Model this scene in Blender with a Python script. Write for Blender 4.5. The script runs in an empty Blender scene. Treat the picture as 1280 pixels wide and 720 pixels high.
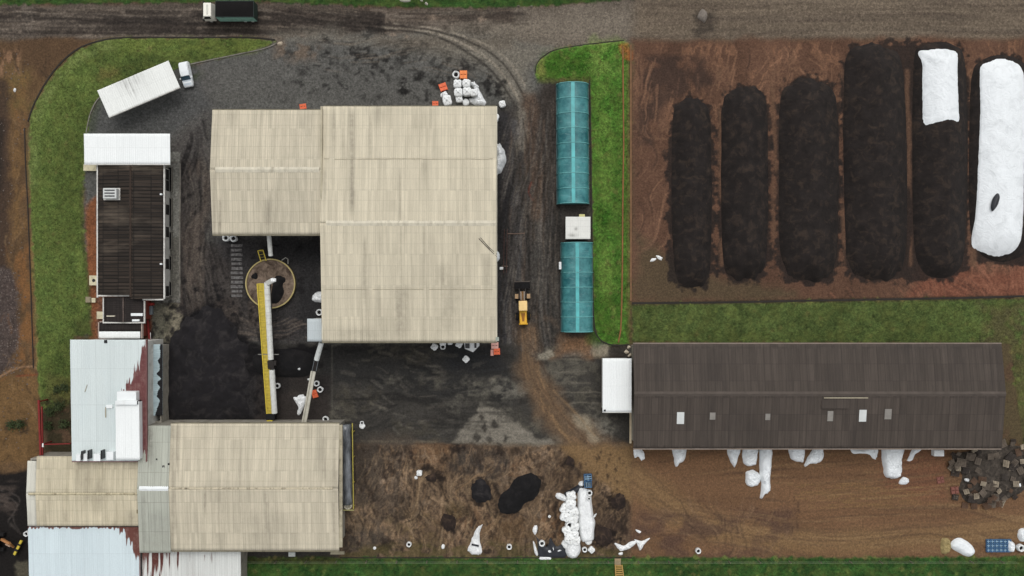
import bpy, math, random
import numpy as np
from mathutils import Vector, Matrix

# ------------------------------------------------------------------ camera, sky, sun, exposure
H, S = 130.0, 0.13                       # drone height in metres, metres per photo pixel on the ground
sc = bpy.context.scene
COL = sc.collection
cam_d = bpy.data.cameras.new('camera'); cam = bpy.data.objects.new('camera', cam_d); COL.objects.link(cam)
cam.location = (0, 0, H); cam.rotation_euler = (0, 0, 0)
cam_d.sensor_width = 36; cam_d.lens = 36 * H / (1280 * S); cam_d.clip_end = 6000; cam_d.clip_start = 1
sc.camera = cam
world = bpy.data.worlds.new('World'); sc.world = world; world.use_nodes = True
SUN_EL, SUN_AZ = math.radians(62), math.radians(4)      # azimuth from +Y (north of the picture) towards +X
nt = world.node_tree; nt.nodes.clear()
sky = nt.nodes.new('ShaderNodeTexSky'); sky.sky_type = 'NISHITA'; sky.sun_disc = False
sky.sun_elevation = SUN_EL; sky.sun_rotation = SUN_AZ; sky.dust_density = 4; sky.air_density = 1.2
hs = nt.nodes.new('ShaderNodeHueSaturation'); hs.inputs['Saturation'].default_value = 0.10   # an overcast sky has little colour
bg = nt.nodes.new('ShaderNodeBackground'); bg.inputs['Strength'].default_value = 0.15
wo = nt.nodes.new('ShaderNodeOutputWorld')
nt.links.new(sky.outputs[0], hs.inputs['Color']); nt.links.new(hs.outputs[0], bg.inputs[0]); nt.links.new(bg.outputs[0], wo.inputs[0])
sun_d = bpy.data.lights.new('sun', 'SUN'); sun_d.energy = .5; sun_d.angle = math.radians(32); sun_d.color = (1, .965, .91)
sun = bpy.data.objects.new('sun', sun_d); COL.objects.link(sun)
sdir = Vector((math.sin(SUN_AZ) * math.cos(SUN_EL), math.cos(SUN_AZ) * math.cos(SUN_EL), math.sin(SUN_EL)))
sun.rotation_euler = sdir.to_track_quat('Z', 'Y').to_euler()
sc.view_settings.view_transform = 'Standard'; sc.view_settings.look = 'None'
sc.view_settings.gamma = 1; sc.view_settings.exposure = 0.04; sc.view_settings.use_curve_mapping = False
sc.cycles.max_bounces = 6; sc.cycles.use_denoising = True

# ------------------------------------------------------------------ helpers
rnd = random.Random(7)
def P(x, y, z=0.0):                       # photo pixel -> world point at height z
    k = S * (H - z) / H
    return Vector(((x - 640) * k, (360 - y) * k, z))
def lin(c):
    r = []
    for v in c[:3]:
        v = v / 255.0
        r.append((v / 12.92 if v <= .04045 else ((v + .055) / 1.055) ** 2.4) * .94)
    return tuple(r)
def lin4(c): return lin(c) + (1.0,)
def _h(ix, iy, seed):
    h = (ix.astype(np.int64) * 374761393 + iy.astype(np.int64) * 668265263 + seed * 1442695041) & 0xffffffff
    h = ((h ^ (h >> 13)) * 1274126177) & 0xffffffff
    return ((h ^ (h >> 16)) & 0xffff) / 65535.0
def vnoise(x, y, seed=0):
    ix, iy = np.floor(x), np.floor(y); fx, fy = x - ix, y - iy
    fx = fx * fx * (3 - 2 * fx); fy = fy * fy * (3 - 2 * fy)
    a, b = _h(ix, iy, seed), _h(ix + 1, iy, seed); c, d = _h(ix, iy + 1, seed), _h(ix + 1, iy + 1, seed)
    return (a * (1 - fx) + b * fx) * (1 - fy) + (c * (1 - fx) + d * fx) * fy
def fbm(x, y, seed=0, octv=4):
    s, a, t = 0, .5, 0
    for o in range(octv):
        s = s + a * vnoise(x, y, seed + o * 17); t += a; a *= .5; x = x * 2.03 + 5.1; y = y * 2.03 + 1.7
    return s / t
def sstep(a, b, x):
    t = np.clip((x - a) / (b - a), 0, 1); return t * t * (3 - 2 * t)
def sdist(poly, X, Y):                    # signed distance, positive inside
    n = len(poly); d = np.full(X.shape, 1e9); ins = np.zeros(X.shape, bool)
    for i in range(n):
        x0, y0 = poly[i]; x1, y1 = poly[(i + 1) % n]
        ex, ey = x1 - x0, y1 - y0; L = ex * ex + ey * ey + 1e-12
        t = np.clip(((X - x0) * ex + (Y - y0) * ey) / L, 0, 1)
        d = np.minimum(d, (X - x0 - t * ex) ** 2 + (Y - y0 - t * ey) ** 2)
        if y0 != y1:
            c = ((y0 > Y) != (y1 > Y)) & (X < ex * (Y - y0) / (y1 - y0) + x0); ins ^= c
    d = np.sqrt(d); return np.where(ins, d, -d)
def catmull(pts, per=8, closed=True):
    n = len(pts); out = []
    rng = range(n if closed else n - 1)
    for i in rng:
        g = (lambda k: pts[k % n]) if closed else (lambda k: pts[max(0, min(n - 1, k))])
        p0, p1, p2, p3 = g(i - 1), g(i), g(i + 1), g(i + 2)
        for k in range(per):
            t = k / per
            out.append(tuple(.5 * (2 * b + (c - a) * t + (2 * a - 5 * b + 4 * c - d) * t * t + (3 * b - a - 3 * c + d) * t ** 3) for a, b, c, d in zip(p0, p1, p2, p3)))
    if not closed: out.append(tuple(pts[-1]))
    return out

class NT:
    """tiny node-tree writer"""
    def __init__(s, name):
        s.m = bpy.data.materials.new(name); s.m.use_nodes = True; s.t = s.m.node_tree
        s.b = s.t.nodes['Principled BSDF']; s.n = s.t.nodes; s.l = s.t.links
    def a(s, typ, ins=None, **kw):
        nd = s.n.new(typ)
        for k, v in kw.items(): setattr(nd, k, v)
        for k, v in (ins or {}).items(): s.set(nd.inputs[k], v)
        return nd
    def set(s, sock, v):
        if isinstance(v, bpy.types.NodeSocket): s.l.new(v, sock)
        else: sock.default_value = v
    def co(s, scale=(1, 1, 1), swap=False):
        tc = s.a('ShaderNodeTexCoord'); v = tc.outputs['Object']
        if swap:
            x = s.a('ShaderNodeSeparateXYZ', {0: v}); v = s.a('ShaderNodeCombineXYZ', {0: x.outputs[1], 1: x.outputs[0], 2: x.outputs[2]}).outputs[0]
        return s.a('ShaderNodeMapping', {'Vector': v, 'Scale': scale}).outputs[0]
    def noise(s, vec, scale, detail=4, rough=.55, dist=0):
        return s.a('ShaderNodeTexNoise', {'Vector': vec, 'Scale': scale, 'Detail': detail, 'Roughness': rough, 'Distortion': dist}).outputs['Fac']
    def rng(s, v, a, b, c, d):
        return s.a('ShaderNodeMapRange', {0: v, 1: a, 2: b, 3: c, 4: d}).outputs[0]
    def mix(s, f, a, b, mode='MIX'):
        nd = s.a('ShaderNodeMix', data_type='RGBA', blend_type=mode)
        s.set(nd.inputs[0], f); s.set(nd.inputs[6], a); s.set(nd.inputs[7], b); return nd.outputs[2]
    def math(s, op, a, b):
        return s.a('ShaderNodeMath', {0: a, 1: b}, operation=op).outputs[0]
    def bump(s, h, dist, strength=.6):
        s.l.new(s.a('ShaderNodeBump', {'Height': h, 'Distance': dist, 'Strength': strength}).outputs[0], s.b.inputs['Normal'])
    def mul(s, col, f):                  # colour times a grey factor
        g = s.a('ShaderNodeCombineColor', {0: f, 1: f, 2: f}).outputs[0]
        return s.mix(1.0, col, g, 'MULTIPLY')
    def out(s, col, rough=.85, metal=0, spec=.3):
        s.set(s.b.inputs['Base Color'], col); s.set(s.b.inputs['Roughness'], rough); s.b.inputs['Metallic'].default_value = metal
        s.b.inputs['Specular IOR Level'].default_value = spec; return s.m

MATS = {}
def mat(name, rgb, rough=.8, var=.18, scale=2.0, metal=0, spec=.3, dirt=None, damt=.5, bump=0, crease=0, stretch=(1, 1, 1), seedco=True):
    if name in MATS: return MATS[name]
    t = NT(name); v = t.co(stretch)
    if seedco:
        oi = t.a('ShaderNodeObjectInfo'); off = t.math('MULTIPLY', oi.outputs['Random'], 37.0)
        v = t.a('ShaderNodeVectorMath', {0: v, 1: t.a('ShaderNodeCombineXYZ', {0: off, 1: off, 2: off}).outputs[0]}, operation='ADD').outputs[0]
    n1 = t.noise(v, scale, 5); f = t.rng(n1, .25, .75, 1 - var, 1 + var)
    c = t.mul(lin4(rgb), f)
    if dirt:
        n2 = t.noise(v, scale * .6 + .3, 6, .65, .6)
        c = t.mix(t.rng(n2, .5, .72, 0, damt), c, lin4(dirt))
    if crease:
        n3 = t.noise(v, scale * 1.1, 3, .6, 1.4); r3 = t.math('ABSOLUTE', t.math('SUBTRACT', n3, .5), 0); t.bump(t.rng(r3, 0, .12, 1, 0), crease, 1.0)
    if bump: t.bump(t.noise(v, scale * 3, 4), bump)
    MATS[name] = t.out(c, rough, metal, spec); return MATS[name]

def roofmat(name, rgb, swap=False, sheet=1.1, row=2.44, streak=.18, stain=(120, 112, 96), samt=.45, mask=None, line=.62, var=.03, rough=.75, spec=.25, metal=0, rowvar=1.0, mortar=.045):
    """corrugated sheeting; sheets run along Y (or X with swap). attribute 'mask' blends to the colour MASK (rust, soot)"""
    t = NT(name); v = t.co((1, 1, 1), swap)
    br = t.a('ShaderNodeTexBrick', {'Vector': v, 'Color1': (0, 0, 0, 1), 'Color2': (1, 1, 1, 1), 'Mortar': (.5, .5, .5, 1), 'Scale': 1.0, 'Mortar Size': mortar, 'Mortar Smooth': .5, 'Bias': 0.0, 'Brick Width': sheet, 'Row Height': row}, offset=0.0, squash=1.0)
    rowf = t.rng(br.outputs['Color'], 0, 1, 1 - var * rowvar, 1 + var * rowvar)
    mort = t.rng(br.outputs['Fac'], 0, 1, 1, line)
    mv = t.a('ShaderNodeMapping', {'Vector': v, 'Scale': (1.0, .045, 1)}).outputs[0]
    st = t.rng(t.noise(mv, 1.6, 6, .7), .3, .7, 1 - streak * .6, 1 + streak * .45)
    mv2 = t.a('ShaderNodeMapping', {'Vector': v, 'Scale': (3.6, .10, 1)}).outputs[0]
    st2 = t.rng(t.noise(mv2, 1.0, 3, .6), .3, .7, 1 - streak * .5, 1 + streak * .4)
    wv = t.a('ShaderNodeTexBrick', {'Vector': v, 'Color1': (0, 0, 0, 1), 'Color2': (1, 1, 1, 1), 'Mortar': (.5, .5, .5, 1), 'Scale': 1.0, 'Mortar Size': .03, 'Mortar Smooth': .6, 'Bias': 0.0, 'Brick Width': sheet * .42, 'Row Height': row * 2.9}, offset=0.0, squash=1.0)
    fine = t.math('MULTIPLY', t.rng(t.noise(v, 5.0, 3, .7), .25, .75, .95, 1.05), t.math('MULTIPLY', t.rng(wv.outputs['Color'], 0, 1, 1 - streak * .55, 1 + streak * .5), t.rng(wv.outputs['Fac'], 0, 1, 1, .35 + line * .65)))
    f = t.math('MULTIPLY', t.math('MULTIPLY', rowf, mort), t.math('MULTIPLY', t.math('MULTIPLY', st, st2), fine))
    c = t.mul(lin4(rgb), f)
    sm = t.a('ShaderNodeMapping', {'Vector': v, 'Scale': (1.0, .35, 1)}).outputs[0]
    sn = t.math('MULTIPLY', t.rng(t.noise(sm, .16, 5, .6), .48, .72, 0, 1), t.rng(t.noise(mv, 2.2, 4, .7), .35, .65, .25, 1))
    c = t.mix(t.math('MULTIPLY', sn, samt), c, lin4(stain))
    if mask:
        at = t.a('ShaderNodeAttribute', attribute_name='mask')
        mm = t.a('ShaderNodeMapping', {'Vector': v, 'Scale': (2.6, .14, 1)}).outputs[0]
        k = t.math('ADD', at.outputs['Fac'], t.rng(t.noise(mm, 1.5, 4, .7), .3, .7, -.30, .30))
        mc = t.mix(t.rng(t.noise(v, 1.1, 5, .7), .45, .7, 0, .45), t.mul(lin4(mask), t.math('MULTIPLY', st, fine)), lin4((150, 124, 116) if mask[0] > 60 else mask))
        c = t.mix(t.rng(k, .32, .70, 0, 1), c, mc)
    at2 = t.a('ShaderNodeAttribute', attribute_name='soot')
    c = t.mix(t.math('MULTIPLY', at2.outputs['Fac'], t.rng(t.noise(v, 1.3, 4, .7), .3, .7, .4, 1)), c, lin4((70, 64, 56)))
    MATS[name] = t.out(c, rough, metal, spec); return MATS[name]

def tag(o, label=None, cat=None, group=None, kind=None):
    if label: o['label'] = label
    if cat: o['category'] = cat
    if group: o['group'] = group
    if kind: o['kind'] = kind
    return o
def thing(name, label, cat, loc=(0, 0, 0), rz=0, group=None):
    o = bpy.data.objects.new(name, None); COL.objects.link(o); o.location = loc; o.rotation_euler = (0, 0, rz)
    o.empty_display_size = .3
    return tag(o, label, cat, group)
def dup(o, loc=None, rz=None, label=None, group=None, parent=None, kids=None):
    c = o.copy(); COL.objects.link(c)
    if parent is not None: c.parent = parent
    if loc is not None: c.location = loc
    if rz is not None: c.rotation_euler = rz if isinstance(rz, tuple) else (0, 0, rz)
    if label: c['label'] = label
    if group: c['group'] = group
    for ch in list(o.children): dup(ch, parent=c)
    return c

class MB:
    def __init__(s): s.v, s.f, s.M = [], [], None
    def xf(s, pts):
        return [tuple(s.M @ Vector(p)) for p in pts] if s.M else [tuple(p) for p in pts]
    def add(s, pts, faces):
        n = len(s.v); s.v += s.xf(pts); s.f += [tuple(i + n for i in f) for f in faces]; return s
    def box(s, x0, x1, y0, y1, z0, z1, tx=0, ty=0):           # tx/ty: taper of the top face
        p = [(x0, y0, z0), (x1, y0, z0), (x1, y1, z0), (x0, y1, z0), (x0 + tx, y0 + ty, z1), (x1 - tx, y0 + ty, z1), (x1 - tx, y1 - ty, z1), (x0 + tx, y1 - ty, z1)]
        return s.add(p, [(3, 2, 1, 0), (4, 5, 6, 7), (0, 1, 5, 4), (1, 2, 6, 5), (2, 3, 7, 6), (3, 0, 4, 7)])
    def bar(s, a, b, w, h):                                   # rectangular bar between two points
        a, b = Vector(a), Vector(b); d = (b - a).normalized()
        up = Vector((0, 0, 1)) if abs(d.z) < .95 else Vector((1, 0, 0))
        sd = d.cross(up).normalized() * w / 2; u = sd.cross(d).normalized() * h / 2
        p = [a - sd - u, a + sd - u, a + sd + u, a - sd + u, b - sd - u, b + sd - u, b + sd + u, b - sd + u]
        return s.add(p, [(3, 2, 1, 0), (4, 5, 6, 7), (0, 1, 5, 4), (1, 2, 6, 5), (2, 3, 7, 6), (3, 0, 4, 7)])
    def tube(s, pts, r, n=8, caps=True):
        pts = [Vector(p) for p in pts]; N = len(pts); out = []
        for i, p in enumerate(pts):
            d = (pts[min(i + 1, N - 1)] - pts[max(i - 1, 0)]).normalized()
            up = Vector((0, 0, 1)) if abs(d.z) < .9 else Vector((1, 0, 0))
            a = d.cross(up).normalized(); b = a.cross(d)
            rr = r[i] if isinstance(r, (list, tuple)) else r
            out += [p + (a * math.cos(6.28318 * k / n) + b * math.sin(6.28318 * k / n)) * rr for k in range(n)]
        f = [(i * n + k, i * n + (k + 1) % n, (i + 1) * n + (k + 1) % n, (i + 1) * n + k) for i in range(N - 1) for k in range(n)]
        if caps: f += [tuple(range(n))[::-1], tuple((N - 1) * n + k for k in range(n))]
        return s.add(out, f)
    def lathe(s, prof, n=24, fn=None, cap0=True, cap1=True):  # prof: (r, z); fn(angle, i) scales the radius
        out = []
        for i, (r, z) in enumerate(prof):
            for k in range(n):
                a = 6.2831853 * k / n; q = r * (fn(a, i) if fn else 1)
                out.append((q * math.cos(a), q * math.sin(a), z))
        f = [(i * n + k, i * n + (k + 1) % n, (i + 1) * n + (k + 1) % n, (i + 1) * n + k) for i in range(len(prof) - 1) for k in range(n)]
        if cap0: f.append(tuple(range(n))[::-1])
        if cap1: f.append(tuple((len(prof) - 1) * n + k for k in range(n)))
        return s.add(out, f)
    def build(s, name, m, parent=None, world_=False, bevel=0, smooth=False, loc=None):
        me = bpy.data.meshes.new(name)
        o0 = Vector((0, 0, 0))
        if world_ and parent is not None: o0 = Vector(parent.location)
        me.from_pydata([tuple(Vector(v) - o0) for v in s.v], [], s.f); me.update()
        if smooth: me.polygons.foreach_set('use_smooth', [True] * len(me.polygons))
        o = bpy.data.objects.new(name, me); COL.objects.link(o)
        if m: me.materials.append(m)
        if parent is not None: o.parent = parent
        elif loc is not None: o.location = loc
        if bevel:
            b = o.modifiers.new('b', 'BEVEL'); b.width = bevel; b.segments = 2; b.limit_method = 'ANGLE'
        return o

def npmesh(name, V, F, m, parent=None, attrs=None, smooth=False, loc=None):
    """V (n,3) array, F (m,k) array -> object"""
    me = bpy.data.meshes.new(name); k = F.shape[1]
    me.vertices.add(len(V)); me.vertices.foreach_set('co', np.asarray(V, np.float32).ravel())
    me.loops.add(F.size); me.loops.foreach_set('vertex_index', F.astype(np.int32).ravel())
    me.polygons.add(len(F)); me.polygons.foreach_set('loop_start', np.arange(0, F.size, k, dtype=np.int32))
    for an, av in (attrs or {}).items():
        if av.ndim == 2:
            at = me.attributes.new(an, 'FLOAT_COLOR', 'POINT'); at.data.foreach_set('color', np.c_[av, np.ones(len(av))].astype(np.float32).ravel())
        else:
            at = me.attributes.new(an, 'FLOAT', 'POINT'); at.data.foreach_set('value', av.astype(np.float32))
    me.update(calc_edges=True)
    if smooth: me.polygons.foreach_set('use_smooth', np.ones(len(F), bool))
    o = bpy.data.objects.new(name, me); COL.objects.link(o)
    if m: me.materials.append(m)
    if parent is not None: o.parent = parent
    elif loc is not None: o.location = loc
    return o
# ------------------------------------------------------------------ ground: one sheet, split into road, yards, lawns and soil
STEP = 1.2
gx = np.arange(-140, 1421, STEP); gy = np.arange(-120, 841, STEP)
GX, GY = np.meshgrid(gx, gy); SHP = GX.shape
C = np.zeros(SHP + (3,)); C[:] = lin((86, 68, 54))
Zg = (fbm(GX * .03, GY * .03, 5) - .5) * .05
def sub(x0, y0, x1, y1):
    i0, i1 = np.searchsorted(gy, [y0, y1]); j0, j1 = np.searchsorted(gx, [x0, x1]); return slice(max(i0, 0), i1), slice(max(j0, 0), j1)
def paint(poly, rgb, soft=2, warp=0, wscale=20, op=1.0, mod=None, lift=0, seed=1):
    """blend a colour into the ground inside a photo-pixel polygon; mod=(sx, sy, lo, hi) breaks it up with noise"""
    xs = [p[0] for p in poly]; ys = [p[1] for p in poly]; m = soft + warp + 3
    s = sub(min(xs) - m, min(ys) - m, max(xs) + m, max(ys) + m); X, Y = GX[s], GY[s]
    if X.size == 0: return
    d = sdist(poly, X, Y)
    if warp: d = d + (fbm(X / wscale, Y / wscale, seed, 5) - .5) * 2.6 * warp
    k = sstep(-soft, soft, d) * op
    if mod: k = k * sstep(mod[2], mod[3], fbm(X / mod[0], Y / mod[1], seed + 40, 5))
    C[s] = C[s] * (1 - k[..., None]) + np.array(lin(rgb)) * k[..., None]
    if lift: Zg[s] += lift * sstep(-soft, soft, d)
def stroke(pts, w, rgb, op=.6, soft=1.5, mod=None, warp=0, seed=3, lift=0, per=6):
    pts = catmull(pts, per, False); xs = [p[0] for p in pts]; ys = [p[1] for p in pts]; m = w + soft + warp + 2
    s = sub(min(xs) - m, min(ys) - m, max(xs) + m, max(ys) + m); X, Y = GX[s], GY[s]
    if X.size == 0: return
    if warp: X, Y = X + (fbm(GX[s] / 14, GY[s] / 14, seed) - .5) * 2 * warp, Y + (fbm(GX[s] / 14, GY[s] / 14, seed + 9) - .5) * 2 * warp
    d = np.full(X.shape, 1e9)
    for (x0, y0), (x1, y1) in zip(pts[:-1], pts[1:]):
        ex, ey = x1 - x0, y1 - y0; t = np.clip(((X - x0) * ex + (Y - y0) * ey) / (ex * ex + ey * ey + 1e-9), 0, 1)
        d = np.minimum(d, np.hypot(X - x0 - t * ex, Y - y0 - t * ey))
    k = sstep(w / 2 + soft, w / 2 - soft, d) * op
    if mod: k = k * sstep(mod[2], mod[3], fbm(GX[s] / mod[0], GY[s] / mod[1], seed + 40, 4))
    C[s] = C[s] * (1 - k[..., None]) + np.array(lin(rgb)) * k[..., None]
    if lift: Zg[s] += lift * k
def mottle(poly, sx, sy, amt, seed, soft=4, octv=5):
    """vary the ground colour in place"""
    xs = [p[0] for p in poly]; ys = [p[1] for p in poly]; s = sub(min(xs) - soft, min(ys) - soft, max(xs) + soft, max(ys) + soft)
    X, Y = GX[s], GY[s]
    k = sstep(-soft, soft, sdist(poly, X, Y)); n = (fbm(X / sx, Y / sy, seed, octv) - .5) * 2 * amt
    C[s] = C[s] * (1 + n * k)[..., None]
def strands(poly, rgb, sx, sy, op, seed, lo=.80, hi=.97, warp=26, soft=8):
    """fibrous wheel-smeared mud: thin branching light strands"""
    xs = [p[0] for p in poly]; ys = [p[1] for p in poly]; s = sub(min(xs), min(ys), max(xs), max(ys)); X, Y = GX[s], GY[s]
    wx = X + (fbm(X / 40, Y / 40, seed) - .5) * warp; wy = Y + (fbm(X / 40, Y / 40, seed + 3) - .5) * warp
    r = 1 - np.abs(2 * fbm(wx / sx, wy / sy, seed + 6, 3) - 1)
    k = sstep(lo, hi, r) * op * sstep(-soft, soft, sdist(poly, X, Y)) * sstep(.3, .6, fbm(X / 45, Y / 45, seed + 12))
    C[s] = C[s] * (1 - k[..., None]) + np.array(lin(rgb)) * k[..., None]; Zg[s] += .03 * k
def flow(poly, n, ln, ws, cols, op, base, spread, seed, nscale=50, lift=0):
    """many thin smears that follow one smooth flow field"""
    r = random.Random(seed); xs = [p[0] for p in poly]; ys = [p[1] for p in poly]; PX = np.array([r.uniform(min(xs), max(xs)) for _ in range(n * 2)]); PY = np.array([r.uniform(min(ys), max(ys)) for _ in range(n * 2)])
    k = sdist(poly, PX, PY) > 2; PX, PY = PX[k][:n], PY[k][:n]; tr = [(PX, PY)]; st = 4.0
    for _ in range(int(ln / st)):
        x, y = tr[-1]; a = base + spread * (fbm(x / nscale, y / nscale, seed, 3) - .5) * 4; tr.append((x + np.cos(a) * st, y + np.sin(a) * st))
    TX = np.array([t[0] for t in tr]); TY = np.array([t[1] for t in tr])
    for i in range(len(PX)):
        m = max(3, int(len(tr) * r.uniform(.3, 1))); pts = list(zip(TX[:m, i], TY[:m, i])); d = sdist(poly, TX[:m, i], TY[:m, i]); pts = [q for q, e in zip(pts, d) if e > 0]
        if len(pts) > 2: stroke(pts, r.uniform(*ws), r.choice(cols), op * r.uniform(.45, 1), .9, (5, 5, .2, .5), .6, seed + i, lift, 1)
def R(x0, y0, x1, y1): return [(x0, y0), (x1, y0), (x1, y1), (x0, y1)]

# outlines in photo pixels (ground level)
VERGE = [(-140, -120), (1420, -120), (1420, -14), (900, -12), (800, -2), (740, 3), (700, 7), (600, 10), (520, 9), (460, 8), (400, 5), (330, 2), (250, 3), (120, 4), (0, 6), (-140, 8)]
LAWNW = [(344, 52), (310, 48), (240, 48), (160, 48), (128, 52), (100, 62), (78, 80), (60, 104), (46, 130), (38, 150), (37, 200), (40, 280), (43, 340), (46, 400), (48, 460), (50, 505), (60, 520), (86, 505), (92, 470), (92, 420), (114, 418), (113, 380), (109, 330), (105, 290), (104, 240), (108, 170), (113, 140), (124, 122), (150, 110), (200, 92), (240, 80), (290, 69), (330, 60)]
LAWNE = [(669, 92), (671, 80), (680, 70), (696, 62), (735, 56), (778, 51), (786, 56), (787, 200), (787, 430), (764, 431), (748, 424), (742, 400), (741, 300), (738, 120), (735, 100), (672, 99)]
BANK = [(300, 697), (430, 697), (790, 697), (1040, 697), (1420, 694), (1420, 840), (-140, 840), (-140, 800), (300, 800)]
STRIP = [(790, 380), (1000, 377), (1200, 373), (1420, 370), (1420, 425), (1280, 560), (1262, 430), (1000, 428), (790, 428)]
ROAD = [(-140, 8), (0, 6), (120, 4), (250, 3), (330, 2), (400, 5), (460, 8), (520, 9), (600, 10), (700, 7), (740, 3), (800, -2), (900, -12), (1420, -14), (1420, 46), (800, 50), (735, 55), (690, 60), (600, 42), (480, 44), (340, 47), (160, 47), (0, 52), (-140, 54)]
YARD = [(340, 46), (480, 43), (600, 41), (690, 59), (668, 85), (672, 100), (737, 101), (742, 424), (790, 434), (790, 448), (668, 450), (640, 436), (204, 436), (204, 532), (186, 532), (186, 430), (108, 420), (100, 170), (112, 142), (124, 122), (240, 80), (330, 60)]
PAD = [(186, 430), (640, 430), (668, 448), (790, 446), (790, 555), (560, 556), (425, 556), (425, 700), (186, 700)]

# --- road
paint(ROAD, (82, 74, 68), 4, 5, 30); mottle(ROAD, 110, 5, .38, 11); mottle(ROAD, 30, 14, .22, 12)
paint([(560, 12), (700, 8), (800, 0), (800, 50), (690, 62), (560, 60)], (112, 104, 96), 25, 10, 40)
paint(R(-140, 6, 330, 20), (100, 90, 82), 5, 4, 30, .5, (90, 5, .4, .65)); paint(R(-140, 30, 260, 46), (120, 110, 102), 4, 4, 30, .65, (80, 6, .4, .62))
paint(R(-40, 22, 250, 34), (56, 50, 47), 4, 4, 30, .7, (60, 6, .35, .6)); paint(R(180, 8, 330, 30), (48, 44, 42), 8, 6, 20, .6)
paint(R(320, 8, 640, 26), (72, 62, 56), 6, 4, 30, .8, (80, 8, .3, .6)); paint(R(330, 26, 560, 40), (98, 89, 82), 5, 5, 30, .6, (60, 8, .35, .6))
paint(R(27, 8, 42, 50), (112, 104, 98), 2, 1, 20, .45)
for yy in (14, 24, 38, 44): stroke([(-140, yy), (100, yy - 1), (250, yy - 2)], 2.2, (128, 118, 110), .35, 1.5, (40, 4, .4, .6), 2, yy)
for yy in (6, 17, 31): stroke([(790, yy + 6), (1000, yy), (1420, yy - 2)], 4, (84, 76, 68), .5, 2, (60, 6, .35, .6), 2, yy)
paint(R(790, -12, 1420, 50), (104, 93, 82), 8, 6, 40, .85)
mottle(R(790, -12, 1420, 50), 130, 6, .2, 14)
for yy in (20, 36): paint(R(860, yy, 1420, yy + 5), (76, 68, 62), 3, 2, 30, .5, (60, 6, .35, .6))
paint(R(870, 12, 895, 45), (52, 47, 44), 6, 6, 10, .7)

ROADL = [(132, 122, 114), (118, 108, 100), (108, 98, 90)]; ROADD = [(44, 39, 37), (54, 48, 45), (36, 32, 31)]
flow(R(-20, 10, 560, 46), 130, 150, (1, 4.5), ROADL, .5, 0, .12, 911, 90); flow(R(-20, 10, 480, 46), 170, 130, (1, 6), ROADD, .65, 0, .12, 912, 90); flow(R(330, 10, 660, 40), 60, 120, (1, 3), ROADD, .5, .06, .15, 913, 90)
flow(R(790, -10, 1300, 48), 90, 180, (1, 4), [(76, 66, 60), (120, 108, 96)], .45, 0, .08, 914, 120)
# --- gravel yard
paint(YARD, (87, 87, 86), 5, 5, 22); mottle(YARD, 40, 34, .2, 21); mottle(YARD, 9, 9, .16, 22)
paint([(340, 46), (480, 43), (600, 41), (690, 59), (668, 85), (655, 140), (610, 90), (500, 60)], (112, 107, 100), 14, 10, 30, .9)
paint(R(470, 44, 640, 60), (96, 88, 80), 8, 6, 30, .6)
paint([(330, 60), (420, 52), (540, 70), (600, 130), (480, 132), (270, 130), (250, 90)], (88, 87, 86), 14, 10, 30, .7)
paint(R(345, 46, 400, 75), (112, 92, 76), 10, 8, 15, .5, (14, 10, .4, .65))
for (a, b, r, q) in ((365, 70, 10, .6), (405, 48, 6, .9), (408, 68, 7, .8), (448, 66, 12, .8), (415, 75, 9, .6), (380, 88, 9, .6), (478, 78, 16, .75), (500, 70, 14, .7), (505, 112, 9, .9), (526, 97, 9, .9), (545, 87, 7, .8), (560, 75, 12, .7), (585, 85, 12, .8), (613, 108, 14, .85), (627, 118, 10, .8), (595, 38, 16, .4), (467, 36, 18, .6), (520, 60, 14, .5), (430, 92, 8, .6), (548, 104, 14, .75), (246, 160, 3, .9), (247, 168, 3, .8)):
    paint([(a - r, b - r * .5), (a, b - r * .7), (a + r, b - r * .3), (a + r * .8, b + r * .5), (a, b + r * .6), (a - r * .9, b + r * .4)], (24, 23, 23), 3, r * .55, 9, q, (7, 5, .36, .56), seed=int(a))
for k, (o, w) in enumerate(((0, 3), (8, 3), (16, 2.5), (23, 2))):       # tyre arcs sweeping off the road into the east aisle
    stroke([(470 + o, 36 - o * .3), (540 + o * .9, 44 - o * .2), (600 + o, 76 - o * .5), (632 + o, 112 - o * .3), (648 + o * .9, 150), (650 + o, 220)], w, (40, 37, 35) if k % 2 == 0 else (140, 132, 122), .75, 1.2, (14, 14, .2, .5), 1, k)
paint(R(470, 28, 560, 40), (52, 46, 44), 5, 5, 18, .6, (30, 6, .4, .6))
for (a, b, r) in ((541, 22, 7), (490, 44, 5), (508, 46, 4), (602, 24, 5)): paint([(a - r, b), (a, b - r * .5), (a + r, b), (a, b + r * .5)], (140, 124, 112), 2, 2, 6, .6)
for i in range(70):
    a, b, r = rnd.uniform(350, 640), rnd.uniform(50, 130), rnd.uniform(1, 7)
    paint([(a - r, b), (a - r * .2, b - r * .6), (a + r, b - r * .2), (a + r * .3, b + r * .7)], (30, 29, 29), 2, r * .7, 6, rnd.uniform(.3, .8), (5, 5, .3, .6), seed=i + 600)
for i in range(60):
    a, b, r = rnd.uniform(418, 780), rnd.uniform(434, 552), rnd.uniform(2, 9)
    paint([(a - r, b), (a - r * .2, b - r * .6), (a + r, b - r * .2), (a + r * .3, b + r * .7)], rnd.choice([(28, 28, 29), (38, 36, 35), (110, 106, 98)]), 2.5, r * .7, 6, rnd.uniform(.25, .6), (5, 5, .3, .6), seed=i + 700)
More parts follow.
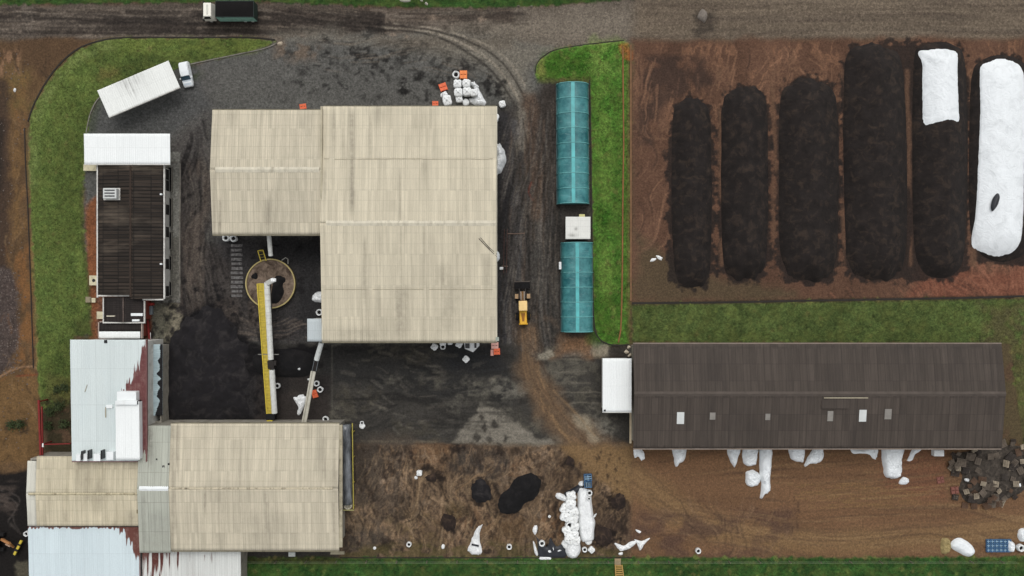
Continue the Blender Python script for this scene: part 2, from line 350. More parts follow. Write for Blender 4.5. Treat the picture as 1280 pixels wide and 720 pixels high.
# west aisle, soot-dark towards the substrate store
paint([(205, 190), (262, 130), (266, 296), (402, 296), (402, 430), (205, 430)], (62, 57, 56), 14, 12, 30, .9)
paint(R(212, 80, 262, 200), (86, 84, 84), 12, 8, 30, .5)
paint(R(228, 200, 262, 430), (92, 82, 76), 6, 6, 20, .6, (10, 60, .38, .6))
paint(R(228, 190, 250, 400), (36, 33, 34), 5, 7, 12, .8, (9, 50, .46, .62), seed=8)
paint([(268, 296), (402, 296), (402, 430), (340, 430)], (50, 49, 51), 10, 8, 20, .85)
paint(R(330, 292, 404, 330), (40, 40, 42), 8, 6, 20, .6); paint(R(372, 300, 404, 400), (40, 40, 42), 6, 6, 20, .7)
paint(R(262, 375, 335, 430), (74, 66, 62), 10, 10, 20, .7, (16, 30, .35, .6))
for i in range(26):
    a, b, r = rnd.uniform(215, 400), rnd.uniform(300, 430), rnd.uniform(2, 6)
    if (a - 337) ** 2 + (b - 355) ** 2 > 34 ** 2: paint([(a - r, b), (a, b - r), (a + r, b), (a, b + r)], (30, 29, 31), 1.5, r * .5, 6, .75, seed=i)
for k in range(9): stroke([(322 + k * 3, 392 + k * 1.2), (345, 402 + k * 2.5), (372, 400 + k * 3.5)], 1.2, (92, 84, 80), .3, 1, (9, 9, .35, .6), 2, k)
flow([(206, 190), (262, 140), (264, 290), (300, 300), (320, 430), (206, 430)], 260, 60, (1, 4), [(30, 28, 29), (26, 25, 26), (40, 37, 37)], .55, 1.5, .7, 921, 60); flow([(226, 200), (264, 140), (264, 400), (320, 430), (230, 430)], 150, 60, (.8, 2.5), [(108, 101, 96), (98, 92, 88)], .32, 1.5, .6, 922, 60); flow([(270, 380), (330, 390), (380, 400), (398, 428), (280, 428)], 60, 60, (.8, 2), [(106, 96, 90), (36, 33, 33)], .55, .3, .8, 923, 30)
flow([(380, 60), (470, 50), (600, 75), (630, 128), (460, 130), (400, 110)], 60, 12, (1.5, 5), [(26, 25, 26), (34, 32, 33)], .75, .1, 2.5, 924, 26); flow([(345, 48), (480, 44), (600, 60), (620, 100), (400, 90)], 70, 60, (.8, 2.5), [(48, 45, 44), (112, 104, 96)], .5, .25, .5, 925, 60)
flow([(112, 145), (240, 84), (330, 64), (440, 70), (262, 130), (216, 164)], 70, 16, (1, 4), [(58, 57, 58), (104, 103, 102)], .4, .4, 2, 926, 26)
# parking pocket under the white carport
paint([(112, 142), (124, 122), (240, 80), (262, 132), (216, 170), (106, 168)], (76, 77, 79), 8, 6, 24, .7)
# east aisle
paint([(616, 130), (652, 130), (700, 100), (744, 104), (744, 436), (616, 436)], (58, 54, 52), 12, 8, 24, .95)
paint(R(618, 140, 638, 436), (48, 47, 50), 5, 3, 20, .85); paint(R(640, 150, 652, 470), (88, 87, 90), 4, 3, 14, .55, (9, 50, .3, .55)); paint(R(627, 330, 640, 470), (72, 72, 76), 4, 3, 14, .5, (8, 40, .35, .6)); paint(R(674, 100, 702, 440), (54, 48, 45), 8, 8, 24, .8)
paint([(655, 118), (668, 118), (690, 320), (668, 300), (656, 200)], (88, 72, 62), 7, 5, 24, .75, (10, 60, .3, .55))
paint([(648, 130), (660, 140), (656, 190), (646, 190)], (128, 122, 114), 4, 4, 12, .6)
for k in range(13):
    x = 640 + k * 3.4 + rnd.uniform(-1, 1); c = rnd.choice([(104, 88, 78), (92, 84, 80), (38, 35, 34), (36, 34, 34)])
    stroke([(x, 150), (x + rnd.uniform(-3, 3), 240), (x + rnd.uniform(-4, 6), 330), (x + rnd.uniform(-6, 6), 420)], 1.6, c, .5, 1.2, (8, 46, .4, .6), 2, k + 50)
stroke([(676, 290), (684, 310), (680, 335), (668, 365)], 2.5, (100, 92, 84), .4, 1.5, None, 2); stroke([(664, 228), (661, 240), (666, 250)], 2, (120, 62, 50), .6, 1)
paint([(665, 280), (700, 270), (702, 410), (690, 440), (668, 430)], (58, 57, 56), 8, 6, 20, .8)
flow([(626, 140), (700, 110), (700, 440), (626, 440)], 240, 110, (.8, 2.4), [(112, 106, 102), (100, 95, 92), (92, 80, 70)], .38, 1.57, .28, 931, 80); flow([(620, 140), (700, 110), (700, 440), (620, 440)], 180, 90, (1, 4), [(26, 25, 26), (34, 32, 31)], .45, 1.57, .3, 932, 80)
# --- concrete pad south of the hall
paint(PAD, (58, 56, 54), 3, 2.5, 20); mottle(PAD, 34, 20, .28, 31); mottle(PAD, 8, 7, .22, 32)
paint([(400, 430), (640, 430), (636, 500), (560, 500), (400, 470)], (42, 42, 43), 12, 10, 30, .75)
paint(R(560, 430, 625, 462), (40, 41, 44), 10, 8, 20, .75)
for (a, b, r, g) in ((493, 474, 11, 122), (563, 510, 10, 120), (593, 487, 24, 112), (640, 490, 22, 132), (543, 476, 16, 98), (520, 445, 22, 78), (700, 470, 30, 104), (712, 455, 34, 96), (725, 530, 34, 118), (745, 540, 22, 138), (480, 440, 16, 86), (660, 530, 20, 96), (428, 520, 18, 110), (520, 540, 30, 74), (740, 500, 24, 88), (622, 520, 20, 104), (450, 500, 26, 76)):
    paint([(a - r, b - r * .4), (a - r * .3, b - r * .7), (a + r, b - r * .4), (a + r * .9, b + r * .5), (a, b + r * .6), (a - r * .9, b + r * .5)], (g, g - 4, g - 12), 7, r * .45, 11, .5, (7, 5, .3, .66), seed=int(a + b))
for yy in (452, 466, 480, 492, 505, 520): stroke([(668, yy), (720, yy - 2), (788, yy)], 1.6, (130, 124, 114), .4, 1.2, (22, 5, .45, .62), 2, yy)
stroke([(415, 432), (415, 530)], 1.2, (92, 90, 84), .6, .8, None, 0); stroke([(416, 499), (540, 500), (640, 500)], 1.1, (32, 31, 31), .5, .8, None, .5); stroke([(668, 447), (790, 446)], 1.4, (34, 33, 33), .7, .8)
stroke([(416, 432), (440, 430), (480, 430)], 3, (100, 98, 90), .4, 2, (9, 5, .4, .6))
paint([(566, 553), (580, 530), (602, 508), (625, 512), (650, 528), (668, 548), (702, 556), (700, 562), (640, 560)], (118, 113, 106), 3, 6, 14, .95)
mottle([(566, 553), (602, 508), (650, 528), (702, 556)], 5, 4, .25, 33)
for (a, b) in ((602, 520), (606, 535), (612, 548), (596, 545), (632, 545), (618, 530)): paint([(a - 4, b), (a, b - 6), (a + 4, b + 2), (a, b + 7)], (40, 37, 35), 2, 4, 6, .8, seed=a)
for xx, t in ((445, 556), (560, 556)): stroke([(425, 552), (500, 552), (575, 553), (690, 556), (790, 557)], 3, (104, 98, 88), .5, 1.5, (18, 6, .35, .6), 1, xx)
flow([(418, 432), (640, 440), (680, 520), (560, 552), (430, 550)], 170, 60, (1, 5), [(34, 33, 33), (42, 40, 39), (28, 28, 29)], .45, .1, .5, 941, 60); flow([(418, 432), (640, 440), (790, 450), (790, 552), (430, 550)], 150, 24, (1, 5), [(104, 100, 94), (90, 87, 82), (116, 110, 102)], .3, .1, .6, 942, 60)
# brown wheel track that crosses the pad
paint([(648, 408), (668, 408), (672, 450), (690, 480), (722, 520), (790, 566), (790, 612), (742, 590), (706, 556), (668, 520), (650, 470)], (102, 83, 66), 12, 8, 20, .85)
mottle([(648, 408), (668, 408), (690, 480), (790, 566), (790, 612), (668, 520)], 8, 22, .22, 35)
for k in range(7): stroke([(650 + k * 3, 410), (653 + k * 4, 470), (680 + k * 5, 520), (715 + k * 5, 552), (790, 575 + k * 6)], 1.7, rnd.choice([(134, 106, 80), (78, 62, 50), (128, 100, 76)]), .45, 1.2, (12, 12, .36, .6), 1.5, k + 80)
paint([(706, 418), (738, 418), (738, 446), (692, 446)], (122, 92, 68), 8, 6, 18, .75); paint([(672, 442), (690, 438), (694, 446), (672, 449)], (140, 134, 122), 2, 3, 9, .7)
paint([(712, 516), (730, 520), (752, 550), (735, 552)], (146, 136, 120), 5, 6, 12, .7); stroke([(668, 395), (690, 400), (704, 420), (700, 440)], 7, (96, 82, 72), .4, 3, (9, 9, .3, .6), 2)
paint([(742, 428), (764, 430), (764, 446), (742, 446)], (150, 138, 118), 4, 4, 10, .5); paint(R(762, 432, 786, 447), (46, 40, 36), 2, 2, 8, .85)
flow([(648, 408), (668, 408), (690, 480), (722, 520), (790, 566), (790, 612), (706, 556), (650, 470)], 60, 90, (1, 3), [(140, 114, 86), (76, 62, 50), (66, 54, 46)], .55, 1.0, .4, 943, 60)
# black substrate spread over the pad
paint([(222, 400), (262, 376), (286, 396), (310, 420), (322, 432), (396, 430), (396, 474), (340, 476), (338, 530), (202, 530), (202, 470), (206, 430)], (21, 20, 22), 6, 9, 13, 1.0)
paint(R(318, 470, 412, 532), (50, 45, 44), 5, 3, 14, .85); paint(R(362, 472, 395, 494), (66, 60, 56), 3, 2, 9, .6); paint(R(340, 470, 412, 490), (36, 34, 35), 5, 4, 14, .6); paint(R(300, 470, 320, 520), (50, 48, 50), 5, 5, 14, .6)
for k in range(4): stroke([(226 + k * 9, 452), (223 + k * 9, 462), (227 + k * 9, 474)], 2.2, (88, 84, 84), .6, 1.3, None, 2, k)
paint(R(205, 376, 225, 425), (126, 120, 106), 3, 5, 9, .85, (9, 9, .3, .5)); paint(R(198, 392, 212, 416), (58, 58, 50), 4, 4, 8, .7)
flow([(206, 404), (300, 404), (338, 440), (338, 528), (206, 528)], 150, 44, (1, 3.4), [(52, 49, 50), (20, 19, 20), (14, 14, 15), (44, 41, 42)], .6, 1.4, 1.4, 951, 40)
# concrete walk and red earth round the offices
paint(R(204, 190, 225, 378), (122, 121, 118), 1.2, 0, 9, 1); mottle(R(204, 190, 225, 378), 6, 10, .25, 37); paint(R(204, 296, 224, 376), (84, 80, 74), 3, 3, 9, .6)
paint([(105, 262), (122, 244), (123, 424), (112, 424), (110, 340)], (124, 78, 52), 4, 3, 12, .95); paint(R(122, 370, 190, 426), (104, 68, 50), 2, 2, 9, .9); mottle(R(104, 240, 200, 426), 7, 9, .25, 38)
paint(R(186, 376, 189, 426), (110, 60, 48), 2, 1, 8, .8); paint(R(190, 378, 206, 426), (92, 90, 80), 3, 3, 8, .8)

# --- brown mud south of the pad
MUD = [(425, 556), (560, 556), (790, 558), (790, 697), (425, 697)]
paint(MUD, (88, 73, 60), 4, 3, 16); mottle(MUD, 50, 60, .3, 41); mottle(MUD, 12, 22, .34, 42); mottle(MUD, 4, 7, .3, 46)
paint([(425, 556), (515, 556), (500, 640), (480, 697), (425, 697)], (84, 74, 66), 16, 12, 30, .8)
paint([(430, 556), (480, 556), (470, 620), (430, 620)], (64, 58, 54), 10, 10, 20, .7, (16, 20, .35, .6))
for (a, b, rx, ry, c, q) in ((540, 570, 26, 14, (122, 90, 64), .5), (640, 590, 20, 12, (124, 92, 68), .5), (632, 660, 34, 22, (112, 84, 60), .5), (456, 648, 18, 16, (118, 98, 76), .5), (690, 655, 20, 20, (112, 82, 58), .6), (520, 660, 40, 20, (104, 88, 62), .5), (575, 655, 30, 25, (112, 84, 62), .5), (740, 600, 40, 14, (108, 88, 66), .5), (600, 580, 40, 18, (70, 62, 58), .7), (585, 572, 22, 12, (58, 54, 52), .7)):
    paint([(a + rx * math.cos(t), b + ry * math.sin(t)) for t in np.arange(0, 6.28, .5)], c, 8, 7, 14, q, (12, 10, .3, .6), seed=int(a))
strands(MUD, (128, 106, 86), 17, 40, .8, 43, .88, .985); strands(MUD, (142, 118, 96), 9, 24, .6, 57, .9, .985); strands(MUD, (52, 43, 38), 12, 30, .75, 66, .86, .98); strands(MUD, (136, 114, 94), 26, 50, .6, 143, .93, .99, 40); strands(MUD, (48, 40, 36), 7, 13, .6, 166, .86, .98)
strands([(430, 557), (700, 557), (700, 697), (430, 697)], (128, 112, 98), 20, 16, .4, 75, .86, .98)
flow(MUD, 430, 56, (.5, 1.5), [(138, 118, 98), (128, 104, 80), (120, 100, 82), (150, 128, 104)], .5, 1.62, .75, 901, 34, .02); flow(MUD, 330, 34, (.8, 3.6), [(40, 33, 29), (48, 40, 34), (34, 28, 26)], .75, 1.57, 1.0, 902, 34); flow([(520, 557), (700, 557), (720, 690), (500, 690)], 230, 70, (.5, 1.6), [(138, 118, 98), (128, 104, 80), (120, 100, 82), (150, 128, 104)], .55, 1.7, 1.25, 903, 30, .02)
flow([(700, 560), (790, 560), (790, 625), (750, 600)], 40, 70, (1, 3), [(140, 114, 80), (96, 76, 56)], .6, .7, .4, 904)
mottle(MUD, 34, 40, .42, 147); mottle(MUD, 12, 16, .3, 148)
for (a, b, rx, ry, c, q) in ((455, 590, 26, 34, (66, 59, 53), .6), (600, 578, 40, 18, (54, 49, 46), .7), (488, 640, 14, 36, (72, 62, 54), .5), (640, 668, 36, 20, (92, 74, 54), .45), (570, 640, 14, 12, (66, 58, 36), .5), (470, 676, 40, 16, (70, 64, 58), .6), (690, 600, 22, 30, (74, 60, 50), .5), (770, 660, 18, 30, (62, 50, 44), .5)):
    paint([(a + rx * math.cos(t), b + ry * math.sin(t)) for t in np.arange(0, 6.28, .5)], c, 8, min(rx, ry) * .6, 12, q, (9, 9, .25, .6), seed=int(a + b))
for (a, b, rx, ry, q) in ((535, 585, 10, 5, .85), (547, 597, 12, 7, .9), (601, 615, 13, 18, .8), (572, 560, 10, 6, .8), (625, 562, 9, 8, .7), (583, 640, 10, 8, .55), (560, 652, 13, 11, .9), (713, 577, 9, 7, .8), (772, 627, 12, 12, .85), (755, 672, 16, 15, .9), (676, 605, 6, 9, .7), (492, 570, 4, 6, .7), (612, 690, 8, 5, .8), (488, 682, 14, 9, .8), (634, 640, 14, 8, .5), (778, 655, 6, 14, .6), (690, 640, 8, 22, .5), (760, 690, 26, 5, .5), (433, 662, 5, 6, .7), (645, 566, 6, 5, .6), (555, 575, 6, 4, .7), (705, 605, 5, 16, .5)):
    paint([(a + rx * math.cos(t), b + ry * math.sin(t)) for t in np.arange(0, 6.28, .5)], (27, 22, 21), 2.5, min(rx, ry) * .7, 7, q, (6, 6, .3, .5), seed=int(a * 3 + b))
paint([(700, 557), (790, 557), (790, 628), (752, 604), (722, 580)], (122, 98, 70), 6, 5, 14, .85)
for i in range(230):
    a, b, r = rnd.uniform(430, 788), rnd.uniform(560, 694), rnd.uniform(.7, 2.6)
    paint([(a - r, b - r), (a, b - r * 1.6), (a + r, b), (a, b + r * 1.8)], (44, 35, 31), 1, r * .6, 5, .7, seed=i)
paint([(425, 684), (560, 676), (790, 688), (790, 697), (425, 697)], (80, 72, 46), 5, 5, 16, .7, (14, 8, .3, .55))
# --- brown working yard by the long dark building
EY = [(790, 560), (1420, 556), (1420, 696), (790, 697)]
paint(EY, (108, 82, 62), 4, 3, 20); mottle(EY, 90, 16, .25, 45)
paint([(790, 566), (820, 600), (880, 640), (980, 662), (1120, 664), (1420, 630), (1420, 664), (1120, 690), (960, 690), (860, 670), (790, 620)], (124, 100, 72), 12, 8, 26, .7)
for k in range(8): stroke([(790, 572 + k * 6), (850, 622 + k * 4), (940, 654 + k * 3), (1100, 660 + k * 3), (1420, 626 + k * 5)], 2, rnd.choice([(138, 114, 84), (84, 66, 54), (132, 106, 80)]), .45, 1.5, (30, 8, .36, .6), 2, k + 130)
paint(R(790, 640, 990, 696), (78, 60, 54), 12, 10, 24, .7, (24, 20, .35, .6)); paint(R(1100, 560, 1180, 620), (112, 76, 60), 12, 10, 20, .6)
for k in range(14): stroke([(1000 + rnd.uniform(-20, 20), 606 + k * 2.2), (1080, 605 + k * 2.2), (1150 + rnd.uniform(-30, 20), 606 + k * 2.2)], .9, (132, 110, 72), .5, .8, (20, 4, .4, .6), 1, k + 200)
flow(EY, 200, 160, (1, 3.4), [(136, 112, 84), (84, 66, 54), (74, 58, 48)], .4, .05, .25, 965, 140); flow(R(795, 610, 1000, 694), 90, 40, (1, 3), [(52, 42, 38), (124, 100, 80)], .5, 1.3, .9, 966, 50)
# --- windrow field
WF = [(790, 50), (1420, 46), (1420, 372), (1000, 376), (790, 379)]
paint(WF, (92, 68, 56), 6, 5, 24); mottle(WF, 40, 60, .28, 47); mottle(WF, 10, 14, .2, 48)
strands([(790, 55), (1420, 50), (1420, 150), (790, 170)], (132, 98, 78), 11, 26, .6, 49); strands([(790, 60), (1000, 60), (1000, 140), (790, 200)], (126, 96, 78), 7, 14, .5, 85, .82, .97)
paint([(815, 70), (880, 70), (900, 110), (830, 130), (815, 180), (800, 180), (800, 90)], (48, 40, 38), 9, 9, 18, .7, (16, 20, .3, .55)); paint([(795, 290), (830, 320), (900, 350), (1000, 360), (1000, 376), (795, 376)], (78, 70, 54), 9, 8, 20, .7)
paint([(1150, 340), (1420, 330), (1420, 372), (1130, 374)], (116, 72, 58), 10, 9, 20, .7); strands([(1140, 320), (1420, 320), (1420, 372), (1140, 372)], (140, 96, 78), 9, 16, .5, 91)
flow([(795, 56), (1420, 52), (1420, 130), (900, 140), (830, 320), (795, 320)], 360, 60, (.8, 2.2), [(138, 104, 84), (124, 94, 78), (52, 42, 38)], .6, 1.57, .9, 961, 44); flow([(1130, 330), (1290, 322), (1290, 372), (1000, 374)], 90, 40, (.8, 2.2), [(146, 100, 82), (56, 44, 40)], .6, 1.0, .9, 962, 40)
for (x0, x1, y0, y1) in ((834, 894, 120, 362), (897, 964, 104, 354), (968, 1052, 94, 355), (1050, 1212, 50, 350), (1210, 1296, 68, 330)):
    paint([(x0 + 12, y0 + 8), (x0 + (x1 - x0) / 2, y0), (x1 - 12, y0 + 8), (x1, y0 + 40), (x1, y1 - 20), (x1 - 14, y1), (x0 + 14, y1), (x0, y1 - 20), (x0, y0 + 40)], (40, 35, 34), 2.5, 9, 7, .9)
for x in (899, 966, 1052, 1134, 1214): stroke([(x, 90), (x + 2, 200), (x + 3, 330)], 6, (100, 76, 62), .75, 2.5, (9, 40, .3, .5), 2, x)
# --- soil west of the lawn
WS = [(-140, 52), (60, 50), (120, 52), (85, 72), (60, 100), (44, 130), (33, 160), (34, 260), (40, 400), (44, 470), (50, 600), (-140, 600)]
paint(WS, (92, 72, 52), 6, 5, 20); mottle(WS, 14, 30, .3, 51); mottle(WS, 5, 7, .25, 52)
paint([(-140, 52), (62, 50), (110, 54), (80, 72), (60, 95), (30, 80), (-140, 78)], (80, 62, 48), 7, 7, 18, .7)
paint(R(-140, 62, 22, 92), (142, 110, 88), 5, 6, 14, .65, (6, 14, .36, .56)); paint(R(5, 80, 34, 140), (104, 90, 56), 7, 7, 16, .6, (12, 14, .3, .6))
paint([(-140, 95), (10, 100), (12, 200), (10, 340), (-140, 345)], (62, 50, 44), 6, 7, 16, .85); paint([(-140, 140), (3, 150), (3, 240), (-140, 240)], (40, 36, 34), 4, 5, 16, .7)
paint([(14, 100), (34, 96), (30, 180), (34, 300), (14, 300)], (114, 88, 58), 6, 7, 14, .6, (7, 12, .36, .6))
paint([(-140, 340), (14, 335), (26, 380), (22, 430), (8, 466), (-140, 470)], (70, 62, 62), 5, 6, 12, .9); mottle(R(-140, 330, 28, 472), 3, 3, .4, 53)
paint([(16, 320), (38, 300), (44, 470), (20, 470), (26, 430), (28, 380)], (122, 86, 54), 5, 5, 12, .75, (7, 12, .3, .6)); paint([(-140, 470), (50, 470), (52, 575), (-140, 590)], (106, 82, 54), 5, 5, 14, .85); mottle(R(-140, 470, 52, 590), 6, 6, .3, 54)
stroke([(-10, 478), (14, 462), (40, 458), (48, 462)], 2.5, (146, 116, 92), .7, 1.2, None, 2); stroke([(20, 470), (46, 468)], 2, (120, 60, 40), .6, 1, None, 2)
paint([(8, 526), (36, 520), (38, 540), (10, 544)], (56, 46, 36), 4, 5, 8, .8, (6, 6, .35, .55))
stroke([(38, 160), (39, 200), (41, 280), (43, 340), (46, 400), (48, 460)], 6, (126, 108, 68), .75, 1.5, (8, 20, .25, .5), 1)
flow(WS, 300, 34, (.8, 3), [(52, 43, 36), (132, 108, 82), (118, 84, 54), (44, 38, 34)], .55, 1.5, 1.2, 971, 34)
# bottom-left store of black substrate with slewing tracks
paint([(-140, 588), (36, 590), (60, 600), (60, 840), (-140, 840)], (24, 23, 24), 4, 4, 14, .97)
for k in range(9): stroke([(-20, 606 + k * 3), (8, 612 + k * 3), (26 - k * 1.5, 622 + k * 3), (17 - k, 645 + k), (26 - k, 668 - k)], 1.5, (84, 78, 76) if k % 2 else (20, 19, 20), .55, 1, (8, 8, .3, .55), 1, k + 300)
paint(R(-20, 606, 20, 640), (84, 74, 70), 6, 6, 14, .6, (18, 5, .36, .58)); paint(R(20, 700, 36, 725), (92, 88, 76), 3, 4, 7, .7)
# --- lawns
for pl, c, sd in ((LAWNW, (82, 98, 50), 1), (LAWNE, (72, 112, 44), 2), (BANK, (46, 80, 36), 3), (VERGE, (44, 72, 32), 4), (STRIP, (70, 84, 46), 5)):
    paint(pl, c, 1.5, 2.6, 6, 1, None, .10, sd); mottle(pl, 40, 50, .34, 60 + sd, 1); mottle(pl, 11, 12, .34, 70 + sd, 1); mottle(pl, 3, 3, .34, 80 + sd, 1)
stroke([(150, 54), (118, 62), (84, 84), (58, 120), (44, 160), (44, 230)], 13, (116, 130, 78), .65, 6, (9, 12, .2, .6), 1)
stroke([(170, 98), (150, 106), (122, 130), (114, 160)], 12, (52, 64, 32), .4, 5); paint(R(120, 70, 250, 100), (54, 66, 34), 9, 9, 16, .5, (26, 9, .36, .6)); paint(R(150, 50, 330, 66), (110, 124, 62), 6, 5, 18, .45, (24, 6, .36, .6))
paint(R(125, 85, 150, 100), (108, 92, 58), 5, 5, 8, .5); paint(R(46, 130, 70, 420), (86, 104, 54), 8, 7, 20, .35); stroke([(102, 240), (104, 300), (110, 350), (113, 400)], 4, (60, 58, 40), .6, 2)
paint(R(92, 400, 116, 424), (54, 62, 36), 6, 5, 9, .6); paint([(50, 500), (92, 480), (92, 570), (52, 570)], (52, 48, 34), 5, 6, 10, .9, (9, 9, .25, .5)); paint(R(56, 468, 92, 500), (84, 78, 48), 6, 6, 9, .5)
paint(R(300, 697, 1300, 703), (40, 58, 30), 2, 3, 12, .6, (16, 3, .3, .6)); paint(R(430, 704, 1300, 740), (36, 62, 28), 5, 6, 14, .6, (22, 10, .4, .6), seed=77)
for k in range(12): stroke([(54 + k * 4.2, 330 + rnd.uniform(-30, 20)), (53 + k * 4.2, 425)], 1.5, (88, 108, 60), .4, 1, (6, 30, .4, .6), 1, k + 400)
paint([(746, 100), (770, 110), (768, 420), (748, 400)], (104, 134, 62), 7, 6, 16, .6, (12, 22, .3, .55)); paint(R(738, 52, 786, 95), (120, 146, 74), 8, 8, 14, .55, (12, 12, .3, .55))
paint(R(676, 64, 734, 97), (52, 92, 26), 8, 8, 14, .6); paint([(671, 78), (679, 72), (683, 96), (671, 97)], (138, 134, 78), 3, 3, 9, .6); paint(R(738, 375, 770, 428), (44, 84, 20), 9, 8, 12, .6); paint(R(766, 110, 776, 420), (58, 92, 34), 4, 4, 12, .5)
paint(R(748, 262, 764, 285), (46, 88, 24), 5, 5, 9, .6); paint([(672, 97), (738, 97), (738, 104), (672, 104)], (76, 82, 44), 3, 3, 9, .8)
for i in range(60):
    a, b = rnd.uniform(744, 774), rnd.uniform(110, 420); paint([(a - 1.2, b), (a, b - 1.5), (a + 1.4, b), (a, b + 1.4)], (40, 66, 20), .9, .6, 4, .7, seed=i)
paint(R(783, 60, 789, 430), (86, 78, 48), 2, 1.5, 9, .7)
for (a, b, c) in ((780, 60, (160, 96, 56)), (784, 68, (150, 88, 50))): paint([(a - 6, b - 4), (a + 5, b - 6), (a + 6, b + 8), (a - 4, b + 6)], c, 3, 3, 6, .7)
paint(R(200, 696, 420, 704), (58, 56, 34), 3, 3, 9, .7); paint([(790, 378), (1420, 366), (1420, 372), (790, 382)], (52, 44, 36), 1.5, 1, 9, .8); paint(R(1225, 380, 1420, 560), (82, 74, 54), 9, 8, 20, .75, (12, 12, .25, .5))
rg = random.Random(31)                      # worn spots along the lawn edges and weeds inside
for pl in (LAWNW, LAWNE, BANK, STRIP):
    for i in range(len(pl)):
        (xa, ya), (xb, yb) = pl[i], pl[(i + 1) % len(pl)]
        for k in range(int(math.hypot(xb - xa, yb - ya) / 14)):
            t_ = rg.random(); a, b = xa + (xb - xa) * t_, ya + (yb - ya) * t_; r = rg.uniform(1, 3.4)
            if -30 < a < 1310 and -20 < b < 740: paint([(a - r, b), (a, b - r), (a + r, b), (a, b + r)], rg.choice([(86, 76, 52), (104, 96, 62), (54, 62, 34), (96, 112, 58)]), 1.4, r * .8, 4, .7, seed=i * 7 + k)
    xs = [q[0] for q in pl]; ys = [q[1] for q in pl]; PX = np.array([rg.uniform(max(min(xs), -20), min(max(xs), 1300)) for _ in range(420)]); PY = np.array([rg.uniform(max(min(ys), -20), min(max(ys), 740)) for _ in range(420)]); ok = sdist(pl, PX, PY) > 3
    for a, b in zip(PX[ok], PY[ok]): r = rg.uniform(.8, 3.5); paint([(a - r, b), (a, b - r), (a + r, b), (a, b + r)], rg.choice([(46, 66, 28), (104, 118, 62), (56, 74, 34), (98, 96, 58)]), 1.2, r * .7, 4, .5, seed=int(a + b))
for i in range(200):                        # crumbs of substrate around the trodden store
    t_ = rg.uniform(0, 6.283); q = rg.gauss(1.08, .14); a, b, r = 260 + 62 * q * math.cos(t_), 456 + 82 * q * math.sin(t_), rg.uniform(.8, 4.5)
    paint([(a - r, b), (a, b - r), (a + r, b), (a, b + r)], (22, 21, 23), 1.5, r * .8, 4, .75, seed=i)
Zg += (fbm(GX / 5, GY / 5, 77) - .5) * .035

# --- split the sheet into objects
fx = (GX[:-1, :-1] + STEP / 2); fy = (GY[:-1, :-1] + STEP / 2)
cls = np.zeros(fx.shape, int)
for i, pl in enumerate((ROAD, YARD, PAD, LAWNW, LAWNE, BANK, VERGE, STRIP)):
    cls[sdist(pl, fx, fy) > 0] = i + 1
ny, nx = SHP
idx = np.arange(ny * nx).reshape(ny, nx)
quads = np.stack([idx[1:, :-1], idx[1:, 1:], idx[:-1, 1:], idx[:-1, :-1]], -1)
VW = np.stack([(GX - 640) * S, (360 - GY) * S, Zg], -1).reshape(-1, 3); CV = np.clip(C * np.array([1.0, .985, .92]), .004, .9).reshape(-1, 3)
def groundmat(name, kind):
    t = NT(name); v = t.co(); at = t.a('ShaderNodeAttribute', attribute_name='Col')
    n1 = t.noise(v, 1.6, 6, .7); n2 = t.noise(v, 3.2, 4, .85)
    a, b = dict(soil=(.22, .36), gravel=(.18, .48), grass=(.40, .44))[kind]
    f = t.math('MULTIPLY', t.rng(n1, .25, .75, 1 - a, 1 + a), t.rng(n2, .28, .72, 1 - b, 1 + b))
    c = t.mul(at.outputs['Color'], f)
    if kind == 'gravel':
        vo = t.a('ShaderNodeTexVoronoi', {'Vector': v, 'Scale': 3.0}); c = t.mul(c, t.rng(vo.outputs['Color'], 0, 1, .74, 1.28))
    if kind == 'grass':
        g = t.noise(v, .55, 5, .65); c = t.mix(t.rng(g, .42, .68, 0, .42), c, t.mix(.5, c, lin4((132, 134, 70)), 'MIX'))
    t.bump(t.math('ADD', n1, t.math('MULTIPLY', n2, .6)), .10 if kind != 'grass' else .16, .7)
    return t.out(c, .93, 0, .18)
GM = {k: groundmat(k, k) for k in ('soil', 'gravel', 'grass')}
names = ['ground', 'road', 'gravel_yard', 'concrete_yard', 'lawn', 'lawn', 'grass_bank', 'grass_verge', 'grass_strip']
gms = ['soil', 'gravel', 'gravel', 'soil', 'grass', 'grass', 'grass', 'grass', 'grass']
for i in range(9):
    q = quads[cls == i].reshape(-1, 4)
    u, inv = np.unique(q, return_inverse=True)
    o = npmesh(names[i], VW[u], inv.reshape(-1, 4), GM[gms[i]], attrs={'Col': CV[u]}, smooth=True); tag(o, kind='structure')
# land beyond the frame
t = NT('far_land'); v = t.co(); far_m = t.out(t.mix(t.rng(t.noise(v, .02, 6, .6), .4, .62, 0, 1), lin4((62, 82, 40)), lin4((96, 76, 58))), .95)
MB().add([(-2500, -2500, -.16), (2500, -2500, -.16), (2500, 2500, -.16), (-2500, 2500, -.16)], [(0, 1, 2, 3)]).build('terrain', far_m)['kind'] = 'structure'
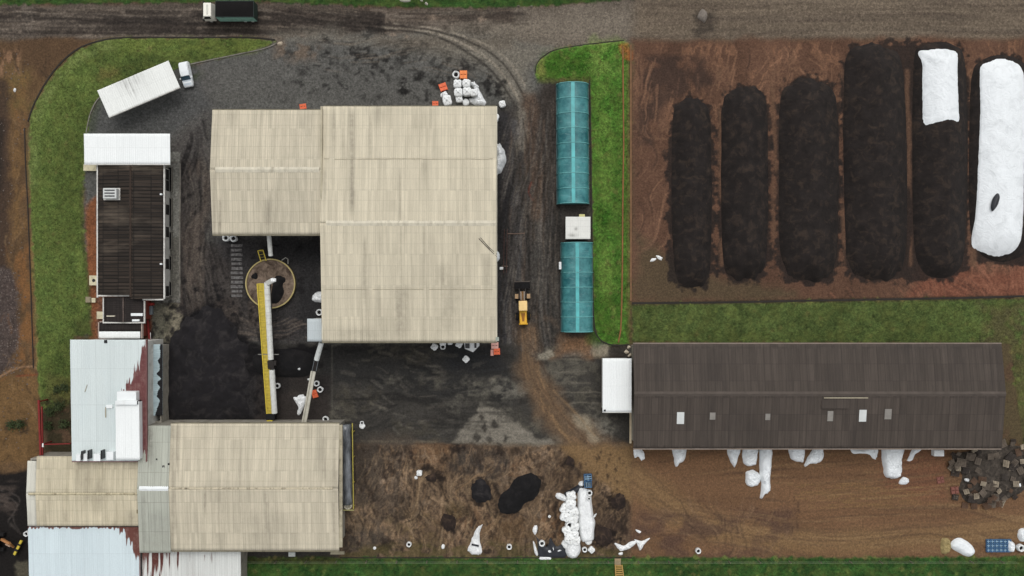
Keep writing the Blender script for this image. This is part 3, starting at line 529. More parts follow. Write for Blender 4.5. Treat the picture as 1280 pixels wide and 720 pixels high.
# grass blades standing on the lawns (uncountable)
rs = np.random.RandomState(3)
def tufts(polys, n, hgt):
    pts = []
    for pl, cnt in zip(polys, n):
        xs = [p[0] for p in pl]; ys = [p[1] for p in pl]
        X = rs.uniform(max(min(xs), -20), min(max(xs), 1300), cnt * 2); Y = rs.uniform(max(min(ys), -20), min(max(ys), 740), cnt * 2)
        k = sdist(pl, X, Y) > 2; pts.append(np.c_[X[k], Y[k]])
    p = np.concatenate(pts); N = len(p)
    jx = np.clip(((p[:, 0] - gx[0]) / STEP).astype(int), 0, nx - 1); iy = np.clip(((p[:, 1] - gy[0]) / STEP).astype(int), 0, ny - 1)
    b = np.c_[(p[:, 0] - 640) * S, (360 - p[:, 1]) * S, Zg[iy, jx] - .01]
    col = np.repeat(CV.reshape(ny, nx, 3)[iy, jx] * rs.uniform(.55, 1.5, (N, 1)), 3, 0)
    an = rs.uniform(0, 6.283, N); w = rs.uniform(.03, .09, N); h = rs.uniform(.5, 1.3, N) * hgt; ln = rs.uniform(.0, .14, N); la = rs.uniform(0, 6.28, N)
    d = np.c_[np.cos(an) * w, np.sin(an) * w, np.zeros(N)]
    V = np.stack([b - d, b + d, b + np.c_[np.cos(la) * ln, np.sin(la) * ln, h]], 1).reshape(-1, 3)
    return V, np.arange(N * 3).reshape(-1, 3), col
V, F, cc = tufts([LAWNW, LAWNE, BANK, VERGE, STRIP], [42000, 26000, 16000, 5000, 22000], .11)
tag(npmesh('grass', V, F, GM['grass'], attrs={'Col': cc}), kind='stuff')
# ------------------------------------------------------------------ buildings
M = {}
M['wall'] = mat('wall_paint', (150, 145, 134), .85, .15, .7, dirt=(84, 76, 66), damt=.6)
M['wallw'] = mat('wall_white', (205, 204, 198), .8, .1, .8, dirt=(120, 110, 98), damt=.5)
M['wallr'] = mat('wall_brick', (126, 62, 50), .9, .2, 1.5)
M['white'] = mat('white_metal', (232, 236, 236), .5, .05, .6, dirt=(196, 196, 190), damt=.35)
M['gutter'] = mat('gutter_metal', (206, 204, 198), .6, .14, 1.2, dirt=(120, 112, 104), damt=.6)
M['dark'] = mat('dark_glass', (24, 25, 28), .25, .1, 1, spec=.5)
M['fascia'] = mat('fascia_dirty', (122, 116, 98), .8, .2, 1.0, dirt=(60, 56, 48), damt=.7)
M['rcream'] = roofmat('roof_cream', (203, 194, 172), row=1.65, stain=(160, 152, 134), samt=.6, streak=.17, line=.86)
M['rcream2'] = roofmat('roof_cream_worn', (198, 189, 168), row=1.65, stain=(146, 140, 124), samt=.65, streak=.19, line=.82)
M['rcream3'] = roofmat('roof_cream_dirty', (201, 191, 166), row=1.65, stain=(142, 132, 108), samt=.85, streak=.2, line=.82)
M['rgrey'] = roofmat('roof_greenish_grey', (176, 178, 166), sheet=1.0, row=4.6, stain=(136, 140, 132), samt=.5, streak=.12, line=.72)
M['rpale'] = roofmat('roof_pale_blue', (208, 217, 216), sheet=2.2, row=5.6, swap=False, stain=(184, 200, 204), samt=.5, streak=.04, line=.86, var=.02, mask=(104, 62, 62))
M['rpale2'] = roofmat('roof_pale_blue_worn', (206, 219, 223), sheet=2.0, row=5.4, stain=(186, 200, 206), samt=.5, streak=.05, line=.88, var=.02, mask=(104, 64, 56))
M['rrust'] = roofmat('roof_rusty_white', (212, 214, 210), sheet=.9, row=4.8, stain=(160, 150, 144), samt=.5, streak=.12, line=.8, mask=(92, 50, 44))
M['rdark'] = roofmat('roof_sooty_tile', (50, 42, 35), swap=True, sheet=.58, row=2.55, stain=(122, 110, 96), samt=.85, streak=.36, line=.25, var=.42, mortar=.10)
M['rdark2'] = roofmat('roof_black_sheet', (42, 36, 34), sheet=.55, row=2.0, stain=(74, 62, 56), samt=.5, streak=.3, line=.5, var=.2)
M['rlong'] = roofmat('roof_long_dark', (74, 66, 60), sheet=1.1, row=2.6, stain=(52, 47, 44), samt=.7, streak=.2, line=.7, var=.12)
M['rwhite'] = roofmat('roof_white', (238, 241, 240), sheet=1.0, row=9, stain=(216, 220, 220), samt=.3, streak=.02, line=.93, var=.012)
M['rcar'] = roofmat('roof_white_stained', (232, 234, 230), sheet=1.0, row=9, stain=(205, 205, 200), samt=.4, streak=.03, line=.94, var=.015, mask=(168, 168, 164))
M['teal_wall_shade'] = roofmat('roof_teal_shade', (104, 122, 122), sheet=1.1, row=3, swap=True, stain=(80, 92, 92), samt=.5, streak=.1, line=.7, mask=(30, 29, 31))  # dark teal carries the wall's shading as a colour

def slope(name, x0, x1, y0, y1, zs, axis, m, parent, maskfn=None, sootfn=None, pitch=.30, amp=.022, res=.45, label=None, over=.0):
    """one roof plane over a world rectangle. axis 'y': the sheets run along y and zs=(z at y0, z at y1); axis 'x': along x.
    Modelled with its corrugation, a skirt and an underside."""
    L, W = (x1 - x0, y1 - y0) if axis == 'y' else (y1 - y0, x1 - x0)
    n = max(4, int(L / pitch * 4)); k = max(3, int(W / res)); u = np.linspace(0, L, n + 1); w = np.linspace(0, W, k + 1)
    U, Wd = np.meshgrid(u, w); t = Wd / W
    Zr = zs[0] * (1 - t) + zs[1] * t + amp * np.cos(U / pitch * 6.2832) + (vnoise(U / 1.1, Wd / 2.4, 3 + len(name)) - .5) * .05
    X, Y = (x0 + U, y0 + Wd) if axis == 'y' else (x0 + Wd, y0 + U)
    o0 = np.array(parent.location)
    kk = S * (H - Zr) / H; PX, PY = X / kk + 640, 360 - Y / kk
    V = np.stack([X, Y, Zr], -1).reshape(-1, 3)
    nn = n + 1; idx = np.arange((n + 1) * (k + 1)).reshape(k + 1, n + 1)
    F = np.stack([idx[:-1, :-1], idx[:-1, 1:], idx[1:, 1:], idx[1:, :-1]], -1).reshape(-1, 4)
    if axis == 'x': F = F[:, ::-1]
    ring = np.concatenate([idx[0, :], idx[1:, -1], idx[-1, -2::-1], idx[-2:0:-1, 0]]); Rg = V[ring].copy(); Rg[:, 2] -= .09
    b0 = len(V); r = len(ring); i = np.arange(r); sk = np.stack([ring, b0 + i, b0 + (i + 1) % r, ring[(i + 1) % r]], -1)
    if axis == 'x': sk = sk[:, ::-1]
    V2 = np.concatenate([V, Rg]); c4 = [b0, b0 + n, b0 + n + k, b0 + 2 * n + k]
    F2 = np.concatenate([F, sk, np.array([c4[::-1] if axis == 'y' else c4])])
    mk = maskfn(PX, PY) if maskfn else np.zeros_like(PX); so = sootfn(PX, PY) if sootfn else np.zeros_like(PX)
    z = np.zeros(r); o = npmesh(name, V2 - o0, F2, m, parent, {'mask': np.r_[mk.ravel(), z], 'soot': np.r_[so.ravel(), z]})
    if label: o['label'] = label
    return o
def gable(parent, x0, x1, y0, y1, ze, zr, m, ridge, axis='y', name='roof', label=None, **kw):
    """two slopes; ridge = world y (axis y) or x (axis x) of the ridge line"""
    a, b = ((x0, x1, y0, ridge), (x0, x1, ridge, y1)) if axis == 'y' else ((x0, ridge, y0, y1), (ridge, x1, y0, y1))
    o = slope(name, *a, (ze, zr), axis, m, parent, label=label, **kw); slope(name, *b, (zr, ze), axis, m, parent, label=label, **kw); return o
def walls(parent, x0, x1, y0, y1, z, m, ins=.45, name='wall'):
    b = MB(); x0 += ins; x1 -= ins; y0 += ins; y1 -= ins; w = .2
    b.box(x0, x1, y0, y0 + w, -.1, z); b.box(x0, x1, y1 - w, y1, -.1, z); b.box(x0, x0 + w, y0 + w, y1 - w, -.1, z); b.box(x1 - w, x1, y0 + w, y1 - w, -.1, z)
    return b.build(name, m, parent, True)
def rect(px0, py0, px1, py1, z):
    a, b = P(px0, py1, z), P(px1, py0, z); return a.x, b.x, a.y, b.y
def strokes_soot(lst):
    """dirty rain streaks: (x, y0, y1, half width, strength) in photo pixels"""
    def f(X, Y):
        s = np.zeros_like(X)
        for (x, y0, y1, w, q) in lst:
            s = np.maximum(s, q * np.exp(-((X - x) / w) ** 2) * sstep(y0 - 8, y0 + 8, Y) * sstep(y1 + 14, y1 - 14, Y))
        return s
    return f

# --- the big hall: a small gable joined to a large one
hall = thing('warehouse', 'largest cream corrugated roofed hall, stepped in plan, in the middle of the yard', 'warehouse', (-2, 10, 0))
ax0, ax1, ay0, ay1 = rect(265.5, 137.5, 402.6, 293, 7.6)
bx0, bx1, by0, by1 = rect(402.6, 133, 620.5, 427, 7.6)
ra, rb = P(0, 212, 8.6).y, P(0, 279, 8.9).y
soA = strokes_soot([(275, 250, 292, 2, .5), (334, 250, 290, 4, .35), (290, 140, 155, 8, .3), (347, 140, 170, 3, .2), (268, 215, 290, 2, .3)])
soB = strokes_soot([(440, 140, 262, 3.2, .55), (418, 140, 200, 2.5, .3), (406, 212, 250, 2, .4), (456, 300, 380, 3, .35), (500, 360, 425, 9, .4), (474, 134, 150, 8, .35), (530, 200, 225, 4, .3), (500, 215, 280, 1.5, .35), (501, 280, 360, 1.5, .3), (554, 330, 360, 10, .3), (610, 320, 426, 6, .25), (446, 410, 426, 40, .35), (560, 345, 420, 20, .25), (429, 134, 200, 2, .25), (463, 140, 200, 2, .25), (583, 140, 279, 1.5, .25), (530, 280, 425, 1.5, .25), (475, 290, 420, 2, .2)])
slope('roof', ax0, ax1, ay0, ra, (7.6, 8.6), 'y', M['rcream2'], hall, sootfn=soA); slope('roof', ax0, ax1, ra, ay1, (8.6, 7.6), 'y', M['rcream2'], hall, sootfn=soA)
slope('roof', bx0, bx1, by0, rb, (7.6, 8.9), 'y', M['rcream'], hall, sootfn=soB); slope('roof', bx0, bx1, rb, by1, (8.9, 7.6), 'y', M['rcream'], hall, sootfn=soB)
M['ridge'] = mat('ridge_cap', (206, 199, 180), .7, .14, 1.4, dirt=(150, 141, 122), damt=.7, stretch=(1, .3, 1))
M['lap'] = mat('lap_dirt', (158, 150, 130), .9, .25, 1.5)
def ridgecap(parent, xa, xb, y, z, m=None, w=.42, axis='x'):
    b = MB(); x = xa; i = 0
    while x < xb - .05:
        e = min(x + 2.2, xb); dz = .012 * (i % 2)
        if axis == 'x': b.add([(x, y - w, z - .05 + dz), (e, y - w, z - .05 + dz), (e, y, z + .09 + dz), (x, y, z + .09 + dz), (e, y + w, z - .05 + dz), (x, y + w, z - .05 + dz)], [(0, 1, 2, 3), (3, 2, 4, 5), (5, 4, 1, 0)])
        else: b.add([(y - w, x, z - .05 + dz), (y - w, e, z - .05 + dz), (y, e, z + .09 + dz), (y, x, z + .09 + dz), (y + w, e, z - .05 + dz), (y + w, x, z - .05 + dz)], [(3, 2, 1, 0), (5, 4, 2, 3), (0, 1, 4, 5)])
        x = e; i += 1
    return b.build('ridge_cap', m or M['ridge'], parent, True)
ridgecap(hall, ax0 + .8, ax1 - .2, ra, 8.62); ridgecap(hall, bx0 + .9, bx1, rb, 8.92)
def lapline(parent, xa, xb, y, z, w=.035):
    b = MB(); x = xa
    while x < xb:
        e = min(x + rnd.uniform(1.5, 5), xb); j = rnd.uniform(-.05, .05); b.box(x, e - rnd.choice([.02, .02, .8]), y - w + j, y + w + j, z - .03, z + .035); x = e
    return b.build('lap_flashing', M['lap'], parent, True)
for py in (198.5, 361.5):
    y = P(0, py, 8.25).y; z = 7.6 + 1.3 * ((y - by0) / (rb - by0) if y < rb else (by1 - y) / (by1 - rb)); lapline(hall, bx0 + .4, bx1 - .5, y, z + .01)
_g = M['fascia']
MB().box(ax0, ax1, ay1, ay1 + .16, 7.3, 7.56).build('gutter', _g, hall, True)
MB().box(ax0, ax1 - .1, ay0 - .2, ay0, 7.25, 7.55).build('gutter', _g, hall, True)
_g = M['fascia']
MB().box(bx0, bx1, by0 - .22, by0, 7.25, 7.56).build('gutter', _g, hall, True)
MB().box(ax1 + .2, bx1, by1, by1 + .14, 7.3, 7.56).build('gutter', _g, hall, True)
_g = mat('verge_trim', (205, 200, 182), .7, .15, .5)
MB().box(bx1, bx1 + .12, by0, by1, 7.4, 7.72, 0, 0).build('verge_trim', _g, hall, True)
MB().box(bx0 - .02, bx0 + .16, by0 + .3, ay0, 7.45, 7.78).build('verge_trim', _g, hall, True)
b = MB(); b.box(bx0 + .0, bx0 + .22, ay0 + .2, by1 - .2, 8.15, 8.62); b.build('parapet_strip', mat('parapet', (176, 168, 146), .8, .2, .7), hall, True)
b = MB(); b.box(bx1 - .1, bx1 + .4, by0 + .1, by0 + .7, 7.6, 7.8); b.build('corner_patch', mat('patch', (150, 158, 148), .7, .1, 1), hall, True)
walls(hall, ax0, ax1 + .9, ay0, ay1, 7.45, M['wall'], .5); walls(hall, bx0, bx1, by0, by1, 7.45, M['wall'], .5)
for (cx, cy, w, h, face) in ((ax0 + 9, ay0 + .49, 4.2, 4.6, 'y'), (bx0 + 20, by0 + .49, 4.6, 4.8, 'y'), (bx1 - .49, 10, 4.6, 5, 'x'), (ax0 + 6, ay1 - .49, 4.4, 4.8, 'y')):
    d = MB()
    if face == 'y': d.box(cx - w / 2, cx + w / 2, cy - .06, cy + .06, 0, h)
    else: d.box(cx - .06, cx + .06, cy - w / 2, cy + w / 2, 0, h)
    d.build('door', M['dark'], hall, True)
b = MB(); b.tube([P(598.5, 298, 8.75), P(609, 309, 8.7), P(621, 321, 8.45)], .05, 6); b.tube([P(600.5, 297, 8.78), P(611, 309, 8.7), P(621.5, 318, 8.45)], .04, 6); b.build('cable', M['dark'], hall, True)

# --- south-west hall (cream, with a newer greenish strip)
sw = thing('warehouse', 'cream corrugated hall at the bottom, newer greenish strip down its west end', 'warehouse', (-43, -33, 0))
x0, x1, y0, y1 = rect(213.5, 529.5, 424, 688, 6.2); r = P(0, 610.5, 7.0).y
soC = strokes_soot([(222, 530, 590, 2, .5), (256, 610, 640, 1.6, .6), (332, 612, 680, 3, .35), (300, 532, 690, 2, .2), (418, 540, 690, 3, .3), (216, 532, 690, 3, .4), (275, 600, 690, 14, .18), (330, 640, 690, 50, .18), (390, 530, 545, 40, .15), (405, 545, 600, 3, .25)])
slope('roof', x0, x1, y0, r, (6.2, 7.05), 'y', M['rcream2'], sw, sootfn=soC); slope('roof', x0, x1, r, y1, (7.05, 6.2), 'y', M['rcream2'], sw, sootfn=soC)
ridgecap(sw, x0 + .2, x1 - .8, r, 7.07, mat('ridge_cap_worn', (196, 186, 162), .85, .2, 1.2, dirt=(74, 66, 54), damt=1.0, stretch=(1.2, .2, 1)), .16)
gx0, gx1, gy0, gy1 = rect(174.5, 532, 213.4, 691, 6.3)
soG = strokes_soot([(188, 532, 580, 4, .6), (180, 620, 690, 3, .3), (200, 640, 692, 20, .2)])
slope('roof', gx0, gx1, gy0, r, (6.3, 7.12), 'y', M['rgrey'], sw, sootfn=soG, label='newer greenish grey roof strip'); slope('roof', gx0, gx1, r, gy1, (7.12, 6.3), 'y', M['rgrey'], sw, sootfn=soG, label='newer greenish grey roof strip')
ridgecap(sw, gx0 + .3, gx1, r, 7.14, M['white'], .36)
_g = M['fascia']
MB().box(x0 + .1, x1, y0 - .24, y0, 5.85, 6.14).build('gutter', _g, sw, True)
MB().box(x0, x1, y1, y1 + .16, 5.9, 6.16).build('gutter', _g, sw, True)
b = MB(); b.box(x1, x1 + .5, y0 + .5, y1 - .2, 5.9, 6.3); b.build('verge_trim', mat('verge_worn', (168, 160, 138), .8, .25, .8, dirt=(90, 84, 72), damt=.6), sw, True)
b = MB(); b.box(x1 - 1.4, x1 + .75, y0 - .7, y0 - .25, 5.75, 6.0); b.build('downpipe_box', M['fascia'], sw, True)
walls(sw, gx0, x1, y0, y1, 6.0, M['wall'], .4)
for (a, c, e) in ((196, 574, .1), (204.5, 583, .17), (211, 580, .14)): q = P(a, c, 6.75); MB().box(q.x - e, q.x + e, q.y - e, q.y + e, 6.4, 6.84).build('roof_vent', M['dark'], sw, True)

# --- low cream gable west of it
lw = thing('warehouse', 'low cream gabled shed with a pale west edge, between two pale blue roofs', 'shed', (-67, -33, 0))
x0, x1, y0, y1 = rect(46, 570.5, 173.0, 657.5, 5.4); r = P(0, 617.5, 5.75).y
soD = strokes_soot([(82, 640, 656, 3, .5), (125, 600, 640, 8, .35), (130, 585, 660, 3, .25), (105, 575, 618, 12, .25), (60, 575, 655, 5, .25), (165, 640, 657, 5, .5), (118, 614, 625, 20, .4)])
slope('roof', x0, x1, y0, r, (5.4, 5.75), 'y', M['rcream3'], lw, sootfn=soD); slope('roof', x0, x1, r, y1, (5.75, 5.4), 'y', M['rcream3'], lw, sootfn=soD)
ridgecap(lw, x0 - 1.1, x1, r, 5.78, mat('ridge_cap_brown', (186, 176, 148), .85, .25, 1.4, dirt=(96, 86, 68), damt=1.0, stretch=(1.2, .2, 1)), .2)
wx0, wx1, wy0, wy1 = rect(33.5, 570, 46.2, 658, 5.3)
pale = roofmat('roof_pale_cream', (206, 204, 192), sheet=1.6, row=12, stain=(166, 164, 152), samt=.6, streak=.1, line=.92)
slope('roof', wx0, wx1, wy0, r, (5.05, 5.45), 'y', pale, lw, label='smooth pale west edge strip', sootfn=strokes_soot([(46, 570, 660, 2.2, .55), (38, 640, 658, 4, .2)])); slope('roof', wx0, wx1, r, wy1 - .8, (5.45, 5.1), 'y', pale, lw, label='smooth pale west edge strip', sootfn=strokes_soot([(46, 572, 660, 2.2, .5)]))
b = MB(); b.box(x1, x1 + .5, y0 + .3, y1 - 1, 5.0, 5.42); b.build('gutter', M['fascia'], lw, True)
walls(lw, wx0, x1, y0, y1, 5.0, M['wall'], .4)
for (xa, xb) in ((0, .9), (1.1, 2.0), (2.9, 3.8)): MB().box(x1 - .2 + xa * .2, x1 + .25 + xa * .15, y0 + 2 + xa, y0 + 2.6 + xa, 5.45, 5.6).build('broken_sheet', mat('broken_sheet', (132, 122, 98), .9, .3, 1.5), lw, True)

# --- pale blue building with peeled paint and white rooftop duct
pb = thing('factory_building', 'pale blue metal roofed building with a peeled brown east edge and white rooftop units', 'factory', (-64, -18, 0))
x0, x1, y0, y1 = rect(88.5, 424.5, 182.5, 577, 6.9)
peel = [(182, 428), (178, 436), (173, 452), (169, 466), (160, 478), (152, 489), (150, 500), (175, 500), (176, 600), (200, 600), (200, 420), (182.5, 424)]
def pmask(X, Y):
    d = sdist(peel, X, Y); jag = (vnoise(X / 1.8, X * 0, 9) - .5) * 8 + (vnoise(X / .7, Y * 0, 19) - .5) * 5
    return sstep(-1.5, 1.5, d + jag * sstep(3, 0, np.abs(d) - 5) * (Y < 492)) * 1.0
slope('roof', x0, x1, y0, y1, (6.6, 7.1), 'y', M['rpale'], pb, maskfn=pmask, res=.22)
_g = mat('brown_trim', (122, 84, 82), .7, .2, .8)
MB().box(x1, x1 + .13, y0, y1, 6.55, 6.98).build('verge_trim', _g, pb, True)
MB().box(x0, x1, y0 - .14, y0, 6.35, 6.62).build('verge_trim', _g, pb, True)
walls(pb, x0, x1, y0, y1, 6.5, M['wallw'], .35)
def roofbox(parent, name, px0, py0, px1, py1, zt, zb, m, bevel=.03, inset=0):
    a = rect(px0, py0, px1, py1, zt); return MB().box(a[0], a[1], a[2], a[3], zb, zt).build(name, m, parent, True, bevel)
roofbox(pb, 'white_roof_housing', 146, 489.5, 170.2, 501, 7.95, 6.7, M['white'])
q = rect(143.2, 502, 173, 575.8, 8.3)
d = slope('white_roof_housing', q[0], q[1], q[2], q[3], (7.85, 8.05), 'y', M['rwhite'], pb); 
MB().box(q[0] + .1, q[1] - .1, q[2] + .1, q[3] - .1, 6.6, 7.8).build('housing_side', M['white'], pb, True)
roofbox(pb, 'housing_hatch', 144, 501, 171, 506, 8.45, 7.9, M['white'])
roofbox(pb, 'dark_inlet', 166.5, 501.5, 172, 505.5, 8.3, 6.9, M['dark'])
roofbox(pb, 'small_panel', 132.5, 506, 140.5, 510.5, 7.05, 6.85, M['white']); roofbox(pb, 'small_panel', 131.3, 509, 132.3, 522, 6.96, 6.8, M['lap'])
for (a, c, w, zt) in ((95, 572.5, 5.5, 7.2), (104, 572, 5, 7.3), (116.8, 572, 8.6, 7.5), (132.8, 569.5, 8.8, 7.6)): roofbox(pb, 'roof_skylight', a, c - 4.5, a + w, 576.4 if a < 130 else 575, zt, 6.5, M['white'])
for (a, c) in ((102, 571), (110.2, 570), (126.6, 570)): roofbox(pb, 'roof_flue', a - 1.0, c - 7, a + 1.0, c + 4, 7.6, 6.5, M['dark'])
MB().bar(P(109, 481, 6.95), P(106, 490, 6.95), .07, .06).build('loose_strip', M['lap'], pb, True)
roofbox(pb, 'dark_patch', 130, 425, 134, 429, 7.15, 6.9, M['dark'])
# lean-to against its east wall
lt = thing('lean_to', 'narrow white lean-to roof with a shade-coloured teal inner strip, edged with black dust, against the peeled building', 'lean-to', (-57, -14, 0))
x0, x1, y0, y1 = rect(182.5, 429.5, 203, 531, 3.2)
tm = sstep(0, 1, np.array([0]))
slope('roof', x0, P(191.2, 0, 3.2).x, y0, y1, (4.4, 3.7), 'x', M['teal_wall_shade'], lt)  # inner strip: wall shading put into the roof colour
def jag(X, Y): return sstep(-1, 1, X - 199.5 + (vnoise(Y / 5.5, Y * 0, 4) - .3) * 6 + (Y > 505) * (Y - 505) * .12)
slope('roof', P(191.4, 0, 3.2).x, x1, y0 + 1.5, y1 - .1, (3.66, 3.2), 'x', roofmat('roof_pale_edge', (176, 194, 198), swap=True, sheet=1.4, row=3, stain=(132, 146, 146), samt=.5, streak=.1, line=.8, mask=(30, 29, 31)), lt, maskfn=jag, res=.12, label='pale outer roof strip')
walls(lt, x0, x1, y0, y1, 2.9, M['wall'], .3)
# --- pale blue and rusty roofs at the bottom edge
bl = thing('factory_building', 'pale blue metal roof with a rusty corner, cut by the bottom edge', 'factory', (-69, -47, 0))
x0, x1, y0, y1 = rect(35, 658.5, 174.5, 790, 4.9)
rp = [(140, 656), (152, 664), (160, 676), (168, 690), (172, 702), (173, 740), (180, 740), (180, 650)]
def m2(X, Y):
    d = sdist(rp, X, Y); top = sstep(2.6, .4, Y - 658 - (vnoise(X / 2.2, X * 0, 5) - .35) * 4)
    return np.maximum(sstep(-1.5, 1.5, d + (vnoise(X / 1.7, X * 0, 9) - .5) * 14 * (np.abs(d) < 9)), top)
slope('roof', x0, x1, y0, y1, (4.3, 4.9), 'y', M['rpale2'], bl, maskfn=m2, res=.22); walls(bl, x0, x1, y0, y1, 4.3, M['wallw'], .35)
rs_ = thing('shed', 'rust streaked white roof tucked under the bottom cream hall', 'shed', (-52, -46, 0))
x0, x1, y0, y1 = rect(178, 686, 301, 790, 4.2)
def m3(X, Y):
    st = vnoise(X / 2.1, Y / 26, 6); k = sstep(250, 185, X); k2 = sstep(.62, .74, st) * sstep(292, 240, X) * sstep(712, 690, Y + (vnoise(X / 3, X * 0, 2) - .5) * 30)
    return np.maximum(np.clip(k * 1.0 - (Y - 690) / 40 + (st - .5) * 1.6, 0, 1) * (X < 240), k2 * .9)
slope('roof', x0, x1, y0, y1, (4.0, 4.3), 'y', M['rrust'], rs_, maskfn=m3, res=.22); walls(rs_, x0, x1, y0, y1, 3.8, M['wall'], .35)

# --- offices: white front canopy, sooty tiled roof, two small annexes
of = thing('office_building', 'office with a long soot-black tiled roof edged by a white gutter', 'office', (-62, 9, 0))
x0, x1, y0, y1 = rect(122.5, 205.5, 204.5, 373.5, 3.6); r = P(163, 0, 4.3).x
soO = None
slope('roof', x0, r, y0 + .6, y1, (3.6, 4.35), 'x', M['rdark'], of, pitch=.52, amp=.035); slope('roof', r, x1, y0, y1, (4.35, 3.6), 'x', M['rdark'], of, pitch=.52, amp=.035)
ridgecap(of, y0 + .3, y1 - .2, r, 4.36, mat('ridge_sooty', (62, 51, 44), .9, .3, 1.2), .17, 'y')
for bx in ((x0 - .2, x0, y0 + .2, y1, 3.3, 3.66), (x1, x1 + .2, y0, y1, 3.3, 3.66), (x0, P(180, 0, 3.6).x, y0 + .38, y0 + .6, 3.3, 3.68), (P(180, 0, 3.6).x, x1, y0 - .22, y0, 3.3, 3.66), (P(180, 0, 3.6).x - .2, P(180, 0, 3.6).x, y0 - .22, y0 + .38, 3.3, 3.66), (x0, x1, y1, y1 + .3, 3.3, 3.8)): MB().box(*bx).build('gutter', M['gutter'], of, True)
walls(of, x0, x1, y0 + .5, y1, 3.4, M['wallw'], .5)
xe = x1 - .5
for py in (218, 232, 262, 290, 330, 364):
    q = P(210, py, 1.4).y; w = MB(); w.box(xe - .05, xe + .06, q - .95, q + .95, .5, 2.3); f = w.build('window', M['gutter'], of, True)
    g = MB(); g.box(xe + .05, xe + .08, q - .82, q + .82, .62, 2.18); g.build('pane', M['dark'], f, False).location = -Vector(of.location)
for py in (243, 330): q = P(204, py, 3.7); MB().box(q.x - .4, q.x - .1, q.y - .12, q.y + .12, 3.6, 4.0).build('roof_vent', M['white'], of, True)
def acunit(px, py):
    q = P(px, py, 4.3); t = thing('air_conditioner', 'grey rooftop unit standing on the sooty tiled office roof', 'roof unit', (q.x, q.y, 4.02))
    MB().box(-1.3, 1.3, -.95, .95, 0, .25).build('base', M['gutter'], t, bevel=.02)
    MB().box(-.95, 1.15, -.8, .8, .25, 1.1).build('housing', mat('unit_grey', (196, 198, 196), .6, .12, 2), t, bevel=.04)
    g = MB()
    for k in range(3): g.box(-.7, .9, -.5 + k * .45, -.32 + k * .45, 1.1, 1.13)
    g.build('grille', M['dark'], t)
acunit(139.5, 242.5)
cn = thing('entrance_canopy', 'white flat canopy roof at the north end of the sooty tiled office', 'canopy', (-62, 22, 0))
x0, x1, y0, y1 = rect(104.8, 167, 212.3, 205, 4.6)
slope('roof', x0, x1, y0, y1, (4.45, 4.6), 'y', M['rwhite'], cn); MB().box(x0, x1, y0 - .12, y0, 4.2, 4.5).build('fascia', M['gutter'], cn, True)
for (a, c) in ((x0 + .5, y0 + 1.2), (x1 - 2.3, y0 + 1.2), (x0 + .5, y1 - 1), (x1 - 2.3, y1 - 1), ((x0 + x1) / 2, y1 - 1)): MB().box(a - .1, a + .1, c - .1, c + .1, -.1, 4.45).build('post', M['gutter'], cn, True)
an = thing('annex', 'small twin-panel black roof annex behind the sooty office', 'annex', (-61, -4, 0))
x0, x1, y0, y1 = rect(130, 371.5, 180, 402.5, 3.2); r = (x0 + x1) / 2
slope('roof', x0, r, y0, y1, (3.15, 3.5), 'x', M['rdark2'], an); slope('roof', r, x1, y0, y1, (3.5, 3.15), 'x', M['rdark2'], an); ridgecap(an, y0, y1, r, 3.5, mat('ridge_mid', (104, 92, 86), .9, .3, 1.2), .12, 'y')
_g = M['gutter']
MB().box(x0 - .16, x0, y0, y1, 2.95, 3.3).build('gutter', _g, an, True)
MB().box(x1, x1 + .16, y0, y1 - .6, 2.95, 3.3).build('gutter', _g, an, True)
MB().box(x0 - .16, x1 + .16, y0 - .2, y0, 2.95, 3.3).build('gutter', _g, an, True)
walls(an, x0, x1, y0, y1, 3.0, M['wallr'], .4)
roofbox(an, 'roof_light', 163.5, 391.5, 178, 395, 3.5, 3.1, M['white']); roofbox(an, 'roof_light', 165, 399.2, 174, 401.8, 3.5, 3.1, M['white']); roofbox(an, 'roof_light', 133, 394.5, 150, 395.8, 3.36, 3.1, M['ridge'])
an2 = thing('annex', 'low black roof with a broad white strip, touching the pale blue building', 'annex', (-61, -7, 0))
x0, x1, y0, y1 = rect(124, 402.8, 177, 423, 3.0); ym = P(0, 414.2, 3.0).y
slope('roof', x0, x1, ym, y1, (3.0, 2.8), 'y', M['rdark2'], an2); slope('roof', x0, x1 - .2, y0, ym - .02, (3.05, 3.1), 'y', M['rwhite'], an2, label='broad white roof strip')
_g = mat('gutter_stained', (176, 160, 150), .7, .2, 1.5)
MB().box(x0 - .12, x0, y0, y1, 2.6, 3.12).build('gutter', _g, an2, True)
MB().box(x1, x1 + .12, y0, y1, 2.6, 3.12).build('gutter', _g, an2, True)
MB().box(x0, x1, y1, y1 + .12, 2.5, 2.9).build('gutter', _g, an2, True)
walls(an2, x0, x1, y0, y1, 2.7, M['wallr'], .3)

# --- tilted white carport
qs = [P(122.3, 113.2, 3.6), P(211.8, 76.6, 3.6), P(224.2, 109, 3.6), P(136, 147.3, 3.6)]
ce = (qs[0] + qs[2]) / 2; ex = ((qs[1] - qs[0]) + (qs[2] - qs[3])) / 2; ang = math.atan2(ex.y, ex.x); Lx = ex.length; Ly = ((qs[0] - qs[3]).length + (qs[1] - qs[2]).length) / 2
cp = thing('carport', 'white carport roof set at an angle beside the curved lawn', 'carport', (0, 0, 0))
def cm(X, Y):                               # faint grey stains down the sheets
    return sstep(.9, 0, np.hypot((X - 0) / 1, 0)) * 0
rf = slope('roof', -Lx / 2, Lx / 2, -Ly / 2, Ly / 2, (3.5, 3.7), 'y', M['rcar'], cp, sootfn=lambda X, Y: .8 * np.exp(-((X - 632) / 15.0) ** 2) * sstep(372, 336, Y + (vnoise(X / 1.2, X * 0, 3) - .5) * 26) * (.15 + 1.1 * vnoise(X / .8, Y / 14, 5)), res=.2, pitch=.35)
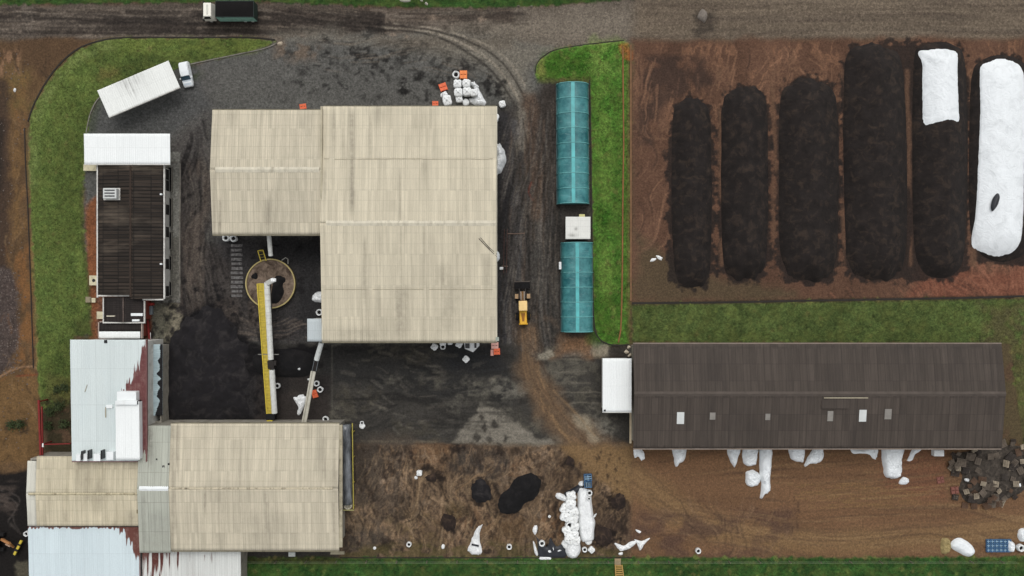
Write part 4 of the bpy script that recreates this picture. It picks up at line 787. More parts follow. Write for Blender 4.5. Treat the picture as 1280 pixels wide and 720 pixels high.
MB().box(-Lx / 2, Lx / 2, -Ly / 2 - .1, -Ly / 2, 3.25, 3.55).build('fascia', M['gutter'], cp)
for a in (-Lx / 2 + 1.6, -Lx / 6, Lx / 6, Lx / 2 - 2.6):
    for c in (-Ly / 2 + 1.5, Ly / 2 - .8): MB().box(a - .07, a + .07, c - .07, c + .07, -.1, 3.5).build('post', M['gutter'], cp)
cp.location = (ce.x, ce.y, 0); cp.rotation_euler.z = ang

# --- greenhouses
def teal():
    t = NT('teal_film'); v = t.co()
    n = t.noise(v, .5, 5, .65); c = t.mix(t.rng(n, .35, .65, 0, 1), lin4((30, 94, 100)), lin4((78, 142, 144)))
    bw = t.a('ShaderNodeTexBrick', {'Vector': v, 'Color1': (0, 0, 0, 1), 'Color2': (1, 1, 1, 1), 'Mortar': (.5, .5, .5, 1), 'Scale': 1.0, 'Mortar Size': .0, 'Bias': 0.0, 'Brick Width': 2.6, 'Row Height': 2.44}, offset=0.0); c = t.mul(c, t.rng(bw.outputs['Color'], 0, 1, .82, 1.12))
    n3 = t.noise(t.co((.5, 2.2, 1)), 1.1, 5, .7, .5); c = t.mix(t.rng(n3, .56, .74, 0, .45), c, lin4((150, 186, 186)))
    return t.out(c, .42, 0, .4)
TEAL = teal(); TEAL_SHEEN = mat('teal_crest_sheen', (82, 170, 172), .4, .3, .6, spec=.4); ARCH = mat('greenhouse_arch', (104, 166, 166), .5, .12, 2)  # lighter teal holds the crest's sky reflection as colour
def greenhouse(px0, py0, px1, py1, n, label, skew=0):
    z = 2.4; a = rect(px0, py0, px1, py1, 1.2); w = (a[1] - a[0]) / 2; L = a[3] - a[2]; cx = (a[0] + a[1]) / 2
    t = thing('greenhouse', label, 'greenhouse', (cx, (a[2] + a[3]) / 2, 0), skew); hw = w - .02
    def arc(k, N, r0=0): th = math.pi * (k / N); return (-(hw + r0) * math.cos(th), .35 + (2.25 + r0) * math.sin(th) ** .8)
    N = 22; b = MB(); rows = n * 4
    pts = []
    for i in range(rows + 1):
        y = -L / 2 + L * i / rows; sag = .06 * math.sin(math.pi * (i % 4) / 4)
        for k in range(N + 1):
            x, zz = arc(k, N, -sag - rnd.uniform(0, .02)); pts.append((x, y, zz))
    b.add(pts, [(i * (N + 1) + k, (i + 1) * (N + 1) + k, (i + 1) * (N + 1) + k + 1, i * (N + 1) + k + 1)[::-1] for i in range(rows) for k in range(N)])
    b.build('film_cover', TEAL, t, smooth=True)
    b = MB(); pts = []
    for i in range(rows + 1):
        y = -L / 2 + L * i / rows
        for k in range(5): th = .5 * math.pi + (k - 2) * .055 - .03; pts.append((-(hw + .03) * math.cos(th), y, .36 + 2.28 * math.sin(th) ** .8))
    b.add(pts, [(i * 5 + k, i * 5 + k + 1, (i + 1) * 5 + k + 1, (i + 1) * 5 + k) for i in range(rows) for k in range(4)]); b.build('crest_sheen', TEAL_SHEEN, t, smooth=True)  # crest strip: sky sheen painted as a lighter band, same single film
    for i in range(n + 1):
        y = -L / 2 + L * i / n; MB().tube([(arc(k, 16, .03)[0], y, arc(k, 16, .03)[1]) for k in range(17)], .07, 6).build('arch', ARCH, t, smooth=True)
    for s in (-1, 1): MB().box(s * hw - .06, s * hw + .06, -L / 2, L / 2, 0, .38).build('base_rail', mat('rail_dark', (70, 96, 98), .6, .2, 2), t)
    for s in (-1, 1):
        b = MB(); y = s * (L / 2 - .02); b.add([(arc(k, 16, -.05)[0], y, arc(k, 16, -.05)[1]) for k in range(17)] + [(hw, y, 0), (-hw, y, 0)], [tuple(range(19)) if s > 0 else tuple(range(19))[::-1]]); b.build('end_wall', TEAL, t)
    return t
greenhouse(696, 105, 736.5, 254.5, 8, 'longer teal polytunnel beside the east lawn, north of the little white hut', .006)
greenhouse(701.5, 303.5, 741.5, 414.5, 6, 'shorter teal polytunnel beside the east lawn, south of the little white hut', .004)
# --- little white hut between them
ht = thing('pump_hut', 'little white flat roofed hut between the two teal polytunnels', 'hut', (10.5, 9.8, 0))
x0, x1, y0, y1 = rect(707, 271, 738, 298.8, 2.8)
slope('roof', x0, x1, y0, y1, (2.8, 2.9), 'y', roofmat('roof_hut', (224, 224, 218), sheet=9, row=.9, stain=(196, 192, 184), samt=.4, streak=.03, line=.9, var=.02), ht, sootfn=lambda X, Y: .8 * np.maximum(np.exp(-((X - 720) / 2) ** 2 - ((Y - 286) / 2) ** 2), .8 * np.exp(-((X - 716) / 6) ** 2 - ((Y - 294) / 2.2) ** 2)), res=.15)
walls(ht, x0, x1, y0, y1, 2.75, M['wallw'], .15); 
MB().box(P(724, 0, 2.2).x, P(731, 0, 2.2).x, y1 - .1, y1 + .45, 2.0, 2.3).build('vent_box', mat('pale_yellow', (206, 200, 140), .6, .1, 2), ht, True, .02); MB().box(x0 + .1, x0 + .22, y0 + 1, y0 + 2, 0, 2.1).build('door', M['dark'], ht, True)
# --- white roofed store and the long dark building
ws = thing('store', 'plain white roofed store at the west end of the long dark building', 'store', (16.5, -15.5, 0))
x0, x1, y0, y1 = rect(753.2, 448, 789.6, 515.2, 3.6)
slope('roof', x0, x1, y0, y1, (3.6, 3.7), 'y', M['rwhite'], ws); walls(ws, x0, x1, y0, y1, 3.4, M['wallw'], .25)
MB().box(x0, x1, y0 - .1, y0, 3.3, 3.6).build('gutter', M['gutter'], ws, True); q = P(756, 513, 3.7); MB().box(q.x - .14, q.x + .14, q.y - .12, q.y + .12, 3.6, 3.85).build('vent', M['dark'], ws, True)
lg = thing('shed', 'very long dark brown roofed shed with a few pale skylights', 'shed', (48, -17, 0))
x0, x1, y0, y1 = rect(791.5, 430, 1252, 560.5, 5.2); r = P(0, 492, 6.2).y
slope('roof', x0, x1, y0, r, (5.2, 6.3), 'y', M['rlong'], lg, pitch=.5); slope('roof', x0, x1, r, y1, (6.3, 5.2), 'y', M['rlong'], lg, pitch=.5); ridgecap(lg, x0, x1, r, 6.33, mat('ridge_long', (84, 76, 70), .9, .25, .8), .35)
_g = mat('gutter_brown', (124, 112, 102), .8, .2, .8)
MB().box(x0, x1, y0 - .2, y0, 4.9, 5.18).build('gutter', _g, lg, True)
MB().box(x0, x1, y1, y1 + .2, 4.9, 5.18).build('gutter', _g, lg, True)
walls(lg, x0, x1, y0, y1, 4.9, M['wall'], .5)
M['sky1'] = mat('skylight', (205, 208, 206), .4, .1, 1); M['sky2'] = mat('skylight_dull', (132, 128, 122), .5, .2, 1)
for (a, c, w, h, m) in ((850.5, 522.5, 9, 15, 'sky1'), (890.5, 520, 7, 9, 'sky2'), (1078, 519.5, 9, 15, 'sky1'), (1109.5, 517.5, 8.5, 13, 'sky2'), (1037.5, 520, 7, 13, 'sky2'), (959.5, 521, 6, 8, 'sky2')):
    q = P(a, c, 5.8); zt = 5.2 + 1.1 * (q.y - y0) / (r - y0); w *= S * .955; h *= S * .955; zt0 = zt - 1.1 * (h / 2) / (r - y0); zt1 = zt + 1.1 * (h / 2) / (r - y0)
    bb = MB(); bb.add([(q.x - w / 2, q.y - h / 2, zt0 + .02), (q.x + w / 2, q.y - h / 2, zt0 + .02), (q.x + w / 2, q.y + h / 2, zt1 + .02), (q.x - w / 2, q.y + h / 2, zt1 + .02), (q.x - w / 2, q.y - h / 2, zt0 + .1), (q.x + w / 2, q.y - h / 2, zt0 + .1), (q.x + w / 2, q.y + h / 2, zt1 + .1), (q.x - w / 2, q.y + h / 2, zt1 + .1)], [(3, 2, 1, 0), (4, 5, 6, 7), (0, 1, 5, 4), (1, 2, 6, 5), (2, 3, 7, 6), (3, 0, 4, 7)]).build('skylight', M[m], lg, True)
for (xa, xb, py, h) in ((1026, 1060, 505, 11), (1029, 1084, 497, 1.4)):
    a, c = P(xa, py, 5.95), P(xb, py, 5.95); zt = 5.2 + 1.1 * (a.y - y0) / (r - y0)
    MB().box(a.x, c.x, a.y - h * .06, a.y + h * .06, zt - .1, zt + .08 + h * .008).build('patch_sheet', M['rlong'] if h > 5 else M['lap'], lg, True)
# --- little grey roof on the hall's west side
gb = thing('conveyor_house', 'small pale grey flat roofed booth against the west side of the big hall', 'booth', (-31.5, -6.6, 0))
x0, x1, y0, y1 = rect(384.2, 398.3, 402.3, 426.8, 6.4)
slope('roof', x0, x1, y0, y1, (6.4, 6.5), 'y', roofmat('roof_booth', (190, 198, 200), sheet=4, row=9, stain=(170, 178, 180), samt=.3, streak=.03, line=.9, var=.02), gb); walls(gb, x0, x1, y0, y1, 6.3, M['wallw'], .12)

# --- kerbs and painted markings
KM = mat('kerb_concrete', (120, 116, 108), .9, .25, 1.2, dirt=(60, 54, 46), damt=.7); KD = mat('kerb_dark', (46, 42, 38), .9, .25, 1.2)
def kerb(pts, m=KM, w=.16, h=.13, per=6, name='kerb'):
    pts = [P(*p) for p in catmull(pts, per, False)]; b = MB(); V = []; n = len(pts)
    for i, p in enumerate(pts):
        d = (pts[min(i + 1, n - 1)] - pts[max(i - 1, 0)]).normalized(); s = Vector((-d.y, d.x, 0)) * w / 2
        V += [(p + s) + Vector((0, 0, -.1)), p + s + Vector((0, 0, h)), p - s + Vector((0, 0, h)), p - s + Vector((0, 0, -.1))]
    F = [(i * 4 + k, i * 4 + k + 1, i * 4 + k + 5, i * 4 + k + 4) for i in range(n - 1) for k in range(3)] + [(0, 3, 2, 1), (4 * n - 4, 4 * n - 3, 4 * n - 2, 4 * n - 1)]
    o = b.add(V, F).build(name, m); tag(o, kind='structure'); return o
kerb([(346, 54), (330, 61), (290, 69.5), (240, 80), (226, 84)]); kerb([(150, 110), (126, 121), (114, 140), (108, 166)]); kerb([(344, 50), (310, 47), (240, 47), (160, 47), (126, 51), (98, 61), (75, 80), (57, 104), (43, 130), (35, 152)], KD, .22, .1)
kerb([(31, 160), (32, 200), (35, 260), (38, 340), (42, 460)], KD, .14, .1, name='drain_channel')
kerb([(669, 92), (671, 80), (680, 70), (696, 62), (735, 55.5), (780, 50.5)], KD, .14, .1); kerb([(737, 100), (740, 300), (742, 396), (748, 422), (764, 431), (786, 431)], KD, .22, .12); kerb([(788.5, 56), (788.5, 130), (788.6, 260), (788.5, 376)], mat('kerb_earth', (120, 90, 66), .95, .25, .8), .26, .12)
kerb([(224.5, 204), (225.5, 215), (225, 290), (225, 372)], KM, .2, .12); kerb([(213, 203), (222, 203)], KM, .2, .12); kerb([(788, 515), (788, 554)], mat('kerb_pale', (200, 184, 156), .9, .15, 1), .32, .12); kerb([(425, 697), (560, 697), (790, 697)], KD, .14, .12)
kerb([(790, 379), (900, 378), (1000, 376), (1200, 372.5), (1285, 370)], KD, .3, .1)
zb = MB()
for k in range(12):
    y = 307 + k * 5.7; a = P(289 + rnd.uniform(-.6, .6), y + 1.7 + rnd.uniform(-.3, .3)); c = P(303.5 + rnd.uniform(-1, .6), y - 1.7)
    zb.box(a.x, c.x, a.y, c.y, .0, .052)
t = NT('faded_paint'); v = t.co(); fm = t.out(t.mix(t.rng(t.noise(v, 2.2, 6, .75), .38, .6, 0, 1), lin4((66, 62, 62)), lin4((118, 116, 114))), .9)
tag(zb.build('crosswalk_markings', fm), kind='structure')
# ------------------------------------------------------------------ heaps, sheets, bags
SOIL = mat('substrate_black', (19, 18, 19), .95, .45, 1.0, dirt=(38, 35, 35), damt=.6, bump=.12); SOILH = mat('substrate_trodden', (27, 25, 27), .95, .4, .5, dirt=(58, 54, 53), damt=.75, bump=.10); SOILB = mat('substrate_dark_brown', (33, 28, 26), .95, .45, .7, dirt=(66, 54, 45), damt=.75, bump=.14); SOILR = mat('substrate_reddish', (40, 31, 27), .95, .4, 1.0, dirt=(84, 68, 54), damt=.8, bump=.10)
PLW = mat('plastic_white', (240, 242, 242), .5, .05, 1.2, dirt=(204, 204, 200), damt=.3, spec=.4, crease=.05); PLB = mat('bag_white', (240, 242, 241), .7, .05, 2.5, dirt=(204, 202, 196), damt=.3, crease=.02); PLG = mat('tarp_grey_white', (232, 236, 238), .5, .05, .6, dirt=(182, 186, 188), damt=.45, crease=.025); PLK = mat('tarp_dark', (34, 36, 42), .5, .3, 1.5, spec=.4)
def heap_z(d, w, h, X, Y, nz, ns, seed):
    t = np.clip(d / w, 0, 1); return h * np.sin(t * 1.5708) ** .85 + (fbm(X * ns, Y * ns, seed, 4) - .5) * 2 * nz * np.clip(d / .5, 0, 1)
def mound(name, poly, h, w, m, nz=.1, ns=.8, seed=1, rag=.0, rings=16, per=10, z0=0.0, label=None, cat=None, group=None, parent=None, smooth=True, kind=None):
    """a heap or a draped sheet over an outline in photo pixels; height follows the distance from the outline"""
    pts = catmull(poly, per); N = len(pts); k = S * (H - z0) / H
    B = np.array([((x - 640) * k, (360 - y) * k) for x, y in pts]); c = B.mean(0)
    if rag: a = np.arange(N); B = c + (B - c) * (1 + rag * (vnoise(a / 2.3, a * 0 + 3, seed) + vnoise(a / 5.1, a * 0 + 9, seed) - 1))[:, None]
    T = np.linspace(0, 1, rings + 1)[1:]; V = [np.array([[c[0], c[1]]])] + [c + (B - c) * t for t in T]; V = np.concatenate(V)
    d = np.maximum(sdist([tuple(p) for p in B], V[:, 0], V[:, 1]), 0); z = z0 + heap_z(d, w * (1.25 if name == 'windrow' else 1), h * (1.15 if name == 'windrow' else 1), V[:, 0], V[:, 1], nz, ns, seed); z[-N:] = z0 - .06
    F = []
    i = np.arange(N); j = (i + 1) % N
    for r in range(rings - 1): a = 1 + r * N; F.append(np.stack([a + i, a + N + i, a + N + j, a + j], -1))
    F = np.concatenate(F); F3 = np.stack([np.zeros(N, int), 1 + i, 1 + j, 1 + j], -1)
    me_v = np.c_[V, z]; loc = (c[0], c[1], 0) if parent is None else tuple(parent.location)
    me_v = me_v - np.array(loc)
    me = bpy.data.meshes.new(name); me.from_pydata(me_v.tolist(), [], F.tolist() + [(0, 1 + int(a), 1 + int(b)) for a, b in zip(i, j)]); me.update()
    if smooth: me.polygons.foreach_set('use_smooth', [True] * len(me.polygons))
    o = bpy.data.objects.new(name, me); COL.objects.link(o); me.materials.append(m)
    if parent is not None: o.parent = parent
    else: o.location = loc
    return tag(o, label, cat, group, kind)
def oval(cx, cy, rx, ry, rot=0, n=12, jit=.1, seed=0):
    r = random.Random(seed); c, s = math.cos(rot), math.sin(rot); out = []
    for k in range(n):
        a = 6.2832 * k / n; q = 1 + r.uniform(-jit, jit); x, y = rx * q * math.cos(a), ry * q * math.sin(a); out.append((cx + x * c - y * s, cy + x * s + y * c))
    return out

# windrows of substrate under the field
WR = 'dark windrows of substrate in the east field'
mound('windrow', [(842, 140), (852, 126), (866, 122), (880, 130), (888, 150), (890, 240), (888, 330), (880, 356), (862, 360), (846, 350), (840, 300), (839, 200)], 1.9, 3.2, SOILB, .26, .5, 5, .03, label='shortest of the dark substrate windrows, westmost in the east field', cat='windrow', group=WR)
mound('windrow', [(903, 130), (916, 112), (932, 107), (948, 112), (958, 132), (961, 220), (958, 320), (946, 346), (926, 350), (908, 340), (902, 290), (901, 200)], 2.1, 3.6, SOILB, .26, .5, 6, .03, label='dark substrate windrow second from the lawn, between the shortest and a broader one', cat='windrow', group=WR)
mound('windrow', [(975, 124), (990, 102), (1010, 98), (1032, 104), (1046, 126), (1049, 220), (1046, 320), (1032, 348), (1008, 352), (984, 342), (974, 300), (973, 200)], 2.3, 4.4, SOILB, .26, .5, 7, .03, label='broad dark substrate windrow in the middle of the east field', cat='windrow', group=WR)
mound('windrow', [(1056, 80), (1068, 60), (1088, 53), (1110, 60), (1128, 82), (1134, 180), (1132, 320), (1116, 346), (1090, 350), (1066, 340), (1056, 300), (1054, 190)], 2.3, 4.6, SOILB, .26, .5, 8, .03, label='longest uncovered dark windrow, just west of the partly sheeted one', cat='windrow', group=WR)
P5 = [(1142, 76), (1152, 58), (1172, 52), (1192, 56), (1206, 76), (1210, 180), (1206, 310), (1194, 342), (1172, 348), (1152, 338), (1142, 300), (1140, 190)]
o5 = mound('windrow', P5, 2.2, 4.2, SOILB, .06, .9, 9, .0, label='dark windrow with a white sheet over its northern end', cat='windrow', group=WR)
B5 = [tuple(P(*p).xy) for p in catmull(P5, 10)]
def drape(name, poly, m, h, w, base, off, seed, rag, label=None, cat=None, rings=14):
    pts = catmull(poly, 14); N = len(pts); B = np.array([tuple(P(x, y, 1.5).xy) for x, y in pts]); c = B.mean(0); a = np.arange(N)
    B = c + (B - c) * (1 + rag * (vnoise(a / 1.7, a * 0 + 3, seed) + vnoise(a / 4.1, a * 0 + 9, seed) - 1))[:, None]
    V = np.concatenate([[c]] + [c + (B - c) * t for t in np.linspace(0, 1, rings + 1)[1:]])
    d = np.maximum(sdist(base, V[:, 0], V[:, 1]), 0); z = heap_z(d, w * 1.25, h * 1.15, V[:, 0], V[:, 1], .06, .9, 9) + off + (fbm(V[:, 0] * 2, V[:, 1] * 2, seed) - .5) * .10; z[-N:] -= off - .0
    nv = len(V); F = [(0, 1 + i, 1 + (i + 1) % N) for i in range(N)] + [(1 + r * N + i, 1 + (r + 1) * N + i, 1 + (r + 1) * N + (i + 1) % N, 1 + r * N + (i + 1) % N) for r in range(rings - 1) for i in range(N)]
    me = bpy.data.meshes.new(name); me.from_pydata(np.c_[V - c, z].tolist(), [], F); me.update(); me.polygons.foreach_set('use_smooth', [True] * len(F)); me.materials.append(m)
    o = bpy.data.objects.new(name, me); COL.objects.link(o); o.location = (c[0], c[1], 0); return tag(o, label, cat)
drape('tarp', [(1152, 63), (1162, 61), (1175, 60.5), (1188, 62), (1197, 66), (1196, 85), (1196, 110), (1197, 135), (1197, 152), (1185, 151), (1172, 153), (1157, 155), (1155, 135), (1155, 100), (1155, 78)], PLG, 2.2, 4.2, B5, .10, 3, .012, 'short white sheet draped over the north end of a dark windrow', 'tarp')
mound('windrow', [(1214, 96), (1226, 76), (1250, 68), (1276, 76), (1290, 100), (1294, 190), (1290, 290), (1280, 318), (1252, 328), (1224, 316), (1212, 280), (1211, 180)], 2.0, 4.6, SOILB, .06, .9, 9, .0, label='windrow wholly hidden but for black edges under the long white sheet', cat='windrow', group=WR)
B6 = [tuple(P(*p).xy) for p in catmull([(1214, 96), (1226, 76), (1250, 68), (1276, 76), (1290, 100), (1294, 190), (1290, 290), (1280, 318), (1252, 328), (1224, 316), (1212, 280), (1211, 180)], 10)]
drape('tarp', [(1229, 86), (1240, 76), (1255, 72), (1270, 76), (1280, 90), (1281, 150), (1279, 220), (1278, 280), (1272, 310), (1258, 319), (1243, 319), (1228, 312), (1221, 302), (1224, 260), (1226, 200), (1228, 140)], PLG, 2.0, 4.6, B6, .12, 5, .010, 'long white sheet covering the eastmost windrow, torn once', 'tarp', 22)
mound('tear_patch', oval(1243.5, 254, 5, 11, .3, 8, .25, 4), .35, .6, PLK, .03, 1, 3, z0=2.05, label='small dark tear patch lying on the long white sheet', cat='patch')
for i, (a, c, r) in enumerate(((1188, 158, 3), (1194, 164, 2.5))): mound('plastic_scrap', oval(a, c, r, r * .7, i, 8, .3, i), .25, .3, PLG, .05, 2, i, z0=1.4, label=('larger' if i == 0 else 'smaller') + ' white scrap just below the short white sheet', cat='plastic scrap')
for i, (a, c, w_) in enumerate(((816, 325, 4), (824, 322, 5))): mound('plastic_scrap', oval(a, c, w_, 2, -.5 + i, 8, .35, i), .2, .3, PLB, .05, 2, i, label=('smaller' if i == 0 else 'larger') + ' pale scrap in the mud southwest of the windrows', cat='plastic scrap')
mound('debris_heap', oval(878, 20, 5, 9, .3, 9, .3, 2), .5, .5, mat('pale_rubble', (120, 112, 104), .9, .3, 3), .15, 2, 4, label='small pale rubble heap on the road above the windrow field', cat='rubble heap')

# heaps west and south
mound('substrate_heap', [(214, 420), (222, 410), (232, 398), (244, 392), (256, 382), (268, 386), (276, 380), (284, 396), (296, 408), (300, 424), (312, 436), (306, 452), (314, 474), (306, 492), (312, 516), (290, 524), (262, 527), (230, 526), (208, 526), (206, 500), (204, 470), (208, 440)], 1.1, 7.5, SOILH, .36, .55, 11, .06, rings=40, label='large black substrate heap spread west of the yellow conveyor', cat='substrate heap')
mound('substrate_heap', [(316, 446), (334, 438), (364, 436), (390, 442), (394, 456), (384, 470), (352, 472), (322, 466)], .9, 2.2, SOIL, .12, .7, 12, .02, label='low black substrate heap between the two conveyors', cat='substrate heap')
mound('substrate_heap', [(622, 630), (626, 618), (636, 610), (642, 600), (654, 593), (668, 592), (676, 600), (675, 612), (668, 624), (656, 630), (648, 640), (634, 643), (624, 640)], 1.3, 2.6, SOIL, .22, .7, 13, .05, rings=24, label='big black double-lobed substrate heap in the brown mud', cat='substrate heap')
for i, (pl, lb) in enumerate(((oval(601, 615, 11, 17, -.2, 10, .2, 2), 'oval dark heap just west of the big black double-lobed heap'), (oval(539, 597, 8, 6, .3, 9, .25, 3), 'small dark heap beside the white bag in the mud'), (oval(561, 655, 12, 10, .5, 10, .3, 4), 'reddish dark heap near the middle of the mud yard'), (oval(773, 627, 9, 10, 0, 10, .2, 5), 'reddish dark heap at the east edge of the mud yard'), (oval(752, 670, 12, 13, 0, 10, .2, 6), 'dark heap beside the foot of the white bag stack'), (oval(713, 577, 6, 8, -.4, 9, .25, 7), 'small dark heap by the brown wheel track'))):
    mound('substrate_heap', pl, .3 if i else .5, 1.0, SOILH if i == 0 else SOILR, .18, 1.2, 20 + i, .12, label=lb, cat='substrate heap')

# ---- bulk bags
def bagmesh(seed, kind):
    r = random.Random(seed); ph = [r.uniform(0, 6.28) for _ in range(6)]; sq = r.uniform(.16, .26) if kind == 'full' else r.uniform(.02, .08)
    def fn(a, i): return 1 + sq * -math.cos(4 * a) * .5 + .035 * math.sin(5 * a + ph[0] + i * .7) + .03 * math.sin(9 * a + ph[1] - i) + .02 * math.sin(15 * a + ph[2] + i * 2)
    if kind == 'open': prof = [(.50, 0), (.60, .1), (.64, .4), (.62, .75), (.60, .92), (.56, 1.02), (.48, 1.03), (.42, .95), (.37, .75), (.33, .55)]
    elif kind == 'flat': prof = [(.60, 0), (.66, .08), (.62, .25), (.45, .38), (.22, .44), (.08, .42)]
    else: prof = [(.52, 0), (.62, .1), (.67, .4), (.67, .78), (.63, .95), (.52, 1.03), (.34, 1.05), (.16, 1.08), (.09, 1.16), (.11, 1.2)]
    return MB().lathe(prof, 28, fn)
BAGP = {}
def bag(px, py, s, kind, label, group=None, z=0, rz=None, seed=None, squash=1, tilt=0, m=None):
    key = (kind, (seed if seed is not None else int(px)) % 4)
    q = P(px, py, z + .6)
    if key not in BAGP:
        o = bagmesh(key[1] * 7 + len(kind), kind).build('bulk_bag', PLB, None, smooth=True, loc=(0, 0, 0))
        if kind == 'open': MB().lathe([(.40, .62), (.2, .68), (.02, .70)], 16).build('contents', SOIL, o, smooth=True)
        if kind == 'full':
            for a in range(4):
                t_ = .785 + a * 1.5708; x, y = .5 * math.cos(t_), .5 * math.sin(t_); MB().tube([(x * 1.1, y * 1.1, .86), (x * .9, y * .9, 1.12), (x * .6, y * .6, 1.14), (x * .62, y * .62, 1.0)], .028, 6).build('lifting_strap', M['gutter'], o)
        BAGP[key] = o
    else: o = dup(BAGP[key])
    o.location = (q.x, q.y, z); o.rotation_euler = (tilt, 0, rz if rz is not None else rnd.uniform(0, 6.28)); o.scale = (s, s * squash, s)
    tag(o, label, 'bulk bag', group)
    if 'group' in o and not group: del o['group']
    return o
bag(570, 93.5, .95, 'open', 'white open bag of dark substrate beside the northernmost orange pallet')
NB = 'white bags stacked at the north wall'
for (a, c, s, z, lb) in ((572, 105, .95, .2, 'upper left white bag of the block at the north wall of the hall'), (583, 104.5, .95, .2, 'upper right white bag of the block at the north wall of the hall'), (573, 116, 1.0, .1, 'middle left white bag of the block at the north wall of the hall'), (584, 115, 1.0, .1, 'middle right white bag of the block at the north wall of the hall')): bag(a, c, s * 1.12, 'full', lb, NB, z, rnd.uniform(-.08, .08))
bag(574, 124, .9, 'full', 'lower left white bag of the block, touching the hall roof edge', NB, 0, .2); bag(582, 127, .9, 'flat', 'slumped white bag at the foot of the block by the north wall', NB, 0, .5); bag(592.5, 116, .95, 'full', 'square white bag right of the block, above the crumpled sheet', NB, .5, .1)
bag(553, 118, .6, 'flat', 'small slumped white bag just under the inner orange pallet', NB); bag(559, 126, 1.15, 'full', 'tall white bag half under the north roof edge, below an orange pallet', NB, 0, .2, squash=1.2); bag(556, 117.5, .65, 'full', 'small white bag wedged between orange pallet and tall white bag', NB)
bag(627.8, 130, .85, 'full', 'lone round white bag off the northeast corner of the hall'); bag(618.5, 147, 1.05, 'full', 'white bag half hidden under the east roof edge near the corner')
bag(282.5, 297.5, .9, 'open', 'left of two open white ring bags under the smaller gable', 'open white bags under the smaller gable'); bag(292, 298, .9, 'open', 'right of two open white ring bags, at the end of the crosswalk', 'open white bags under the smaller gable')
SB = 'white bags along the south wall'
bag(543, 433.5, .85, 'full', 'crumpled white bag, westmost of the row along the south wall', SB); bag(553.5, 428, .85, 'full', 'white bag behind the dark ring bag at the south wall', SB); bag(553.5, 433.5, .75, 'open', 'grey rimmed bag open on black filling at the south wall', SB); bag(562.5, 428, .65, 'full', 'small white bag half under the south roof edge, right of the dark ring bag', SB); bag(574, 430, .85, 'full', 'puckered white bag touching the big white windowed bundle', SB, squash=1.1); bag(609, 425.5, .4, 'flat', 'tiny white bundle peeking from the south roof edge near the corner', SB); bag(582.5, 449, .82, 'full', 'lone white bag standing out on the concrete south of the hall')
b = MB(); b.add([P(579.5, 425, .1), P(599, 424.5, .1), P(599.5, 432, .1), P(591.5, 440.5, .1), P(581, 436, .1), P(579.5, 425, 1.15), P(598.5, 424.8, 1.15), P(599, 431.5, 1.1), P(591.5, 440, 1.05), P(581.3, 435.8, 1.1)], [(4, 3, 2, 1, 0), (5, 6, 7, 8, 9), (0, 1, 6, 5), (1, 2, 7, 6), (2, 3, 8, 7), (3, 4, 9, 8), (4, 0, 5, 9)][:7])
bb = thing('wrapped_bundle', 'big white wrapped bundle with two dark openings at the south wall', 'bundle', P(590, 432)); b.build('wrapping', PLB, bb, True, .06)
for (x0, x1, y0, y1) in ((581.5, 587, 429.3, 435.4), (593, 595.6, 427.5, 435)): a = P(x0, y1, 1.2); c = P(x1, y0, 1.2); MB().box(a.x, c.x, a.y, c.y, 1.09, 1.19).build('opening', M['dark'], bb, True)
bag(346.5, 482.5, .72, 'open', 'open white ring bag just east of the long yellow conveyor'); bag(395.5, 479.5, .75, 'open', 'dark filled open bag under the pale sloping conveyor'); bag(400, 487, .78, 'open', 'bright white ring bag beside the pale sloping conveyor')
bag(399, 390.5, .85, 'open', 'white funnel shaped open bag at the hall, above the grey booth'); bag(407, 524, .85, 'open', 'white open bag standing at the north edge of the bottom hall', squash=.8); bag(452, 533, .75, 'flat', 'slumped white bag lying beside the yellow railed trough'); bag(452, 529, .5, 'open', 'small dark filled bag just above a slumped white bag on the concrete')
bag(524, 591.5, .72, 'full', 'white bag with a pale spout, beside a small dark heap in the mud'); bag(519.5, 598, .42, 'flat', 'small cream sack below the white bag in the mud'); bag(511, 681, .66, 'open', 'open white ring bag in the mud near the grass, farther from the bank steps'); bag(553.5, 684.5, .62, 'flat', 'flattened white bag near the grass, east of an open ring bag', squash=.7); bag(636.5, 684, .7, 'open', 'ragged open white bag near the grass, between two torn sheets'); bag(467.5, 686.5, .4, 'flat', 'small beige sack near the grass at the corner of the bottom hall'); bag(687, 646.5, .34, 'full', 'tiny cream sack alone in the mud west of the white stack')
bag(32.5, 667.5, .7, 'open', 'white ring bag at the west edge of the low cream shed')
# crumpled sheets
def sheet(poly, label, h=.35, w=.5, m=None, seed=1, cat='plastic sheet', rag=.03, group=None, z0=0.0, nz=.13): return mound('plastic_sheet', poly, h * .7, w, m or PLW, nz if nz < .1 else .24, 2.4, seed, max(rag, .10) if nz > .1 else rag, 12, 10, z0, label, cat, group, smooth=nz < .1)
sheet([(592, 102), (598, 110), (602, 118), (608, 130), (600, 132), (590, 130), (586, 124), (592, 120)], 'crumpled white sheet hanging over bags at the northeast of the hall', .8, .7, seed=2); sheet([(588, 103), (592, 103), (599, 108), (596, 110), (589, 107)], 'narrow white strip of sheet reaching from the bag block', .7, .4, seed=3)
sheet([(617, 183), (624, 180), (630, 186), (633, 198), (630, 210), (624, 217), (617, 215)], 'large rounded pale blue-white bundle against the east wall', 2.6, 1.0, PLW, 4, 'wrapped bundle'); sheet([(616, 315), (622, 314), (625, 320), (623, 326), (616, 327)], 'pale bundle half hidden under the east roof edge', .9, .5, PLG, 5, 'wrapped bundle'); MB().box(-.3, .3, -.22, .22, 0, .5).build('white_box', PLW, None, bevel=.05, loc=P(627, 335.5)); tag(bpy.data.objects['white_box'], 'small white box on the dark strip beside the east wall', 'box')
